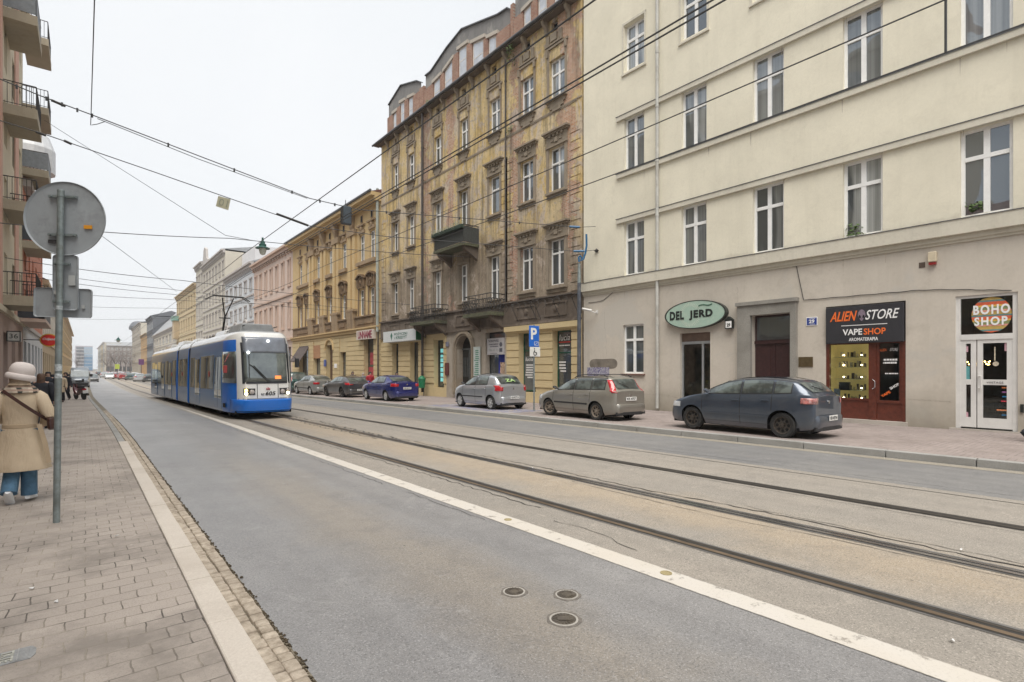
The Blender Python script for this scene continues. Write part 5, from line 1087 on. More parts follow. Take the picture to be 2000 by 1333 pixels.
CRM = plaster('pale_cream_stucco', (.58, .54, .46), (.36, .33, .28), .2); BUFF = plaster('buff_stucco', (.58, .48, .31), (.36, .29, .18), .2); BUFT = plaster('buff_trim', (.5, .40, .27), (.3, .24, .15), .3)
GRYS = plaster('grey_stucco', (.50, .50, .49), (.3, .3, .3), .2); SLATE = plaster('dark_slate_cladding', (.16, .17, .19), (.1, .1, .11), .2); ORS = plaster('orange_stucco', (.62, .42, .22), (.4, .26, .13), .2)
COPPER = simple('copper_green', (.22, .38, .34), .6, .2, 3)
o4 = rowhouse('pink_building', 'pale pink stucco house with tall narrow windows, beyond the yellow ornate house', 496, 572, 479, 572, 2, 7, PINK, PINKT, ROOFG, roofh=1.8, z_g=5.6, hfrac=.6, wfrac=.3, u0=W1+.03)
o5 = rowhouse('white_building', 'bluish white house with small paired windows and round arched reliefs', 440, 495, 516, 494, 3, 6, GRW, GRT, ROOFG, roofh=2.2, z_g=5, u0=o4[5]+.03, wfrac=.3, hfrac=.42)
for i, (a, b) in enumerate(o5[1]):
    if i % 2: mb = MB(); m_ = (a+b)/2; z = o5[2][0][1]+.3; mb.loft([[FRR.p(m_+q*1.5*math.cos(t_), z+q*1.6*math.sin(t_), d_) for t_ in np.linspace(0, math.pi, 12)] for q, d_ in ((.8, 0), (.8, .2), (1, .2), (1, 0))], closed=False); mb.build('arch_relief', GRT, o5[0])
mb = MB(); mb.prism([FRR.p(o5[5]-9, o5[3], -2.5), FRR.p(o5[5]-9, o5[3]+4.6, -2.5), FRR.p(o5[5]-9, o5[3]+4.9, -8), FRR.p(o5[5]-9, o5[3], -8)], (0, 9, 0)); mb.build('fire_wall', plaster('fire_wall_white', (.66, .65, .66), (.5, .5, .5), .1), o5[0])
o6 = rowhouse('tall_grey_building', 'tall pale grey house rising above the bluish white one, with a curved top gable', 397, 441, 487, 443, 4, 7, CRM, GRT, ROOFG, roofh=1.2, z_g=5, u0=o5[5]+.03, wfrac=.35)
mb = MB(); u_ = o6[5]; zt = o6[3]; mb.prism([FRR.p(u_-5, zt, .1), FRR.p(u_-5, zt+1.2, .1), FRR.p(u_-3.8, zt+1.6, .1), FRR.p(u_-3.2, zt+3.4, .1), FRR.p(u_-2, zt+3.9, .1), FRR.p(u_-.8, zt+3.4, .1), FRR.p(u_-.3, zt+1.6, .1), FRR.p(u_, zt, .1)], (.4, 0, 0)); mb.build('gable', GRT, o6[0])
o7 = rowhouse('grey_gabled_building', 'slim weathered grey house with ornamental gable before the buff house', 383, 397, 520, 390, 3, 3, CRM, GRT, ROOFG, u0=o6[5]+.03, z_g=5)
o8 = rowhouse('buff_building', 'buff yellow four storey house with a green topped bay far down the right side', 345, 383, 555, 383, 3, 8, BUFF, BUFT, ROOFG, u0=o7[5]+.03, z_g=5, wfrac=.35)
mb = MB(); u_ = o8[5]-4; mb.fb(FRR, u_, u_+3.4, 9, 13.5, 0, 1.0); by = mb.build('bay', BUFT, o8[0]); mb = MB(); mb.fb(FRR, u_-.2, u_+3.6, 13.5, 14.6, 0, 1.3); mb.build('bay_roof', COPPER, by)
o9 = rowhouse('slant_roof_building', 'pale house with steep grey slanted roof and ornate first floor, before the buff house', 300, 345, 640, 340, 2, 7, CRM, GRT, ROOFG, u0=o8[5]+.03, z_g=5, roofh=9, dep=14)
o10 = rowhouse('dark_glass_building', 'dark slate clad house with wide windows far down the street', 287, 298, 618, 298, 3, 5, SLATE, SLATE, SLATE, u0=uy(298), z_g=5, style=None, wfrac=.7)
o11 = rowhouse('orange_building', 'orange stucco house far down the street beside the dark clad one', 275, 287, 652, 287, 2, 5, ORS, BUFT, ROOFG, u0=uy(287), z_g=5)
o12 = rowhouse('far_cream_building', 'tall pale corner house with turret roofs closing the right row', 258, 275, 638, 266, 4, 7, CRM, GRT, SLATE, u0=uy(275), z_g=5, roofh=3, dep=30)
mb = MB(); u_ = o12[5]-9
for du in (0, 8): mb.lathe([(3.4, 0), (3.5, 1.2), (2.6, 3.0), (1.5, 3.6), (.001, 3.8)], FRR.p(u_+du, o12[3], -2), n=10)
mb.build('turret', SLATE, o12[0])
# side wall of the far corner house faces us as well: windows on its flank
fs = Fr((XR, uy(275)-.05, 0), (1, 0, 0), (0, -1, 0))

# ================================================================== far end of the street
Yf = 430; FF = Fr((0, Yf, 0), (1, 0, 0), (0, -1, 0)); xa, xb = xY(208, Yf), xY(262, Yf); ztf = zY(230, 676, Yf)
of = rowhouse('grey_block_building', 'grey brown apartment block with hipped roof closing the view at the bend', 0, 0, 0, 0, 4, 7, plaster('grey_brown_render', (.36, .31, .28), (.25, .22, .2), .2), GRT, ROOFG, fr=FF, u0=xa, u1=xb, ztop=ztf, roofh=2.5, z_g=4.5, wfrac=.5)
lf_ = Fr((xa-.05, Yf, 0), (0, 1, 0), (-1, 0, 0))
for k in range(6):
    y = Yf+3+k*14; h_ = ztf-k*.4
    mb = MB(); mb.box(xa-1-k*.4, xa+8, y, y+12, -1, h_+2)
    b_ = tag(mb.build('far_house', (CRM, GRYS, BUFF, CRM, GRYS, CRM)[k]), 'one of the pale houses in the far row behind the grey brown block', 'building', 'houses of the far row')
    mb = MB(); f2 = Fr((xa-1-k*.4-.02, 0, 0), (0, 1, 0), (-1, 0, 0))
    for j in range(4):
        for i in range(4): mb.fb(f2, y+1+i*2.8, y+2.4+i*2.8, 2.5+j*3.3, 4.6+j*3.3, 0, .05)
    mb.build('window_rows', GLASSF, b_); mb = MB(); mb.fb(f2, y, y+12, h_+2, h_+2.5, -.5, .9)
    for j in range(2): mb.fb(f2, y+3, y+8, 2.3+j*3.3, 2.5+j*3.3, 0, 1.0); mb.fb(f2, y+3, y+8, 2.5+j*3.3, 3.4+j*3.3, .95, 1.0)
    mb.build('cornice', GRT, b_)
Yt = 640; xa, xb, xm = xY(147, Yt), xY(181, Yt), xY(164, Yt); zt = zY(160, 676, Yt)
tw = thing('office_tower', 'modern tower block of pink grey concrete and blue glass at the vanishing point', 'building', (xa, Yt, 0)); ft = Fr((0, Yt, 0), (1, 0, 0), (0, -1, 0))
mb = MB(); mb.box(xa, xb, Yt, Yt+25, -1, zt); mb.build('wall', plaster('tower_concrete', (.46, .43, .46), (.38, .36, .38), .1), tw)
BG = m_window('blue_curtain_glass', [(.06, .17, .30), (.07, .19, .33), (.05, .15, .28)], (.10, .22, .36))
mb = MB(); mb.fb(ft, xm, xb, 0, zY(170, 695, Yt), 0, .5); mb.build('glass_wall', BG, tw)
mb = MB(); mb.fb(ft, xm, xb, zY(170, 695, Yt), zt-1, 0, .4); mb.build('glass_wall_upper', plaster('tower_glass_pale', (.36, .45, .54), (.3, .38, .47), .1), tw)
mb = MB()
for j in range(1, int(zt/3.2)): mb.fb(ft, xa+.3, xb-.3, j*3.2, j*3.2+.4, 0, .6)
mb.build('floor_band', GRYS, tw)
mb = MB()
for j in range(1, int(zt/3.2)):
    for i in range(5): u = xa+.8+i*(xm-xa-1)/5; mb.fb(ft, u, u+1.2, j*3.2+.9, j*3.2+2.6, 0, .1)
mb.build('window_rows', GLASSF, tw)

# ================================================================== left-hand row
def pzl(px, py, X): 
    xd, yd = ray(px); Z = X/xd; return yd*Z, EYE-(py-HOR)/FOC*Z
LCRM = plaster('left_cream_stucco', (.60, .53, .40), (.4, .34, .25), .25); LPNK = plaster('left_pink_base', (.44, .33, .28), (.22, .15, .13), .25); LRED = plaster('left_rose_panel', (.58, .36, .28), (.4, .25, .2), .25)
SLAB = plaster('balcony_slab_render', (.40, .35, .27), (.22, .19, .14), .4); PANEL = simple('balcony_panel_grey', (.22, .24, .26), .6, .15, 6); PANELD = simple('balcony_panel_dark', (.05, .055, .065), .6, .2, 6)
BL1 = thing('balcony_building', 'cream and rose apartment house with stacked balconies at the left edge', 'building', (XL, 30, 0))
LU0, LU1 = 8.0, 43.0
def leftwall(o, u0, u1, zt, cols, floors, wm, base, trim, zg=4.2, red=None):
    fh = (zt-zg-.6)/floors; cw_ = (u1-u0)/cols; cs = [(u0+(i+.5)*cw_-.6, u0+(i+.5)*cw_+.6) for i in range(cols)]
    wr = [(zg+j*fh+.75, zg+j*fh+.75+fh*.58) for j in range(floors)]; go_ = [(a-.3, b+.3, -.5, zg-.9) for a, b in cs]
    mb = MB(); wall(mb, FRL, u0, u1, zg, zt, [(a, b, c, d) for a, b in cs for c, d in wr], .25); shell(mb, FRL, u0, u1, -1.2, zt, 10); mb.build('wall', wm, o)
    mb = MB(); wall(mb, FRL, u0, u1, -1.2, zg, go_, .25); mb.build('ground_floor_wall', base, o)
    for a, b in cs:
        for c, d in wr: window(o, FRL, a, b, c, d, fw=.08, tw=.1)
    for g4 in go_: window(o, FRL, g4[0], g4[1], .05, g4[3], rec=.2, mat=MATS['frame_brown'], glass=SHOPG, mul=1, tr=.25, name='shop_window')
    mb = MB(); mb.fb(FRL, u0, u1, zg-.1, zg+.15, 0, .15); mb.fb(FRL, u0, u1, zt-.4, zt, 0, .4); mb.build('cornice', trim, o)
    mb = MB(); mb.prism([FRL.p(u0, zt, .3), FRL.p(u0, zt+2.5, -5), FRL.p(u0, zt, -10)], FRL.U*(u1-u0)); mb.build('roof', ROOFT, o)
    return cs, wr
leftwall(BL1, LU0, LU1, 22.5, 10, 5, LCRM, LPNK, LCRM)
mb = MB(); mb.fb(FRL, 38.2, 40.0, 4.4, 22, 0, .05); mb.fb(FRL, 31.8, 32.6, 4.4, 22, 0, .05); mb.build('rose_panel', LRED, BL1)
ledge_z = [pzl(73, yy, -1.72) for yy in (237, 55)]; far_z = [pzl(95, yy, -1.72) for yy in (603, 490, 350, 228, 93)]
#print('left', ledge_z, far_z)
zs_near = [5.0, 8.8, 12.6, 16.4, 20.2]; zn0 = pzl(73, 237, -1.72); zn1 = pzl(73, 55, -1.72)
f0 = far_z[0][0]; n0 = zn0[0]
zfar = [q[1] for q in far_z]
for k, z in enumerate(zfar):
    b_ = balcony(BL1, FRL, f0-.1, f0+3.4, z+.45 if k else z+.3, 1.18, SLAB, IRON, 1.05, .16, thick=.42 if k else .2, label='balcony with %s' % ('flower boxes', 'dark cladding', 'grey cladding', 'iron railing', 'iron railing on the top floor')[k])
    if k in (1, 2): 
        mb = MB(); zz_ = z+.45; mb.fb(FRL, f0-.08, f0+3.3, zz_+.06, zz_+1.02, 1.12, 1.15); mb.fb(FRL, f0-.08, f0-.05, zz_+.06, zz_+1.02, 0, 1.12); mb.build('cladding', PANELD if k == 1 else PANEL, b_)
    if k == 0: mb = MB(); mb.fb(FRL, f0-.2, f0-.05, z+.32, z+.55, .1, 1.1); mb.build('flower_box', simple('terracotta_dark', (.12, .045, .03), .9), b_)
for k, z in enumerate((zn0[1], zn1[1], zn0[1]*2-zn1[1], zn0[1]*3-2*zn1[1])):
    if z < 4: continue
    b_ = balcony(BL1, FRL, n0-.05, n0+3.2, z+.5, 1.18, SLAB, IRON, 1.05, .16, thick=.45, label='nearer balcony with %s' % ('iron railing', 'grey cladding', 'slanted grey panel', 'railing')[k])
    if k in (1,): mb = MB(); mb.fb(FRL, n0, n0+3.1, z+.56, z+1.5, 1.12, 1.15); mb.fb(FRL, n0-.03, n0, z+.56, z+1.5, 0, 1.12); mb.build('cladding', PANEL, b_)
mb = MB(); zc_ = pzl(92, 634, -1.72); mb.fb(FRL, f0-3.5, f0+3, zc_[1], zc_[1]+.18, 0, 1.2); cn = mb.build('canopy', simple('canopy_rose', (.55, .42, .35), .7), BL1); mb = MB(); mb.fb(FRL, f0-3.5, f0+3, zc_[1]+.2, zc_[1]+.75, .9, 1.15); mb.fb(FRL, f0-3.5, f0-3.4, zc_[1]+.2, zc_[1]+.75, 0, 1.15); mb.build('dark_panel', PANELD, cn)
# white oriel bay near the top, beyond the balconies
yb, z1_ = pzl(111, 275, -1.6); _, z0_ = pzl(111, 345, -1.6); mb = MB(); mb.lathe([(1.25, 0), (1.25, z1_-z0_-1), (.9, z1_-z0_), (.2, z1_-z0_+.8), (.001, z1_-z0_+.9)], (XL, yb, z0_), n=14); bw2 = mb.build('oriel', simple('oriel_white', (.62, .64, .66), .5, .1, 3), BL1)
BL2 = thing('brick_building', 'orange brick house with pale stone trim beyond the balconies on the left', 'building', (XL, 50, 0))
REDB = brickmat('red_orange_brick', (.48, .12, .05), (.58, .2, .1), (.4, .3, .25), .25, .08)
leftwall(BL2, LU1+.05, 62, 13.0, 6, 3, REDB, plaster('left_white_base', (.60, .62, .64), (.42, .42, .43), .2), GRT)
BL3 = thing('left_far_building', 'row of ornate yellow and cream fronts further along the left pavement', 'building', (XL, 80, 0))
leftwall(BL3, 62.05, 96, 9.5, 10, 2, CRM, BUFT, BUFT, zg=4.0)
BL4 = thing('yellow_ornate_building', 'bright yellow house with tall ornamental gable far along the left side', 'building', (-6, 200, 0))
FL4 = Fr((-5.6, 0, 0), (0, 1, 0), (1, 0, 0)); FE4 = Fr((-5.6, 150, 0), (-1, 0, 0), (0, -1, 0))
Y4 = plaster('bright_yellow_stucco', (.66, .46, .20), (.42, .3, .14), .2); Y4T = plaster('yellow_trim4', (.55, .42, .24), (.35, .25, .15), .3)
y4a, z4 = pzl(120, 640, -5.6); u_a, u_b = y4a+.0, pzl(140, 640, -5.6)[0]; z4 = pzl(136, 648, -5.6)[1]
mb = MB(); cs4 = [(u_a+2+i*7, u_a+5+i*7) for i in range(int((u_b-u_a)/7))]; wr4 = [(3+j*(z4-3)/4, 3+j*(z4-3)/4+(z4-3)/6.5) for j in range(4)]
wall(mb, FL4, u_a, u_b, -1.5, z4, [(a, b, c, d) for a, b in cs4 for c, d in wr4], .3); shell(mb, FL4, u_a, u_b, -1.5, z4, 12); mb.build('wall', Y4, BL4)
for a, b in cs4:
    for c, d in wr4: w_ = window(BL4, FL4, a, b, c, d, fw=.15, glass=GLASSF); surround(w_, FL4, a, b, c, d, Y4T, 'flat', w_=.4, pr=.3)
mb = MB(); mb.fb(FL4, u_a, u_b, z4, z4+.5, 0, 1.0); mb.build('cornice', Y4T, BL4)
mb = MB(); mb.prism([FL4.p(u_a+1, z4+.5, .3), FL4.p(u_a+1, z4+1.8, .3), FL4.p(u_a+3, z4+2.2, .3), FL4.p(u_a+5, z4+4.5, .3), FL4.p(u_a+8, z4+5.2, .3), FL4.p(u_a+11, z4+4.5, .3), FL4.p(u_a+13, z4+2.2, .3), FL4.p(u_a+16, z4+1.6, .3), FL4.p(u_a+16, z4+.5, .3)], (-.8, 0, 0)); mb.build('gable', Y4, BL4)
# same side continues unseen, mirrored by windows opposite; built low to light the pavement
BL0 = thing('near_left_building', 'cream house unseen past the left edge, for reflections, kept low to let light in', 'building', (XL, 0, 0))
leftwall(BL0, -30, LU0-.05, 9.5, 10, 1, plaster('left_near_stucco', (.40, .34, .27), (.26, .22, .18), .25), LPNK, GRT)
# things fixed on the left fronts
yn, zn = pzl(18, 657, -2.82); o = thing('house_number_lantern', 'boxy white lantern numbered 36 at the left edge above the doorway', 'house number', (XL, yn, zn))
mb = MB(); mb.box(XL, XL+.5, yn-.2, yn+.2, zn-.26, zn+.24); mb.build('case', simple('lantern_white', (.6, .58, .54), .5), o, bevel=.03); text('36', (XL+.25, yn-.203, zn), (1, 0, 0), (0, 0, 1), .3, .22, SB, o)
mb = MB(); 
for (x0, x1, z0_, z1_) in ((0, .5, .2, .24), (0, .5, -.26, -.22), (0, .04, -.26, .24), (.46, .5, -.26, .24)): mb.box(XL+x0, XL+x1, yn-.215, yn-.2, zn+z0_, zn+z1_)
mb.build('frame', SB, o)
ys, zs2 = pzl(95, 665, -1.75); o = thing('red_oval_sign', 'red oval shop sign with yellow rim projecting over the left pavement', 'sign', (-1.9, ys, zs2)); fo = Fr((pzl(95, 665, -1.75)[0]*0+xY(96, ys), ys, zs2), (1, 0, 0), (0, -1, 0)); rx = 14/FOC*math.hypot(0, 1)*(ys*.779+(-1.75)*.627)
ov = lambda k, d_: [fo.p(rx*k*math.cos(q), rx*.9*k*math.sin(q), d_) for q in np.linspace(0, 2*math.pi, 37)[:-1]]
mb = MB(); mb.loft([ov(1, -.08), ov(1, .08)]); mb.build('rim', simple('sign_yellow', (.75, .5, .05), .5), o); mb = MB(); mb.loft([ov(.86, .08), ov(.86, .1)]); mb.build('panel', simple('sign_red', (.75, .03, .02), .5), o)
text('Odjazd', fo.p(0, .05, .105), (1, 0, 0), (0, 0, 1), rx*1.35, rx*.42, WHT, o, shear=.2, bold=.02); mb = MB(); mb.tube([fo.p(-rx, 0, 0), fo.p(-rx-1.0, 0, 0)], .03, 6); mb.build('arm', IRON, o)
# ================================================================== cars
TYRE = simple('tyre_rubber', (.02, .02, .02), .85, .2, 12, dirt=(.04, .036, .03)); DARKP = simple('dark_plastic', (.022, .022, .024), .6, .15, 10)
ALLOY = simple('wheel_silver', (.60, .60, .60), .35, .15, 20, metal=.5); STEELW = simple('wheel_steel_dark', (.07, .062, .055), .45, .5, 25, metal=.4, dirt=(.13, .09, .06)); RUSTW = simple('wheel_steel_rusty', (.20, .17, .14), .5, .4, 25, dirt=(.22, .15, .1))
LRED_ = simple('tail_lamp_red', (.42, .012, .02), .12, .1, 30, coat=1); LCLR = simple('tail_lamp_clear', (.36, .13, .12), .12, .9, 14, coat=1, dirt=(.45, .4, .4)); PLATE = simple('plate_white', (.72, .72, .70), .5); PLT = simple('plate_black', (.02, .02, .02), .5)
CHROME = simple('chrome', (.6, .6, .6), .15, 0, metal=1)
t = NT('car_glass'); ly = t.n('TexCoord').outputs['Generated']; g0 = t.mix(t.ramp(t.noise(2.2, 3), [(.42, 0), (.58, 1)]), (.022, .028, .028), (.10, .12, .115))
pb = t.n('BsdfPrincipled', {'Base Color': g0, 'Roughness': .3}); gl = t.n('BsdfGlossy', {'Color': (.9, .97, .95, 1), 'Roughness': .01}); frn = t.n('Fresnel', {'IOR': 1.8})
ms = t.n('MixShader', {0: frn.outputs[0], 1: pb.outputs[0], 2: gl.outputs[0]}); t.t.links.new(ms.outputs[0], t.o.inputs[0]); CGLASS = t.m
def paint(name, col, metal=.5, rough=.32, dirt=(.22, .2, .17), da=.5):
    t = NT(name); z = t.sep(t.obj())[2]
    c = t.mix(t.ramp(t.noise(60, 2), [(.4, 0), (.6, 1)]), tuple(x*.94 for x in col), tuple(min(1, x*1.05) for x in col))
    dz = t.math('ADD', z, t.math('MULTIPLY', t.noise(3, 5), .35)); f = t.ramp(dz, [(.38, da), (.75, 0)]); c = t.mix(f, c, dirt)
    c = t.mix(t.ramp(t.noise(1.6, 5), [(.5, 0), (.75, .12)]), c, dirt)
    p = t.n('BsdfPrincipled', {'Base Color': c, 'Roughness': rough, 'Metallic': metal, 'Coat Weight': 1.0, 'Coat Roughness': .04}); t.t.links.new(p.outputs[0], t.o.inputs[0]); return t.m
LOWW = ([0, .1, .3, .55, .8, .93, 1.0], [.90, .955, .985, 1.0, .99, .972, .94])
GW = ([0, .25, .55, .78, .9, .97, 1.0], [1.0, .965, .90, .84, .77, .62, 0.0])     # greenhouse half width against height ratio
def car(name, label, sp, pm, pos, yaw, group=None, cat='car'):
    """s runs from the nose (0) to the tail (L); local x forward, y left"""
    Ln, Wd, wr = sp['L'], sp['W']/2, sp.get('r', .30); f1, f2 = sp['ax']
    n = 96; S = np.concatenate([[0, .012, .035], np.linspace(.07, Ln-.07, n), [Ln-.035, Ln-.012, Ln]])
    def sm(y, k):
        if k < 1: return y
        yy = np.concatenate([[y[0]]*k, y, [y[-1]]*k]); return np.convolve(yy, np.ones(2*k+1)/(2*k+1), 'valid')
    fine = np.linspace(0, Ln, 260)
    fb_ = sm(np.interp(fine, *zip(*sp['belt'])), 5); ft_ = sm(np.interp(fine, *zip(*sp['roof'])), 5)
    zb = lambda s: np.interp(s, fine, fb_); zr = lambda s: max(np.interp(s, fine, ft_), zb(s)+.012)
    pw = sp.get('plan', [(0, .66), (.04, .78), (.12, .87), (.3, .945), (.7, .985), (1.2, 1), (Ln-.8, 1), (Ln-.35, .965), (Ln-.14, .91), (Ln-.05, .86), (Ln, .78)])
    wv = lambda s: Wd*np.interp(s, *zip(*pw)); gwf = lambda s: np.interp(s, [0, Ln*.45, Ln*.75, Ln], [.93, .93, .90, .86])
    zlo = lambda s: max(np.interp(s, [0, .05, .4, Ln-.4, Ln-.05, Ln], [.30, .21, .19, .19, .24, .34]), *[wr+math.sqrt(max(0, (wr+.055)**2-(s-q)**2)) if abs(s-q) < wr+.055 else 0 for q in (f1, f2)])
    def low(s, z):   # half width of the lower body at height z
        a = np.interp(s, [0, .05, .4, Ln-.4, Ln-.05, Ln], [.30, .21, .19, .19, .24, .34]); r_ = (z-a)/(zb(s)-a)
        fl_ = sum(.022*math.exp(-((s-q)/.42)**4)*math.exp(-((z-wr*1.6)/.32)**2) for q in (f1, f2)); return wv(s)*np.interp(r_, *LOWW)+fl_
    def gh(s, z): r_ = (z-zb(s))/(zr(s)-zb(s)); return wv(s)*gwf(s)*np.interp(min(max(r_, 0), 1), *GW)
    def top(s, y):   # height of upper surface at lateral y
        q = abs(y)/(wv(s)*gwf(s)); r_ = np.interp(q, GW[1][::-1], GW[0][::-1]); return zb(s)+(zr(s)-zb(s))*r_
    X = lambda s: Ln/2-s
    root = thing(name, label, cat, (0, 0, 0), group, world=False)
    rings = []
    for s in S:
        half = [(low(s, z), z) for z in np.linspace(zlo(s), zb(s), 9)]
        gq_ = np.concatenate([np.linspace(0, .9, 9), [.95, .98, 1.0]]); 
        for r_ in gq_:
            y = wv(s)*gwf(s)*np.interp(r_, *GW); half.append((y, zb(s)+(zr(s)-zb(s))*r_))
        half.append((wv(s)*.3, zr(s)+.008)); half[-2] = (wv(s)*gwf(s)*.5, zr(s)+.0)
        half.append((0, zr(s)+.012))
        rings.append([(X(s), y, z) for y, z in half]+[(X(s), -y, z) for y, z in half[-2::-1]])
    mb = MB(); mb.loft(rings, closed=False)
    for r_ in (rings[0], rings[-1]): mb.poly(r_)
    body = mb.build('body', pm, root, smooth=True, local=True, auto=32)
    mb = MB(); mb.box(X(Ln-.12), X(.12), -Wd+.16, Wd-.16, .17, zb(Ln*.5)-.25)
    for q in (f1, f2): mb.box(X(q)-wr-.08, X(q)+wr+.08, -Wd+.2, Wd-.2, .2, wr*2+.1)
    mb.build('underbody', MATS['black_void'], root, local=True)
    # side glass
    for sd in (1, -1):
        for (a, b) in sp['side']:
            P = []
            for s in np.linspace(a, b, 16):
                hgt = zr(s)-zb(s); z0, z1 = zb(s)+.035, zb(s)+hgt*.865-.02
                z1 = max(z0+.005, z1); P.append([(X(s), sd*(gh(s, z)+.008), z) for z in np.linspace(z0, z1, 6)])
            mb = MB(); Q = [[(X(s), sd*(gh(s, z)+.0045), z) for z in np.linspace(zb(s)+.012, max(zb(s)+.02, zb(s)+(zr(s)-zb(s))*.9-.005), 6)] for s in np.linspace(a-.028, b+.028, 18)]; mb.grid(Q); mb.build('window_surround', DARKP, root, smooth=True, local=True)
            mb = MB(); mb.grid(P); mb.build('side_window', CGLASS, root, smooth=True, local=True)
        # black gap lines round the doors
        mb = MB()
        for s in sp['seams']:
            z0 = zlo(s)+.07; zs_ = np.linspace(z0, zb(s)-.005, 10); mb.grid([[(X(s-.008), sd*(low(s, z)+.0025), z) for z in zs_], [(X(s+.008), sd*(low(s, z)+.0025), z) for z in zs_]])
        s_ = np.linspace(sp['seams'][0], sp['seams'][-1], 14); z = .30; mb.grid([[(X(q), sd*(low(q, z-.004)+.0025), z-.004) for q in s_], [(X(q), sd*(low(q, z+.004)+.0025), z+.004) for q in s_]])
        mb.build('door_seam', DARKP, root, local=True)
        if sp.get('strip'):
            a, b, z, h_, mt = sp['strip']; s_ = np.linspace(a, b, 20); mb = MB(); mb.loft([[(X(q), sd*(low(q, z)+o), z+dz) for o, dz in ((-.01, -h_/2), (.016, -h_/2), (.018, 0), (.016, h_/2), (-.01, h_/2))] for q in s_]); mb.build('side_strip', mt, root, local=True, smooth=True)
        for s in sp['handles']:
            z = zb(s)-.14; y = low(s, z); mb = MB(); mb.box(X(s)-.09, X(s)+.09, *sorted((sd*(y-.01), sd*(y+.028))), z-.014, z+.016); mb.build('handle', pm if not sp.get('hchrome') else CHROME, root, local=True, bevel=.008)
        s = sp['mirror']; z = zb(s)+.1; y = wv(s)*.93; mb = MB()
        mb.loft([[(X(s)+dx+.05*math.cos(q)*k, sd*(y+.11)+.085*k*math.cos(q)*0+sd*.08*math.sin(q)*k, z+.06*math.cos(q)*k) for q in np.linspace(0, 2*math.pi, 11)[:-1]] for dx, k in ((-.05, .5), (-.04, .9), (0, 1), (.05, .8), (.08, .3))]); mb.box(X(s)-.02, X(s)+.04, *sorted((sd*(y-.02), sd*(y+.08))), z-.06, z-.02)
        mb.build('mirror', pm if sp.get('mirp') else DARKP, root, smooth=True, local=True)
        # tail lamp wraps the corner
        tz0, tz1, tin, tback = sp['lamp']; P = []
        def s_end(z):
            if z <= zb(Ln-.02)-.01: return Ln-.003
            c_ = [q for q in np.linspace(Ln*.6, Ln, 200) if zr(q) >= z+.02]; return max(c_) if c_ else Ln-.1
        def yw(s, z): return low(s, z) if z < zb(s) else max(wv(s)*gwf(s)*np.interp(min((z-zb(s))/(zr(s)-zb(s)), .88), *GW), .0)
        zs_ = np.linspace(tz0, tz1, 7)
        for q in np.linspace(tback, .0, 10): P.append([(X(s_end(z)-q)-.003, sd*(yw(s_end(z)-q, z)+.008), z) for z in zs_])
        P.append([(X(s_end(z))-.014, sd*(yw(s_end(z), z)-tin), z) for z in zs_])
        mb = MB(); mb.grid(P); tl = mb.build('tail_light', sp.get('lampm', LRED_), root, smooth=True, local=True, thick=.01)
        mb = MB(); hz = sp.get('hl', (.6, .74)); P = [[(X(s)+.004, sd*(low(s, z)+.006), z+.0) for z in np.linspace(hz[0], hz[1], 4)] for s in np.linspace(.02, .42, 8)]; mb.grid(P); mb.build('headlight', simple('headlamp', (.5, .52, .54), .08, .2, 20, coat=1), root, local=True, smooth=True)
    # windscreen and rear window
    for nm, (a, b), yk in (('windscreen', sp['front'], .8), ('rear_window', sp['rear'], sp.get('ryk', .76))):
        P = []
        for s in np.linspace(a, b, 14):
            ys = [wv(s)*gwf(s)*yk*q for q in np.linspace(-1, 1, 15)]; sgn_ = 1 if nm == 'windscreen' else -1
            P.append([(X(s)+sgn_*.008, y, top(s, y)+.014) for y in ys])
        mb = MB(); mb.grid(P); mb.build(nm, CGLASS, root, smooth=True, local=True)
    if sp.get('sticker'): 
        s = np.mean(sp['rear'])+.02; text('ZA', (X(s)-.03, -.03, top(s, 0)+.02), (0, -1, 0), (X(sp['rear'][0])-X(sp['rear'][1]), 0, zr(sp['rear'][0])-zr(sp['rear'][1])), .5, .17, simple('sticker_green', (.36, .55, .22), .5, .1), root, name='window_sticker', local=True, bold=.02)
    if sp.get('wiper'):
        s0, s1 = sp['rear'][1]-.03, sp['rear'][0]+(sp['rear'][1]-sp['rear'][0])*.45; mb = MB(); mb.tube([(X(s0)-.03, 0, top(s0, 0)+.03), (X(s1)-.03, .33, top(s1, .33)+.03)], .011, 5); mb.build('wiper', DARKP, root, local=True)
    # bumpers
    bz0, bz1 = sp.get('bump', (.26, .56)); 
    for e, s0 in ((1, Ln), (-1, 0)):
        R_ = []
        for q in np.linspace(-1, 1, 21):
            y = q*(wv(s0)+.115); ds = .085*(1-abs(q)**5) -.30*max(0, abs(q)-.86)/.14*1.0
            yy = math.copysign(min(abs(y), Wd*1.004 if abs(q) > .9 else abs(y)), y); x = X(s0)-e*ds
            R_.append([(x+e*.12, yy*.97, bz0), (x+e*.02, yy, bz0+.01), (x, yy, (bz0+bz1)/2-.03), (x+e*.004, yy, bz1-.05), (x+e*.03, yy*.99, bz1), (x+e*.12, yy*.97, bz1)])
        mb = MB(); mb.loft(R_); mb.build('bumper', pm, root, smooth=True, local=True, auto=45)
    mb = MB(); mb.loft([[(X(Ln)-.055*(1-abs(q)**4)+dx, q*Wd*.8, z) for dx, z in ((.02, bz0-.05), (-.02, bz0-.05), (-.02, bz0+.04), (.02, bz0+.04))] for q in np.linspace(-1, 1, 11)]); mb.build('lower_valance', DARKP, root, local=True)
    px_, pz_, pwd = sp['plate']; xx = X(Ln)-px_
    mb = MB(); mb.box(xx-.012, xx, -pwd/2, pwd/2, pz_-.06, pz_+.06); pl_ = mb.build('number_plate', PLATE, root, local=True); 
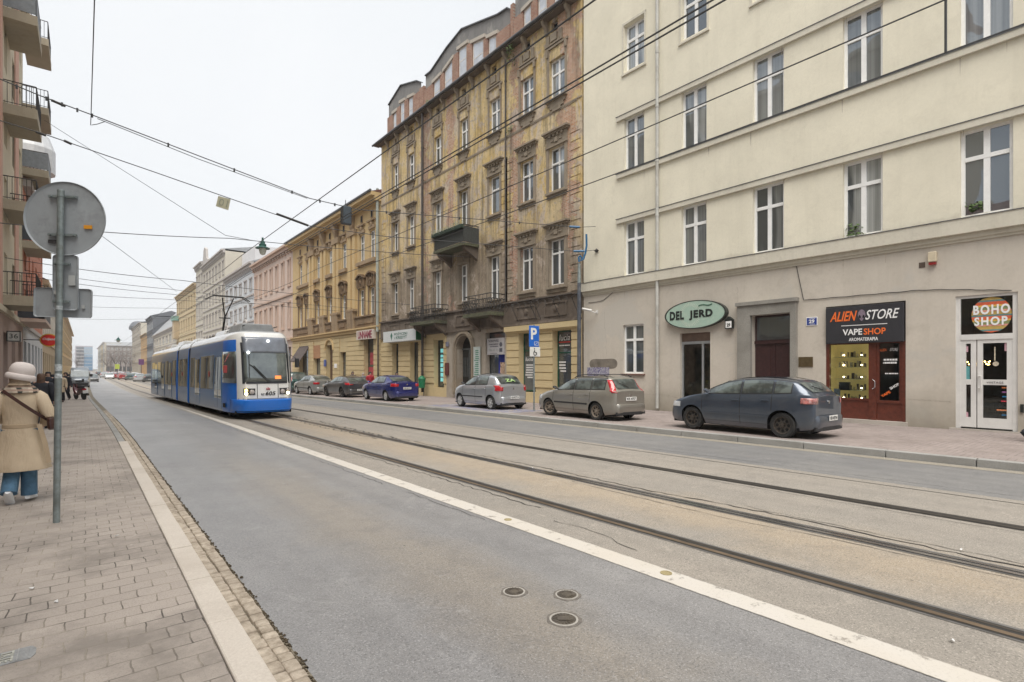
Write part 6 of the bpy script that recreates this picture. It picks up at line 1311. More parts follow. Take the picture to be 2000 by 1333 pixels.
    text(sp['reg'], (xx-.013, 0, pz_), (0, -1, 0), (0, 0, 1), pwd*.84, .075, PLT, pl_, local=True, bold=.02, depth=.003)
    mb = MB(); mb.lathe([(.001, 0), (.04, 0), (.04, .01), (.001, .012)], (X(Ln)-.005, 0, sp.get('badge', zb(Ln)-.1)), axis=(-1, 0, 0), n=12); mb.build('badge', CHROME, root, local=True)
    if sp.get('rails'):
        mb = MB()
        for sd in (1, -1): mb.tube([(X(s), sd*Wd*.66, zr(s)+(.045 if 0 < k < 8 else -.01)) for k, s in enumerate(np.linspace(sp['rails'][0], sp['rails'][1], 9))], .016, 6)
        mb.build('roof_rail', DARKP, root, local=True)
    # wheels
    for k, (q, steer) in enumerate(((f1, sp.get('steer', 0)), (f2, 0))):
        for sd in (1, -1):
            c = Vector((0, 0, 0)); mb = MB(); w2 = .1; prof = [(wr*.66, -w2*.9), (wr*.9, -w2), (wr*.985, -w2*.7), (wr, -w2*.3), (wr, w2*.3), (wr*.985, w2*.7), (wr*.9, w2), (wr*.66, w2*.9)]
            mb.loft([[ (r_*math.cos(a_), h_, r_*math.sin(a_)) for a_ in np.linspace(0, 2*math.pi, 33)[:-1]] for r_, h_ in prof], cap=False); ty = mb.build('wheel', TYRE, root, smooth=True, local=True)
            ty.location = (X(q), sd*(Wd-.12), wr); ty.rotation_euler = (0, 0, steer)
            mb = MB(); o = sd*w2; hm = sp['wheel']
            mb.loft([[(r_*math.cos(a_), h_, r_*math.sin(a_)) for a_ in np.linspace(0, 2*math.pi, 29)[:-1]] for r_, h_ in ((wr*.68, o*.92), (wr*.63, o*.85), (wr*.60, o*.45), (.01, o*.4))], cap=False)
            ns = sp.get('spokes', 5)
            for j in range(ns):
                a_ = j/ns*2*math.pi+.2; tw_ = .11 if ns < 8 else .06
                if hm is ALLOY: mb.prism([(wr*.1*math.cos(a_-.9), o*.85, wr*.1*math.sin(a_-.9)), (wr*.62*math.cos(a_-tw_*1.7), o*.88, wr*.62*math.sin(a_-tw_*1.7)), (wr*.62*math.cos(a_+tw_*1.7), o*.88, wr*.62*math.sin(a_+tw_*1.7)), (wr*.1*math.cos(a_+.9), o*.85, wr*.1*math.sin(a_+.9))], (0, -o*.35, 0))
            mb.loft([[(r_*math.cos(a_), h_, r_*math.sin(a_)) for a_ in np.linspace(0, 2*math.pi, 17)[:-1]] for r_, h_ in ((wr*.17, o*.5), (wr*.17, o*.92), (.01, o*.95))])
            rm = mb.build('rim', hm, ty, smooth=True, local=True)
            mb = MB()
            if hm is ALLOY:
                for j in range(ns):
                    a_ = (j+.5)/ns*2*math.pi+.2; mb.loft([[(wr*.42*math.cos(a_)+wr*.1*k_*math.cos(b_)*1.0, o*(.42+.02), wr*.42*math.sin(a_)+wr*.1*k_*math.sin(b_)) for b_ in np.linspace(0, 2*math.pi, 9)[:-1]] for k_ in (1.1, .9)])
            else:
                for j in range(8):
                    a_ = j/8*2*math.pi; mb.loft([[(wr*.44*math.cos(a_)+wr*.12*math.cos(b_), o*hh_, wr*.44*math.sin(a_)+wr*.12*math.sin(b_)) for b_ in np.linspace(0, 2*math.pi, 9)[:-1]] for hh_ in (.44, .47)])
            mb.build('rim_hole', MATS['black_void'], rm, local=True)
    root.location = pos; root.rotation_euler = (0, 0, yaw)
    return root
def park(sp, f_side, y_rear, y_front=None, x2=None):
    """pose from measured tyre contact: x of the street-side wheels, y of the rear axle"""
    L_, W_ = sp['L'], sp['W']; f1, f2 = sp['ax']; a = 0 if x2 is None else math.atan2(x2-f_side, (f2-f1))
    yaw = R(90)-a; d = Vector((math.cos(yaw), math.sin(yaw), 0)); l = Vector((-d.y, d.x, 0))
    rear = Vector((f_side, y_rear, 0)); c = rear+d*(f2-L_/2)-l*(W_/2-.03); c.z = gz(c.y)+.005; return c, yaw
HATCH = dict(L=3.95, W=1.70, r=.305, ax=(.80, 3.26), belt=[(0, .52), (.05, .66), (.22, .77), (.7, .91), (1.0, .965), (1.9, .985), (2.9, 1.02), (3.55, 1.055), (3.75, 1.04), (3.88, 1.02), (3.95, .97)],
    roof=[(0, .52), (.05, .66), (.22, .77), (.7, .91), (1.0, .975), (1.35, 1.18), (1.75, 1.345), (2.1, 1.42), (2.6, 1.45), (3.1, 1.43), (3.46, 1.375), (3.53, 1.335), (3.84, 1.08), (3.9, 1.03), (3.95, .97)],
    side=[(1.32, 2.17), (2.24, 2.98), (3.05, 3.42)], seams=[1.12, 2.2, 3.02], strip=(1.2, 2.95, .50, .045, None), handles=[2.08, 2.86], mirror=1.30, lamp=(.83, .965, .09, .27), lampm=LCLR, front=(1.03, 1.72), rear=(3.545, 3.83), plate=(.10, .50, .42), reg='KR 4ET41', wheel=STEELW, wiper=1, badge=.87)
blue_grey = paint('paint_graphite_blue', (.06, .078, .11), .5, .28, da=.22)
HATCH['strip'] = (1.2, 2.95, .50, .045, blue_grey); HATCH['mirp'] = 1
c, yw = park(HATCH, 12.86, 5.70, x2=12.98); car('parked_car', 'dark graphite five door hatchback on the pavement nearest the camera', HATCH, blue_grey, c, yw, 'cars parked along the right pavement')
EST = dict(L=4.03, W=1.68, r=.295, ax=(.80, 3.24), belt=[(0, .50), (.05, .62), (.2, .72), (.65, .86), (.95, .92), (1.9, .95), (3.2, .985), (3.8, 1.0), (3.95, .99), (4.03, .94)],
    roof=[(0, .50), (.05, .62), (.2, .72), (.65, .86), (.93, .93), (1.4, 1.18), (1.8, 1.36), (2.15, 1.43), (2.7, 1.455), (3.3, 1.45), (3.6, 1.43), (3.7, 1.37), (3.92, 1.02), (3.98, .98), (4.03, .94)],
    side=[(1.28, 2.12), (2.19, 2.93), (3.0, 3.55)], seams=[1.08, 2.15, 2.98], strip=(1.15, 2.85, .52, .055, DARKP), handles=[2.03, 2.82], mirror=1.26, lamp=(.92, 1.33, .02, .13), front=(.99, 1.77), rear=(3.7, 3.93), plate=(.02, .72, .48), reg='KR 4757', wheel=RUSTW, wiper=1, badge=.83, rails=(1.95, 3.55), steer=.30)
pg = paint('paint_beige_silver', (.36, .345, .31), .65, da=.75)
c, yw = park(EST, 13.05, 11.75, x2=13.22); car('parked_car', 'beige silver estate car with tall red tail lamps and roof rails', EST, pg, c, yw, 'cars parked along the right pavement')
SML = dict(L=3.75, W=1.69, r=.295, ax=(.72, 3.18), belt=[(0, .52), (.05, .68), (.15, .80), (.6, .96), (.85, 1.0), (1.8, 1.0), (3.0, 1.045), (3.45, 1.06), (3.6, 1.05), (3.7, 1.02), (3.75, .96)],
    roof=[(0, .52), (.05, .68), (.15, .80), (.6, .96), (.83, 1.02), (1.2, 1.24), (1.6, 1.43), (1.95, 1.51), (2.4, 1.535), (2.9, 1.505), (3.18, 1.45), (3.26, 1.40), (3.58, 1.08), (3.68, 1.03), (3.75, .96)],
    side=[(1.12, 1.98), (2.05, 2.85), ], seams=[.98, 2.02, 2.86], strip=(1.0, 2.6, .53, .045, DARKP), handles=[1.9, 2.72], mirror=1.12, lamp=(.80, 1.04, .10, .26), front=(.88, 1.58), rear=(3.24, 3.58), plate=(.10, .53, .45), reg='KR R7714', wheel=ALLOY, spokes=6, badge=.90, sticker=1)
ps = paint('paint_silver', (.50, .52, .55), .7, .28, da=.3)
c, yw = park(SML, 13.42, 18.05, x2=13.5); car('parked_car', 'small silver hatchback with green rear window sticker on the blue disabled bay', SML, ps, c, yw, 'cars parked along the right pavement')
SED = dict(L=4.44, W=1.75, r=.305, ax=(.85, 3.50), belt=[(0, .52), (.05, .68), (.2, .79), (.8, .92), (1.15, .96), (2.0, .97), (3.2, 1.02), (3.9, 1.06), (4.3, 1.06), (4.4, 1.03), (4.44, .97)],
    roof=[(0, .52), (.05, .68), (.2, .79), (.8, .92), (1.12, .97), (1.55, 1.2), (1.95, 1.375), (2.35, 1.45), (2.8, 1.455), (3.15, 1.41), (3.4, 1.345), (3.9, 1.10), (4.1, 1.075), (4.3, 1.07), (4.4, 1.03), (4.44, .97)],
    side=[(1.48, 2.33), (2.4, 3.2)], seams=[1.25, 2.36, 3.25], handles=[2.25, 3.12], mirror=1.45, lamp=(.83, 1.0, .16, .34), front=(1.17, 1.92), rear=(3.40, 3.88), plate=(.02, .74, .48), reg='KR 8LN19', wheel=ALLOY, spokes=8, badge=.95, mirp=1)
pbv = paint('paint_deep_blue', (.012, .02, .16), .4, .25, da=.25)
c, yw = park(SED, 13.05, 27.35, x2=13.05); car('parked_car', 'deep blue saloon with red tail lamps in front of the white office sign', SED, pbv, c, yw, 'cars parked along the right pavement')
CPE = dict(HATCH, L=4.25, W=1.80, r=.33, ax=(.85, 3.43), belt=[(0, .5), (.05, .64), (.22, .74), (.8, .86), (1.1, .90), (2.0, .95), (3.2, 1.02), (3.9, 1.04), (4.15, .98), (4.25, .85)],
    roof=[(0, .5), (.05, .64), (.22, .74), (.8, .86), (1.08, .91), (1.5, 1.12), (1.95, 1.31), (2.3, 1.385), (2.8, 1.40), (3.3, 1.36), (3.7, 1.27), (4.08, 1.03), (4.18, .97), (4.25, .85)], side=[(1.5, 2.5), (2.57, 3.3)], seams=[1.25, 2.55], handles=[2.42], strip=None, mirror=1.42, lamp=(.82, .96, .25, .3), lampm=LRED_, front=(1.15, 1.92), rear=(3.7, 4.06), reg='KR 9RC50', wheel=STEELW, badge=.9)
c, yw = park(CPE, 12.95, 33.6, x2=12.85); car('parked_car', 'low dark grey coupe between the blue saloon and the older silver saloon', CPE, paint('paint_dark_grey', (.09, .09, .095), .6), c, yw, 'cars parked along the right pavement')
BM = dict(SED, L=4.40, W=1.70, lamp=(.78, .93, .2, .3), reg='KR 21XT', strip=(1.2, 3.2, .5, .05, DARKP), mirp=0)
c, yw = park(BM, 12.75, 39.2, x2=12.6); car('parked_car', 'older silver saloon parked just before the dark green minivan', BM, paint('paint_old_silver', (.40, .41, .40), .6), c, yw, 'cars parked along the right pavement')
VAN = dict(EST, L=4.6, W=1.82, r=.32, ax=(.95, 3.8), belt=[(0, .6), (.05, .74), (.2, .85), (.7, 1.0), (1.0, 1.05), (2.0, 1.08), (4.2, 1.12), (4.5, 1.05), (4.6, .9)],
    roof=[(0, .6), (.05, .74), (.2, .85), (.7, 1.0), (.98, 1.06), (1.5, 1.38), (1.95, 1.62), (2.3, 1.70), (3.2, 1.72), (4.0, 1.68), (4.2, 1.6), (4.48, 1.1), (4.54, 1.03), (4.6, .9)], side=[(1.45, 2.35), (2.45, 3.35), (3.45, 4.05)], seams=[1.25, 2.4, 3.4], handles=[2.25, 3.25], mirror=1.4, lamp=(.85, 1.3, .03, .2), front=(1.05, 1.93), rear=(4.2, 4.48), strip=None, rails=None, reg='KR 70HM', steer=0, wiper=0)
c, yw = park(VAN, 12.75, 45.2, x2=12.7); car('parked_car', 'dark green minivan partly hidden by the tram nose', VAN, paint('paint_dark_green', (.015, .06, .055), .5), c, yw, 'cars parked along the right pavement')
# traffic and parked cars far down the street: copies of simple bodies with their own paint
def cheap(sp, col, nm, label, pos, yaw, group):
    r_ = copy_tree(base[nm]); r_.location = pos; r_.rotation_euler = (0, 0, yaw); r_['label'] = label; r_['group'] = group; r_['category'] = 'car'
    for ch in [x for x in bpy.data.objects if x.parent == r_]:
        if ch.name.split('.')[0] in ('body', 'bumper'):
            ch.material_slots[0].link = 'OBJECT'; ch.material_slots[0].material = col
    return r_
base = {}
for k_, sp_0 in (('h', HATCH), ('s', SED)):
    sp1 = dict(sp_0, sticker=None, wiper=None)
    base[k_] = [o for o in bpy.data.objects if o.type == 'EMPTY' and o.get('category') == 'car'][0 if k_ == 'h' else 3]
pc = {n_: paint('paint_far_'+n_, c_, .3) for n_, c_ in dict(white=(.7, .7, .7), red=(.35, .02, .02), dark=(.04, .045, .05), silver=(.45, .46, .48), green=(.05, .09, .085)).items()}
G2 = 'distant cars down the street'
for (px, y, col, sh_, yaw, lb) in ((272, 118, 'silver', 's', 90, 'grey saloon waiting on the far tracks nearest the tram tail'), (254, 132, 'green', 'h', 90, 'dark green car left of the grey saloon in the distance'), (240, 140, 'red', 'h', 90, 'red hatchback among the distant traffic'),
        (229, 152, 'red', 's', 90, 'red saloon left of the red hatchback in the distance'), (214, 150, 'white', 'h', 270, 'white car facing us in the distance'), (203, 175, 'silver', 's', 90, 'silver car far down the street before the bend'), (193, 230, 'dark', 's', 90, 'darkest and farthest car near the vanishing point'), (290, 112, 'dark', 'h', 90, 'dark hatchback half hidden by the tram tail'),
        (263, 150, 'white', 's', 90, 'white saloon behind the dark green car'), (222, 180, 'silver', 'h', 90, 'silver hatchback above the red saloon'), (248, 175, 'dark', 'h', 90, 'dark hatchback behind the red ones in the distance'), (235, 205, 'white', 's', 90, 'small white saloon far behind the red hatchback'), (207, 240, 'red', 's', 90, 'tiny red saloon far off beyond the white car'), (181, 118, 'dark', 'h', 270, 'dark car following behind the grey van')):
    x = xY(px, y); cheap(None, pc[col], sh_, lb, (x, y, gz(y)+ROAD), R(yaw), G2)

# ================================================================== grey delivery van and scooter by the left kerb
x0v, yv = gnd(156, 752, ROAD); yv = 84; xv = xY(156, yv); Vv = thing('delivery_van', 'grey delivery van with high roof driving toward us on the left lane', 'van', (0, 0, 0), world=False)
GV = paint('paint_van_grey', (.22, .25, .28), .3); mb = MB()
sec = [(0, .35, 1.0, .75), (.1, .3, 1.12, .88), (.55, .28, 1.25, .96), (.9, .28, 1.32, .98), (1.55, .28, 2.15, .96), (1.9, .28, 2.45, .97), (5.3, .28, 2.5, .98), (5.5, .3, 2.4, .95)]
mb.loft([[(2.7-s, sx_*y*1.0, z) for sx_, y, z in [(-1, w_*.92, zl), (-1, w_, zl+.3), (-1, w_, zt*.6), (-1, w_*.88, zt-.08), (-1, w_*.7, zt), (1, w_*.7, zt), (1, w_*.88, zt-.08), (1, w_, zt*.6), (1, w_, zl+.3), (1, w_*.92, zl)]] for s, zl, zt, w_ in sec]); mb.build('body', GV, Vv, smooth=True, local=True)
mb = MB(); mb.grid([[(2.7-.92, y, 1.34), (2.7-1.52, y*.95, 2.1)] for y in (-.86, -.4, 0, .4, .86)]); w0 = mb.build('windscreen', simple('van_glass', (.13, .17, .19), .25, .3, 3), Vv, local=True); w0.location.x = .03; w0.location.z = .02
mb = MB(); mb.box(2.66, 2.76, -.8, .8, .35, .6); mb.build('bumper', DARKP, Vv, local=True, bevel=.03)
mb = MB(); mb.box(2.55, 2.72, -.4, .4, .72, .95); mb.build('grille', DARKP, Vv, local=True)
for sd in (1, -1):
    mb = MB(); mb.box(2.5, 2.68, *sorted((sd*.5, sd*.86)), .75, .98); mb.build('headlight', MATS['headlamp'], Vv, local=True, bevel=.03)
    mb = MB(); mb.box(1.55, 1.68, *sorted((sd*.98, sd*1.22)), 1.35, 1.7); mb.build('mirror', DARKP, Vv, local=True, bevel=.02)
    mb = MB(); mb.box(.9, 1.5, *sorted((sd*.94, sd*.985)), 1.4, 1.95); mb.build('side_window', CGLASS, Vv, local=True)
    for xx_ in (1.7, -1.6):
        mb = MB(); mb.lathe([(.2, -.1), (.35, -.1), (.36, 0), (.35, .1), (.2, .1)], (xx_, sd*.84, .35), axis=(0, 1, 0), n=20); mb.build('wheel', TYRE, Vv, local=True, smooth=True)
Vv.location = (xv, yv, gz(yv)+ROAD); Vv.rotation_euler = (0, 0, R(-90))
sc_ = thing('motor_scooter', 'dark maroon scooter with number plate parked on the left pavement edge', 'scooter', (0, 0, 0), world=False)
MAR = paint('paint_maroon', (.10, .02, .025), .2)
def wheel2(x, r_, w_=.06):
    mb = MB(); mb.lathe([(r_*.6, -w_*.7), (r_*.9, -w_), (r_, 0), (r_*.9, w_), (r_*.6, w_*.7)], (x, 0, r_), axis=(0, 1, 0), n=20); q = mb.build('wheel', TYRE, sc_, local=True, smooth=True); mb = MB(); mb.lathe([(.001, -.03), (r_*.6, -.04), (r_*.6, .04), (.001, .03)], (x, 0, r_), axis=(0, 1, 0), n=14); mb.build('rim', STEELW, q, local=True)
wheel2(.62, .24); wheel2(-.62, .24, .07)
mb = MB(); mb.loft([[(x, w_*math.cos(q), z+h_*math.sin(q)) for q in np.linspace(0, 2*math.pi, 13)[:-1]] for x, w_, z, h_ in ((-.85, .05, .72, .05), (-.78, .13, .66, .14), (-.5, .17, .62, .18), (-.15, .16, .55, .2), (.0, .12, .42, .14), (.2, .14, .32, .06), (.38, .16, .42, .14), (.48, .17, .66, .2), (.5, .12, .9, .12))]); mb.build('body', MAR, sc_, local=True, smooth=True)
mb = MB(); mb.loft([[(x, w_*math.cos(q), z+h_*math.sin(q)) for q in np.linspace(0, 2*math.pi, 13)[:-1]] for x, w_, z, h_ in ((-.85, .06, .82, .04), (-.7, .13, .84, .07), (-.3, .15, .82, .07), (0, .1, .78, .05))]); mb.build('seat', DARKP, sc_, local=True, smooth=True)
mb = MB(); mb.tube([(.62, 0, .24), (.42, 0, 1.0)], .03, 8); mb.tube([(.4, -.34, 1.06), (.43, 0, 1.0), (.4, .34, 1.06)], .018, 6); mb.build('handlebar', DARKP, sc_, local=True)
for sd in (1, -1): mb = MB(); mb.lathe([(.001, 0), (.06, 0), (.06, .02), (.001, .02)], (.36, sd*.4, 1.2), axis=(-1, 0, 0), n=12); mb.tube([(.4, sd*.3, 1.05), (.36, sd*.4, 1.2)], .008, 5); mb.build('mirror', DARKP, sc_, local=True)
mb = MB(); mb.box(-.92, -.88, -.11, .11, .42, .6); mb.build('number_plate', PLATE, sc_, local=True); mb = MB(); mb.box(-.9, -.82, -.1, .1, .62, .7); mb.build('tail_light', LRED_, sc_, local=True)
mb = MB(); mb.box(-.9, -.3, -.2, -.1, .25, .42); mb.build('exhaust', STEELW, sc_, local=True, bevel=.03); mb = MB(); mb.tube([(-.1, .1, .3), (-.25, .32, .01)], .013, 5); mb.build('side_stand', STEELW, sc_, local=True)
y = 43; x = xY(157, y); sc_.location = (x, y, gz(y)); sc_.rotation_euler = (R(-7), 0, R(108))
# ================================================================== tram
TX = 5.43; TY = 21.35
TBLUE = paint('tram_blue', (.0, .155, .66), .0, .35, (.1, .15, .25), .15); TBLUE.node_tree.nodes['Principled BSDF'].inputs['Coat Weight'].default_value = .3; TDBLUE = paint('tram_blue_side', (.03, .09, .22), .35, .16, (.22, .22, .22), .55); TWHITE = paint('tram_white', (.72, .72, .71), .0, .4, (.45, .43, .4), .2); TGREY = simple('tram_roof_grey', (.30, .31, .32), .6, .2, 3)
SKIRT = paint('tram_blue_grey_side', (.035, .17, .42), .0, .3, (.20, .23, .27), .5); SKIRT.node_tree.nodes['Principled BSDF'].inputs['Coat Weight'].default_value = .35; RUB = simple('tram_rubber', (.02, .022, .03), .7, .2, 5)
t = NT('tram_glass'); c = t.mix(t.ramp(t.noise(1.6, 4, t.map(t.pos(), (1, 1.6, .8))), [(.4, 0), (.6, 1)]), (.02, .03, .032), (.09, .11, .105))
pb = t.n('BsdfPrincipled', {'Base Color': c, 'Roughness': .35}); gl = t.n('BsdfGlossy', {'Color': (.88, .95, .97, 1), 'Roughness': .012}); frn = t.n('Fresnel', {'IOR': 2.3}); ms = t.n('MixShader', {0: frn.outputs[0], 1: pb.outputs[0], 2: gl.outputs[0]}); t.t.links.new(ms.outputs[0], t.o.inputs[0]); TGL = t.m
tz = gz(TY)+ROAD
tram = thing('tram', 'blue and white articulated tram number 605 coming toward us on the near track', 'tram', (TX, TY, tz))
def tsec(name, y0, y1, front=False):
    """one rigid section; outline rings stacked in height"""
    xo = lambda y: TX+sh(y)
    zg = lambda y: gz(y)+ROAD
    def ring(z, dw, fy, roof=0):
        w_ = 1.2-dw; P = []
        if front:
            hw_ = .80-dw*.6; pts = [(-w_, y1), (-w_, y0+1.75+fy*.4), (-w_+.015, y0+1.4+fy*.5), (-w_+.06, y0+.95+fy*.6), (-hw_-.17, y0+.42+fy*.8), (-hw_-.06, y0+.16+fy), (-hw_+.05, y0+.05+fy), (-hw_*.5, y0+.01+fy), (0, y0+fy), (hw_*.5, y0+.01+fy), (hw_-.05, y0+.05+fy), (hw_+.06, y0+.16+fy), (hw_+.17, y0+.42+fy*.8), (w_-.06, y0+.95+fy*.6), (w_-.015, y0+1.4+fy*.5), (w_, y0+1.75+fy*.4), (w_, y1)]
        else: pts = [(-w_, y1), (-w_, y0), (w_, y0), (w_, y1)]
        return [(xo(y)+x, y, zg(y)+z) for x, y in pts]
    lv = [(.26, .03, .12), (.34, .0, .02), (.62, 0, 0), (.74, 0, .0), (1.32, .0, .03), (1.36, 0, .04), (2.5, .03, .25), (2.86, .05, .36), (3.02, .07, .42), (3.2, .14, .5), (3.32, .26, .62), (3.38, .42, .8), (3.40, .7, 1.1)]
    R_ = [ring(*q) for q in lv]; mb = MB(); n = len(R_[0])
    vs = [p for r_ in R_ for p in r_]; fs, mi = [], []
    for k in range(len(R_)-1):
        for i in range(n):
            j = (i+1) % n; fs.append((k*n+i, k*n+j, (k+1)*n+j, (k+1)*n+i)); z = lv[k][0]
            isf = front and 4 <= i <= 11
            m_ = (0 if z < .74 else 1) if isf else ((3 if (i in (0, n-2) and z < 2.9) else 0) if z < 3.0 else 1)
            if front and (1 <= i <= 3 or 12 <= i <= 14) and z < 2.9: m_ = 0
            if z >= 3.3: m_ = 2
            mi.append(m_)
    b = len(mb.v); mb.v += vs; mb.f += [list(f_) for f_ in fs]+[list(range(n))[::-1], [(len(R_)-1)*n+i for i in range(n)]]; mb.m += mi+[2, 2]
    s_ = mb.build(name, [TBLUE, TWHITE, TGREY, SKIRT], tram, smooth=True, auto=30)
    # glazing bands on both sides
    for sd in (-1, 1):
        yb = y0+1.78 if front else y0+.1; yy = yb; k = 0; wn = []
        segs = sp_t[name]
        for (a, b_, ty) in segs:
            a, b_ = y0+a, y0+b_; z0_, z1_ = (1.08, 2.5) if ty == 'w' else (.36, 2.5)
            mb = MB(); P = [[(xo(y)+sd*(1.2-(.03*max(0, z-1.36)/1.14)+.008), y, zg(y)+z) for z in ((z0_, 1.36, z1_))] for y in (a+.02, b_-.02)]; mb.grid(P)
            if ty == 'w': w_ = mb.build('window', TGL, s_, thick=.01)
            else:
                w_ = mb.build('door', SKIRT, s_, thick=.012)
                mb = MB(); m_ = (a+b_)/2
                for (q0, q1) in ((a+.09, m_-.05), (m_+.05, b_-.09)): mb.grid([[(xo(y)+sd*(1.2-(.03*max(0, z-1.36)/1.14)+.018), y, zg(y)+z) for z in ((.75, 1.36, 2.4))] for y in (q0, q1)])
                mb.build('door_glass', TGL, w_); mb = MB(); mb.grid([[(xo(y)+sd*1.222, y, zg(y)+z) for z in (.4, 2.45)] for y in (m_-.02, m_+.02)]); mb.build('door_gap', RUB, w_)
    return s_
sp_t = {'front_section': [(1.85, 3.3, 'd'), (3.4, 4.9, 'w'), (4.95, 6.3, 'w'), (6.4, 7.7, 'd'), (7.8, 8.9, 'w')], 'middle_section': [(.15, 1.5, 'w'), (1.6, 2.9, 'w')], 'rear_section': [(.2, 1.6, 'w'), (1.7, 3.0, 'd'), (3.1, 4.6, 'w'), (4.7, 6.0, 'd'), (6.1, 8.2, 'w'), (8.3, 9.6, 'd'), (9.7, 11.3, 'w')]}
s1 = tsec('front_section', TY, TY+9.2, True); s2 = tsec('middle_section', TY+9.75, TY+12.85); s3 = tsec('rear_section', TY+13.4, TY+25.5)
for y0 in (TY+9.2, TY+12.85):
    mb = MB(); x = TX+sh(y0); zg = gz(y0)+ROAD
    rr_ = []
    for i in range(9):
        y = y0+.55*i/8; k = .05 if i % 2 else 0
        rr_.append([(x-1.14+k, y, zg+.3), (x-1.14+k, y, zg+2.95), (x-.92+k, y, zg+3.28-k), (x+.92-k, y, zg+3.28-k), (x+1.14-k, y, zg+2.95), (x+1.14-k, y, zg+.3)])
    mb.loft(rr_); mb.build('bellows', RUB, tram)
# front face
zf = lambda z: tz+z
def fpt(x, z, o=.0):   # a point on the nose surface
    fy = np.interp(z, [.26, .34, .62, .74, 1.32, 1.36, 2.5, 2.86, 3.02, 3.2], [.12, .02, 0, 0, .03, .04, .25, .36, .42, .5]); dw = np.interp(z, [.26, .34, 1.36, 2.5, 2.86, 3.02, 3.2], [.03, 0, 0, .03, .05, .07, .14]); hw_ = .8-dw*.6
    X_ = [0, hw_*.5, hw_-.05, hw_+.06, hw_+.17, 1.14]; Y_ = [0, .01, .05, .16, .42, .95]
    return (TX+sh(TY+.5)+x, TY+np.interp(abs(x), X_, Y_)+fy-o, tz+z)
def fgrid(x0, x1, z0, z1, o, nx=12, nz=8, r_=0): return [[fpt(x, z, o) for z in np.linspace(z0, z1, nz)] for x in np.linspace(x0, x1, nx)]
mb = MB(); mb.grid(fgrid(-.80, .80, 1.40, 2.86, .012, 18)); ws = mb.build('windscreen', TGL, tram, smooth=True, thick=.01)
mb = MB(); mb.grid(fgrid(-.79, .79, 2.52, 3.12, .03, 18)); mb.build('destination_display', simple('display_grey', (.16, .18, .22), .3, .2, 3, coat=1), tram, smooth=True, thick=.01)
mb = MB()
for (a, b_, c_, d_) in ((-.84, -.79, 1.36, 2.9), (.79, .84, 1.36, 2.9), (-.84, .84, 1.35, 1.41)): mb.grid(fgrid(a, b_, c_, d_, .02, 4 if b_-a < .2 else 12))
mb.build('windscreen_seal', RUB, tram, thick=.006)
mb = MB(); mb.grid(fgrid(-.6, .5, 2.28, 2.45, .006)); mb.build('sun_blind', simple('blind_beige', (.35, .31, .2), .8), ws)
mb = MB(); mb.prism([fpt(.28, 1.52, .03), fpt(.5, 1.52, .03), fpt(.5, 1.64, .03), fpt(.28, 1.64, .03)], (0, -.01, 0)); mb.build('number_board', simple('led_amber', (.6, .12, .05), .5, .6, 30, emis=(1, .25, .05), estr=.5), ws)
for x0, x1 in ((-.02, -.62), (.03, -.6)): pass
mb = MB(); mb.tube([fpt(.02, 1.40, .06), fpt(-.5, 2.0, .07), fpt(-.62, 2.08, .06)], .016, 5); mb.tube([fpt(.07, 1.42, .06), fpt(-.46, 2.03, .07)], .012, 5); mb.tube([fpt(-.62, 1.55, .07), fpt(-.60, 2.55, .05)], .014, 5); mb.build('wiper', DARKP, tram)
# lower mask with three panels
mb = MB()
for x in (-.36, .38): mb.grid(fgrid(x-.012, x+.012, .80, 1.34, .006, 2))
mb.grid(fgrid(-.95, .95, .775, .79, .008, 16, 2)); mb.build('panel_gap', RUB, tram)
EM1 = simple('lamp_amber', (1, .6, .15), .3, 0, emis=(1, .62, .12), estr=3.2); EM2 = simple('lamp_warm', (1, .9, .6), .3, 0, emis=(1, .88, .5), estr=3.5); LENS = simple('lamp_lens', (.42, .38, .36), .1, .2, 20, coat=1)
for sd in (-1, 1):
    hb = MB(); hb.grid(fgrid(sd*.62-.19, sd*.62+.19, .93, 1.17, .012, 6, 5)); hd_ = hb.build('headlight_housing', DARKP, tram, thick=.02)
    for dx, z, r_, m_ in ((sd*.05+.0-(.0), 1.04, .085, LENS), (sd*.12, 1.1, .055, EM1 if sd < 0 else LENS), (sd*.12, .98, .055, EM2)):
        xx_ = sd*.62+(dx if m_ is not LENS or r_ < .08 else -sd*.08); p_ = fpt(xx_, z, .03); mb = MB(); mb.lathe([(.001, .0), (r_, 0), (r_, .02), (r_*.7, .035), (.001, .04)], p_, axis=(0, -1, 0), n=16); mb.build('headlight', m_, hd_, smooth=True)
for x, z in ((.1, 2.98), (-.62, 2.52)): mb = MB(); mb.lathe([(.001, 0), (.045, 0), (.045, .02), (.001, .03)], fpt(x, z, .05), axis=(0, -1, 0), n=12); mb.build('marker_lamp', simple('lamp_white', (1, 1, .95), .3, 0, emis=(1, 1, .9), estr=4), tram)
text('605', fpt(.1, .975, .02), (1, 0, 0), (0, 0, 1), .36, .15, DARKP, tram, bold=.02, shear=.15); text('RF', fpt(-.17, .945, .02), (1, 0, 0), (0, 0, 1), .12, .07, DARKP, tram, bold=.02)
mb = MB(); q = fpt(.02, 1.16, .02)
for dx, h_ in ((-.05, .07), (0, .09), (.05, .07)): mb.box(q[0]+dx-.017, q[0]+dx+.017, q[1]-.004, q[1], q[2]-.05, q[2]-.05+h_)
mb.box(q[0]-.07, q[0]+.07, q[1]-.004, q[1], q[2]-.055, q[2]-.03); mb.build('town_emblem', simple('emblem_red', (.5, .08, .1), .5), tram)
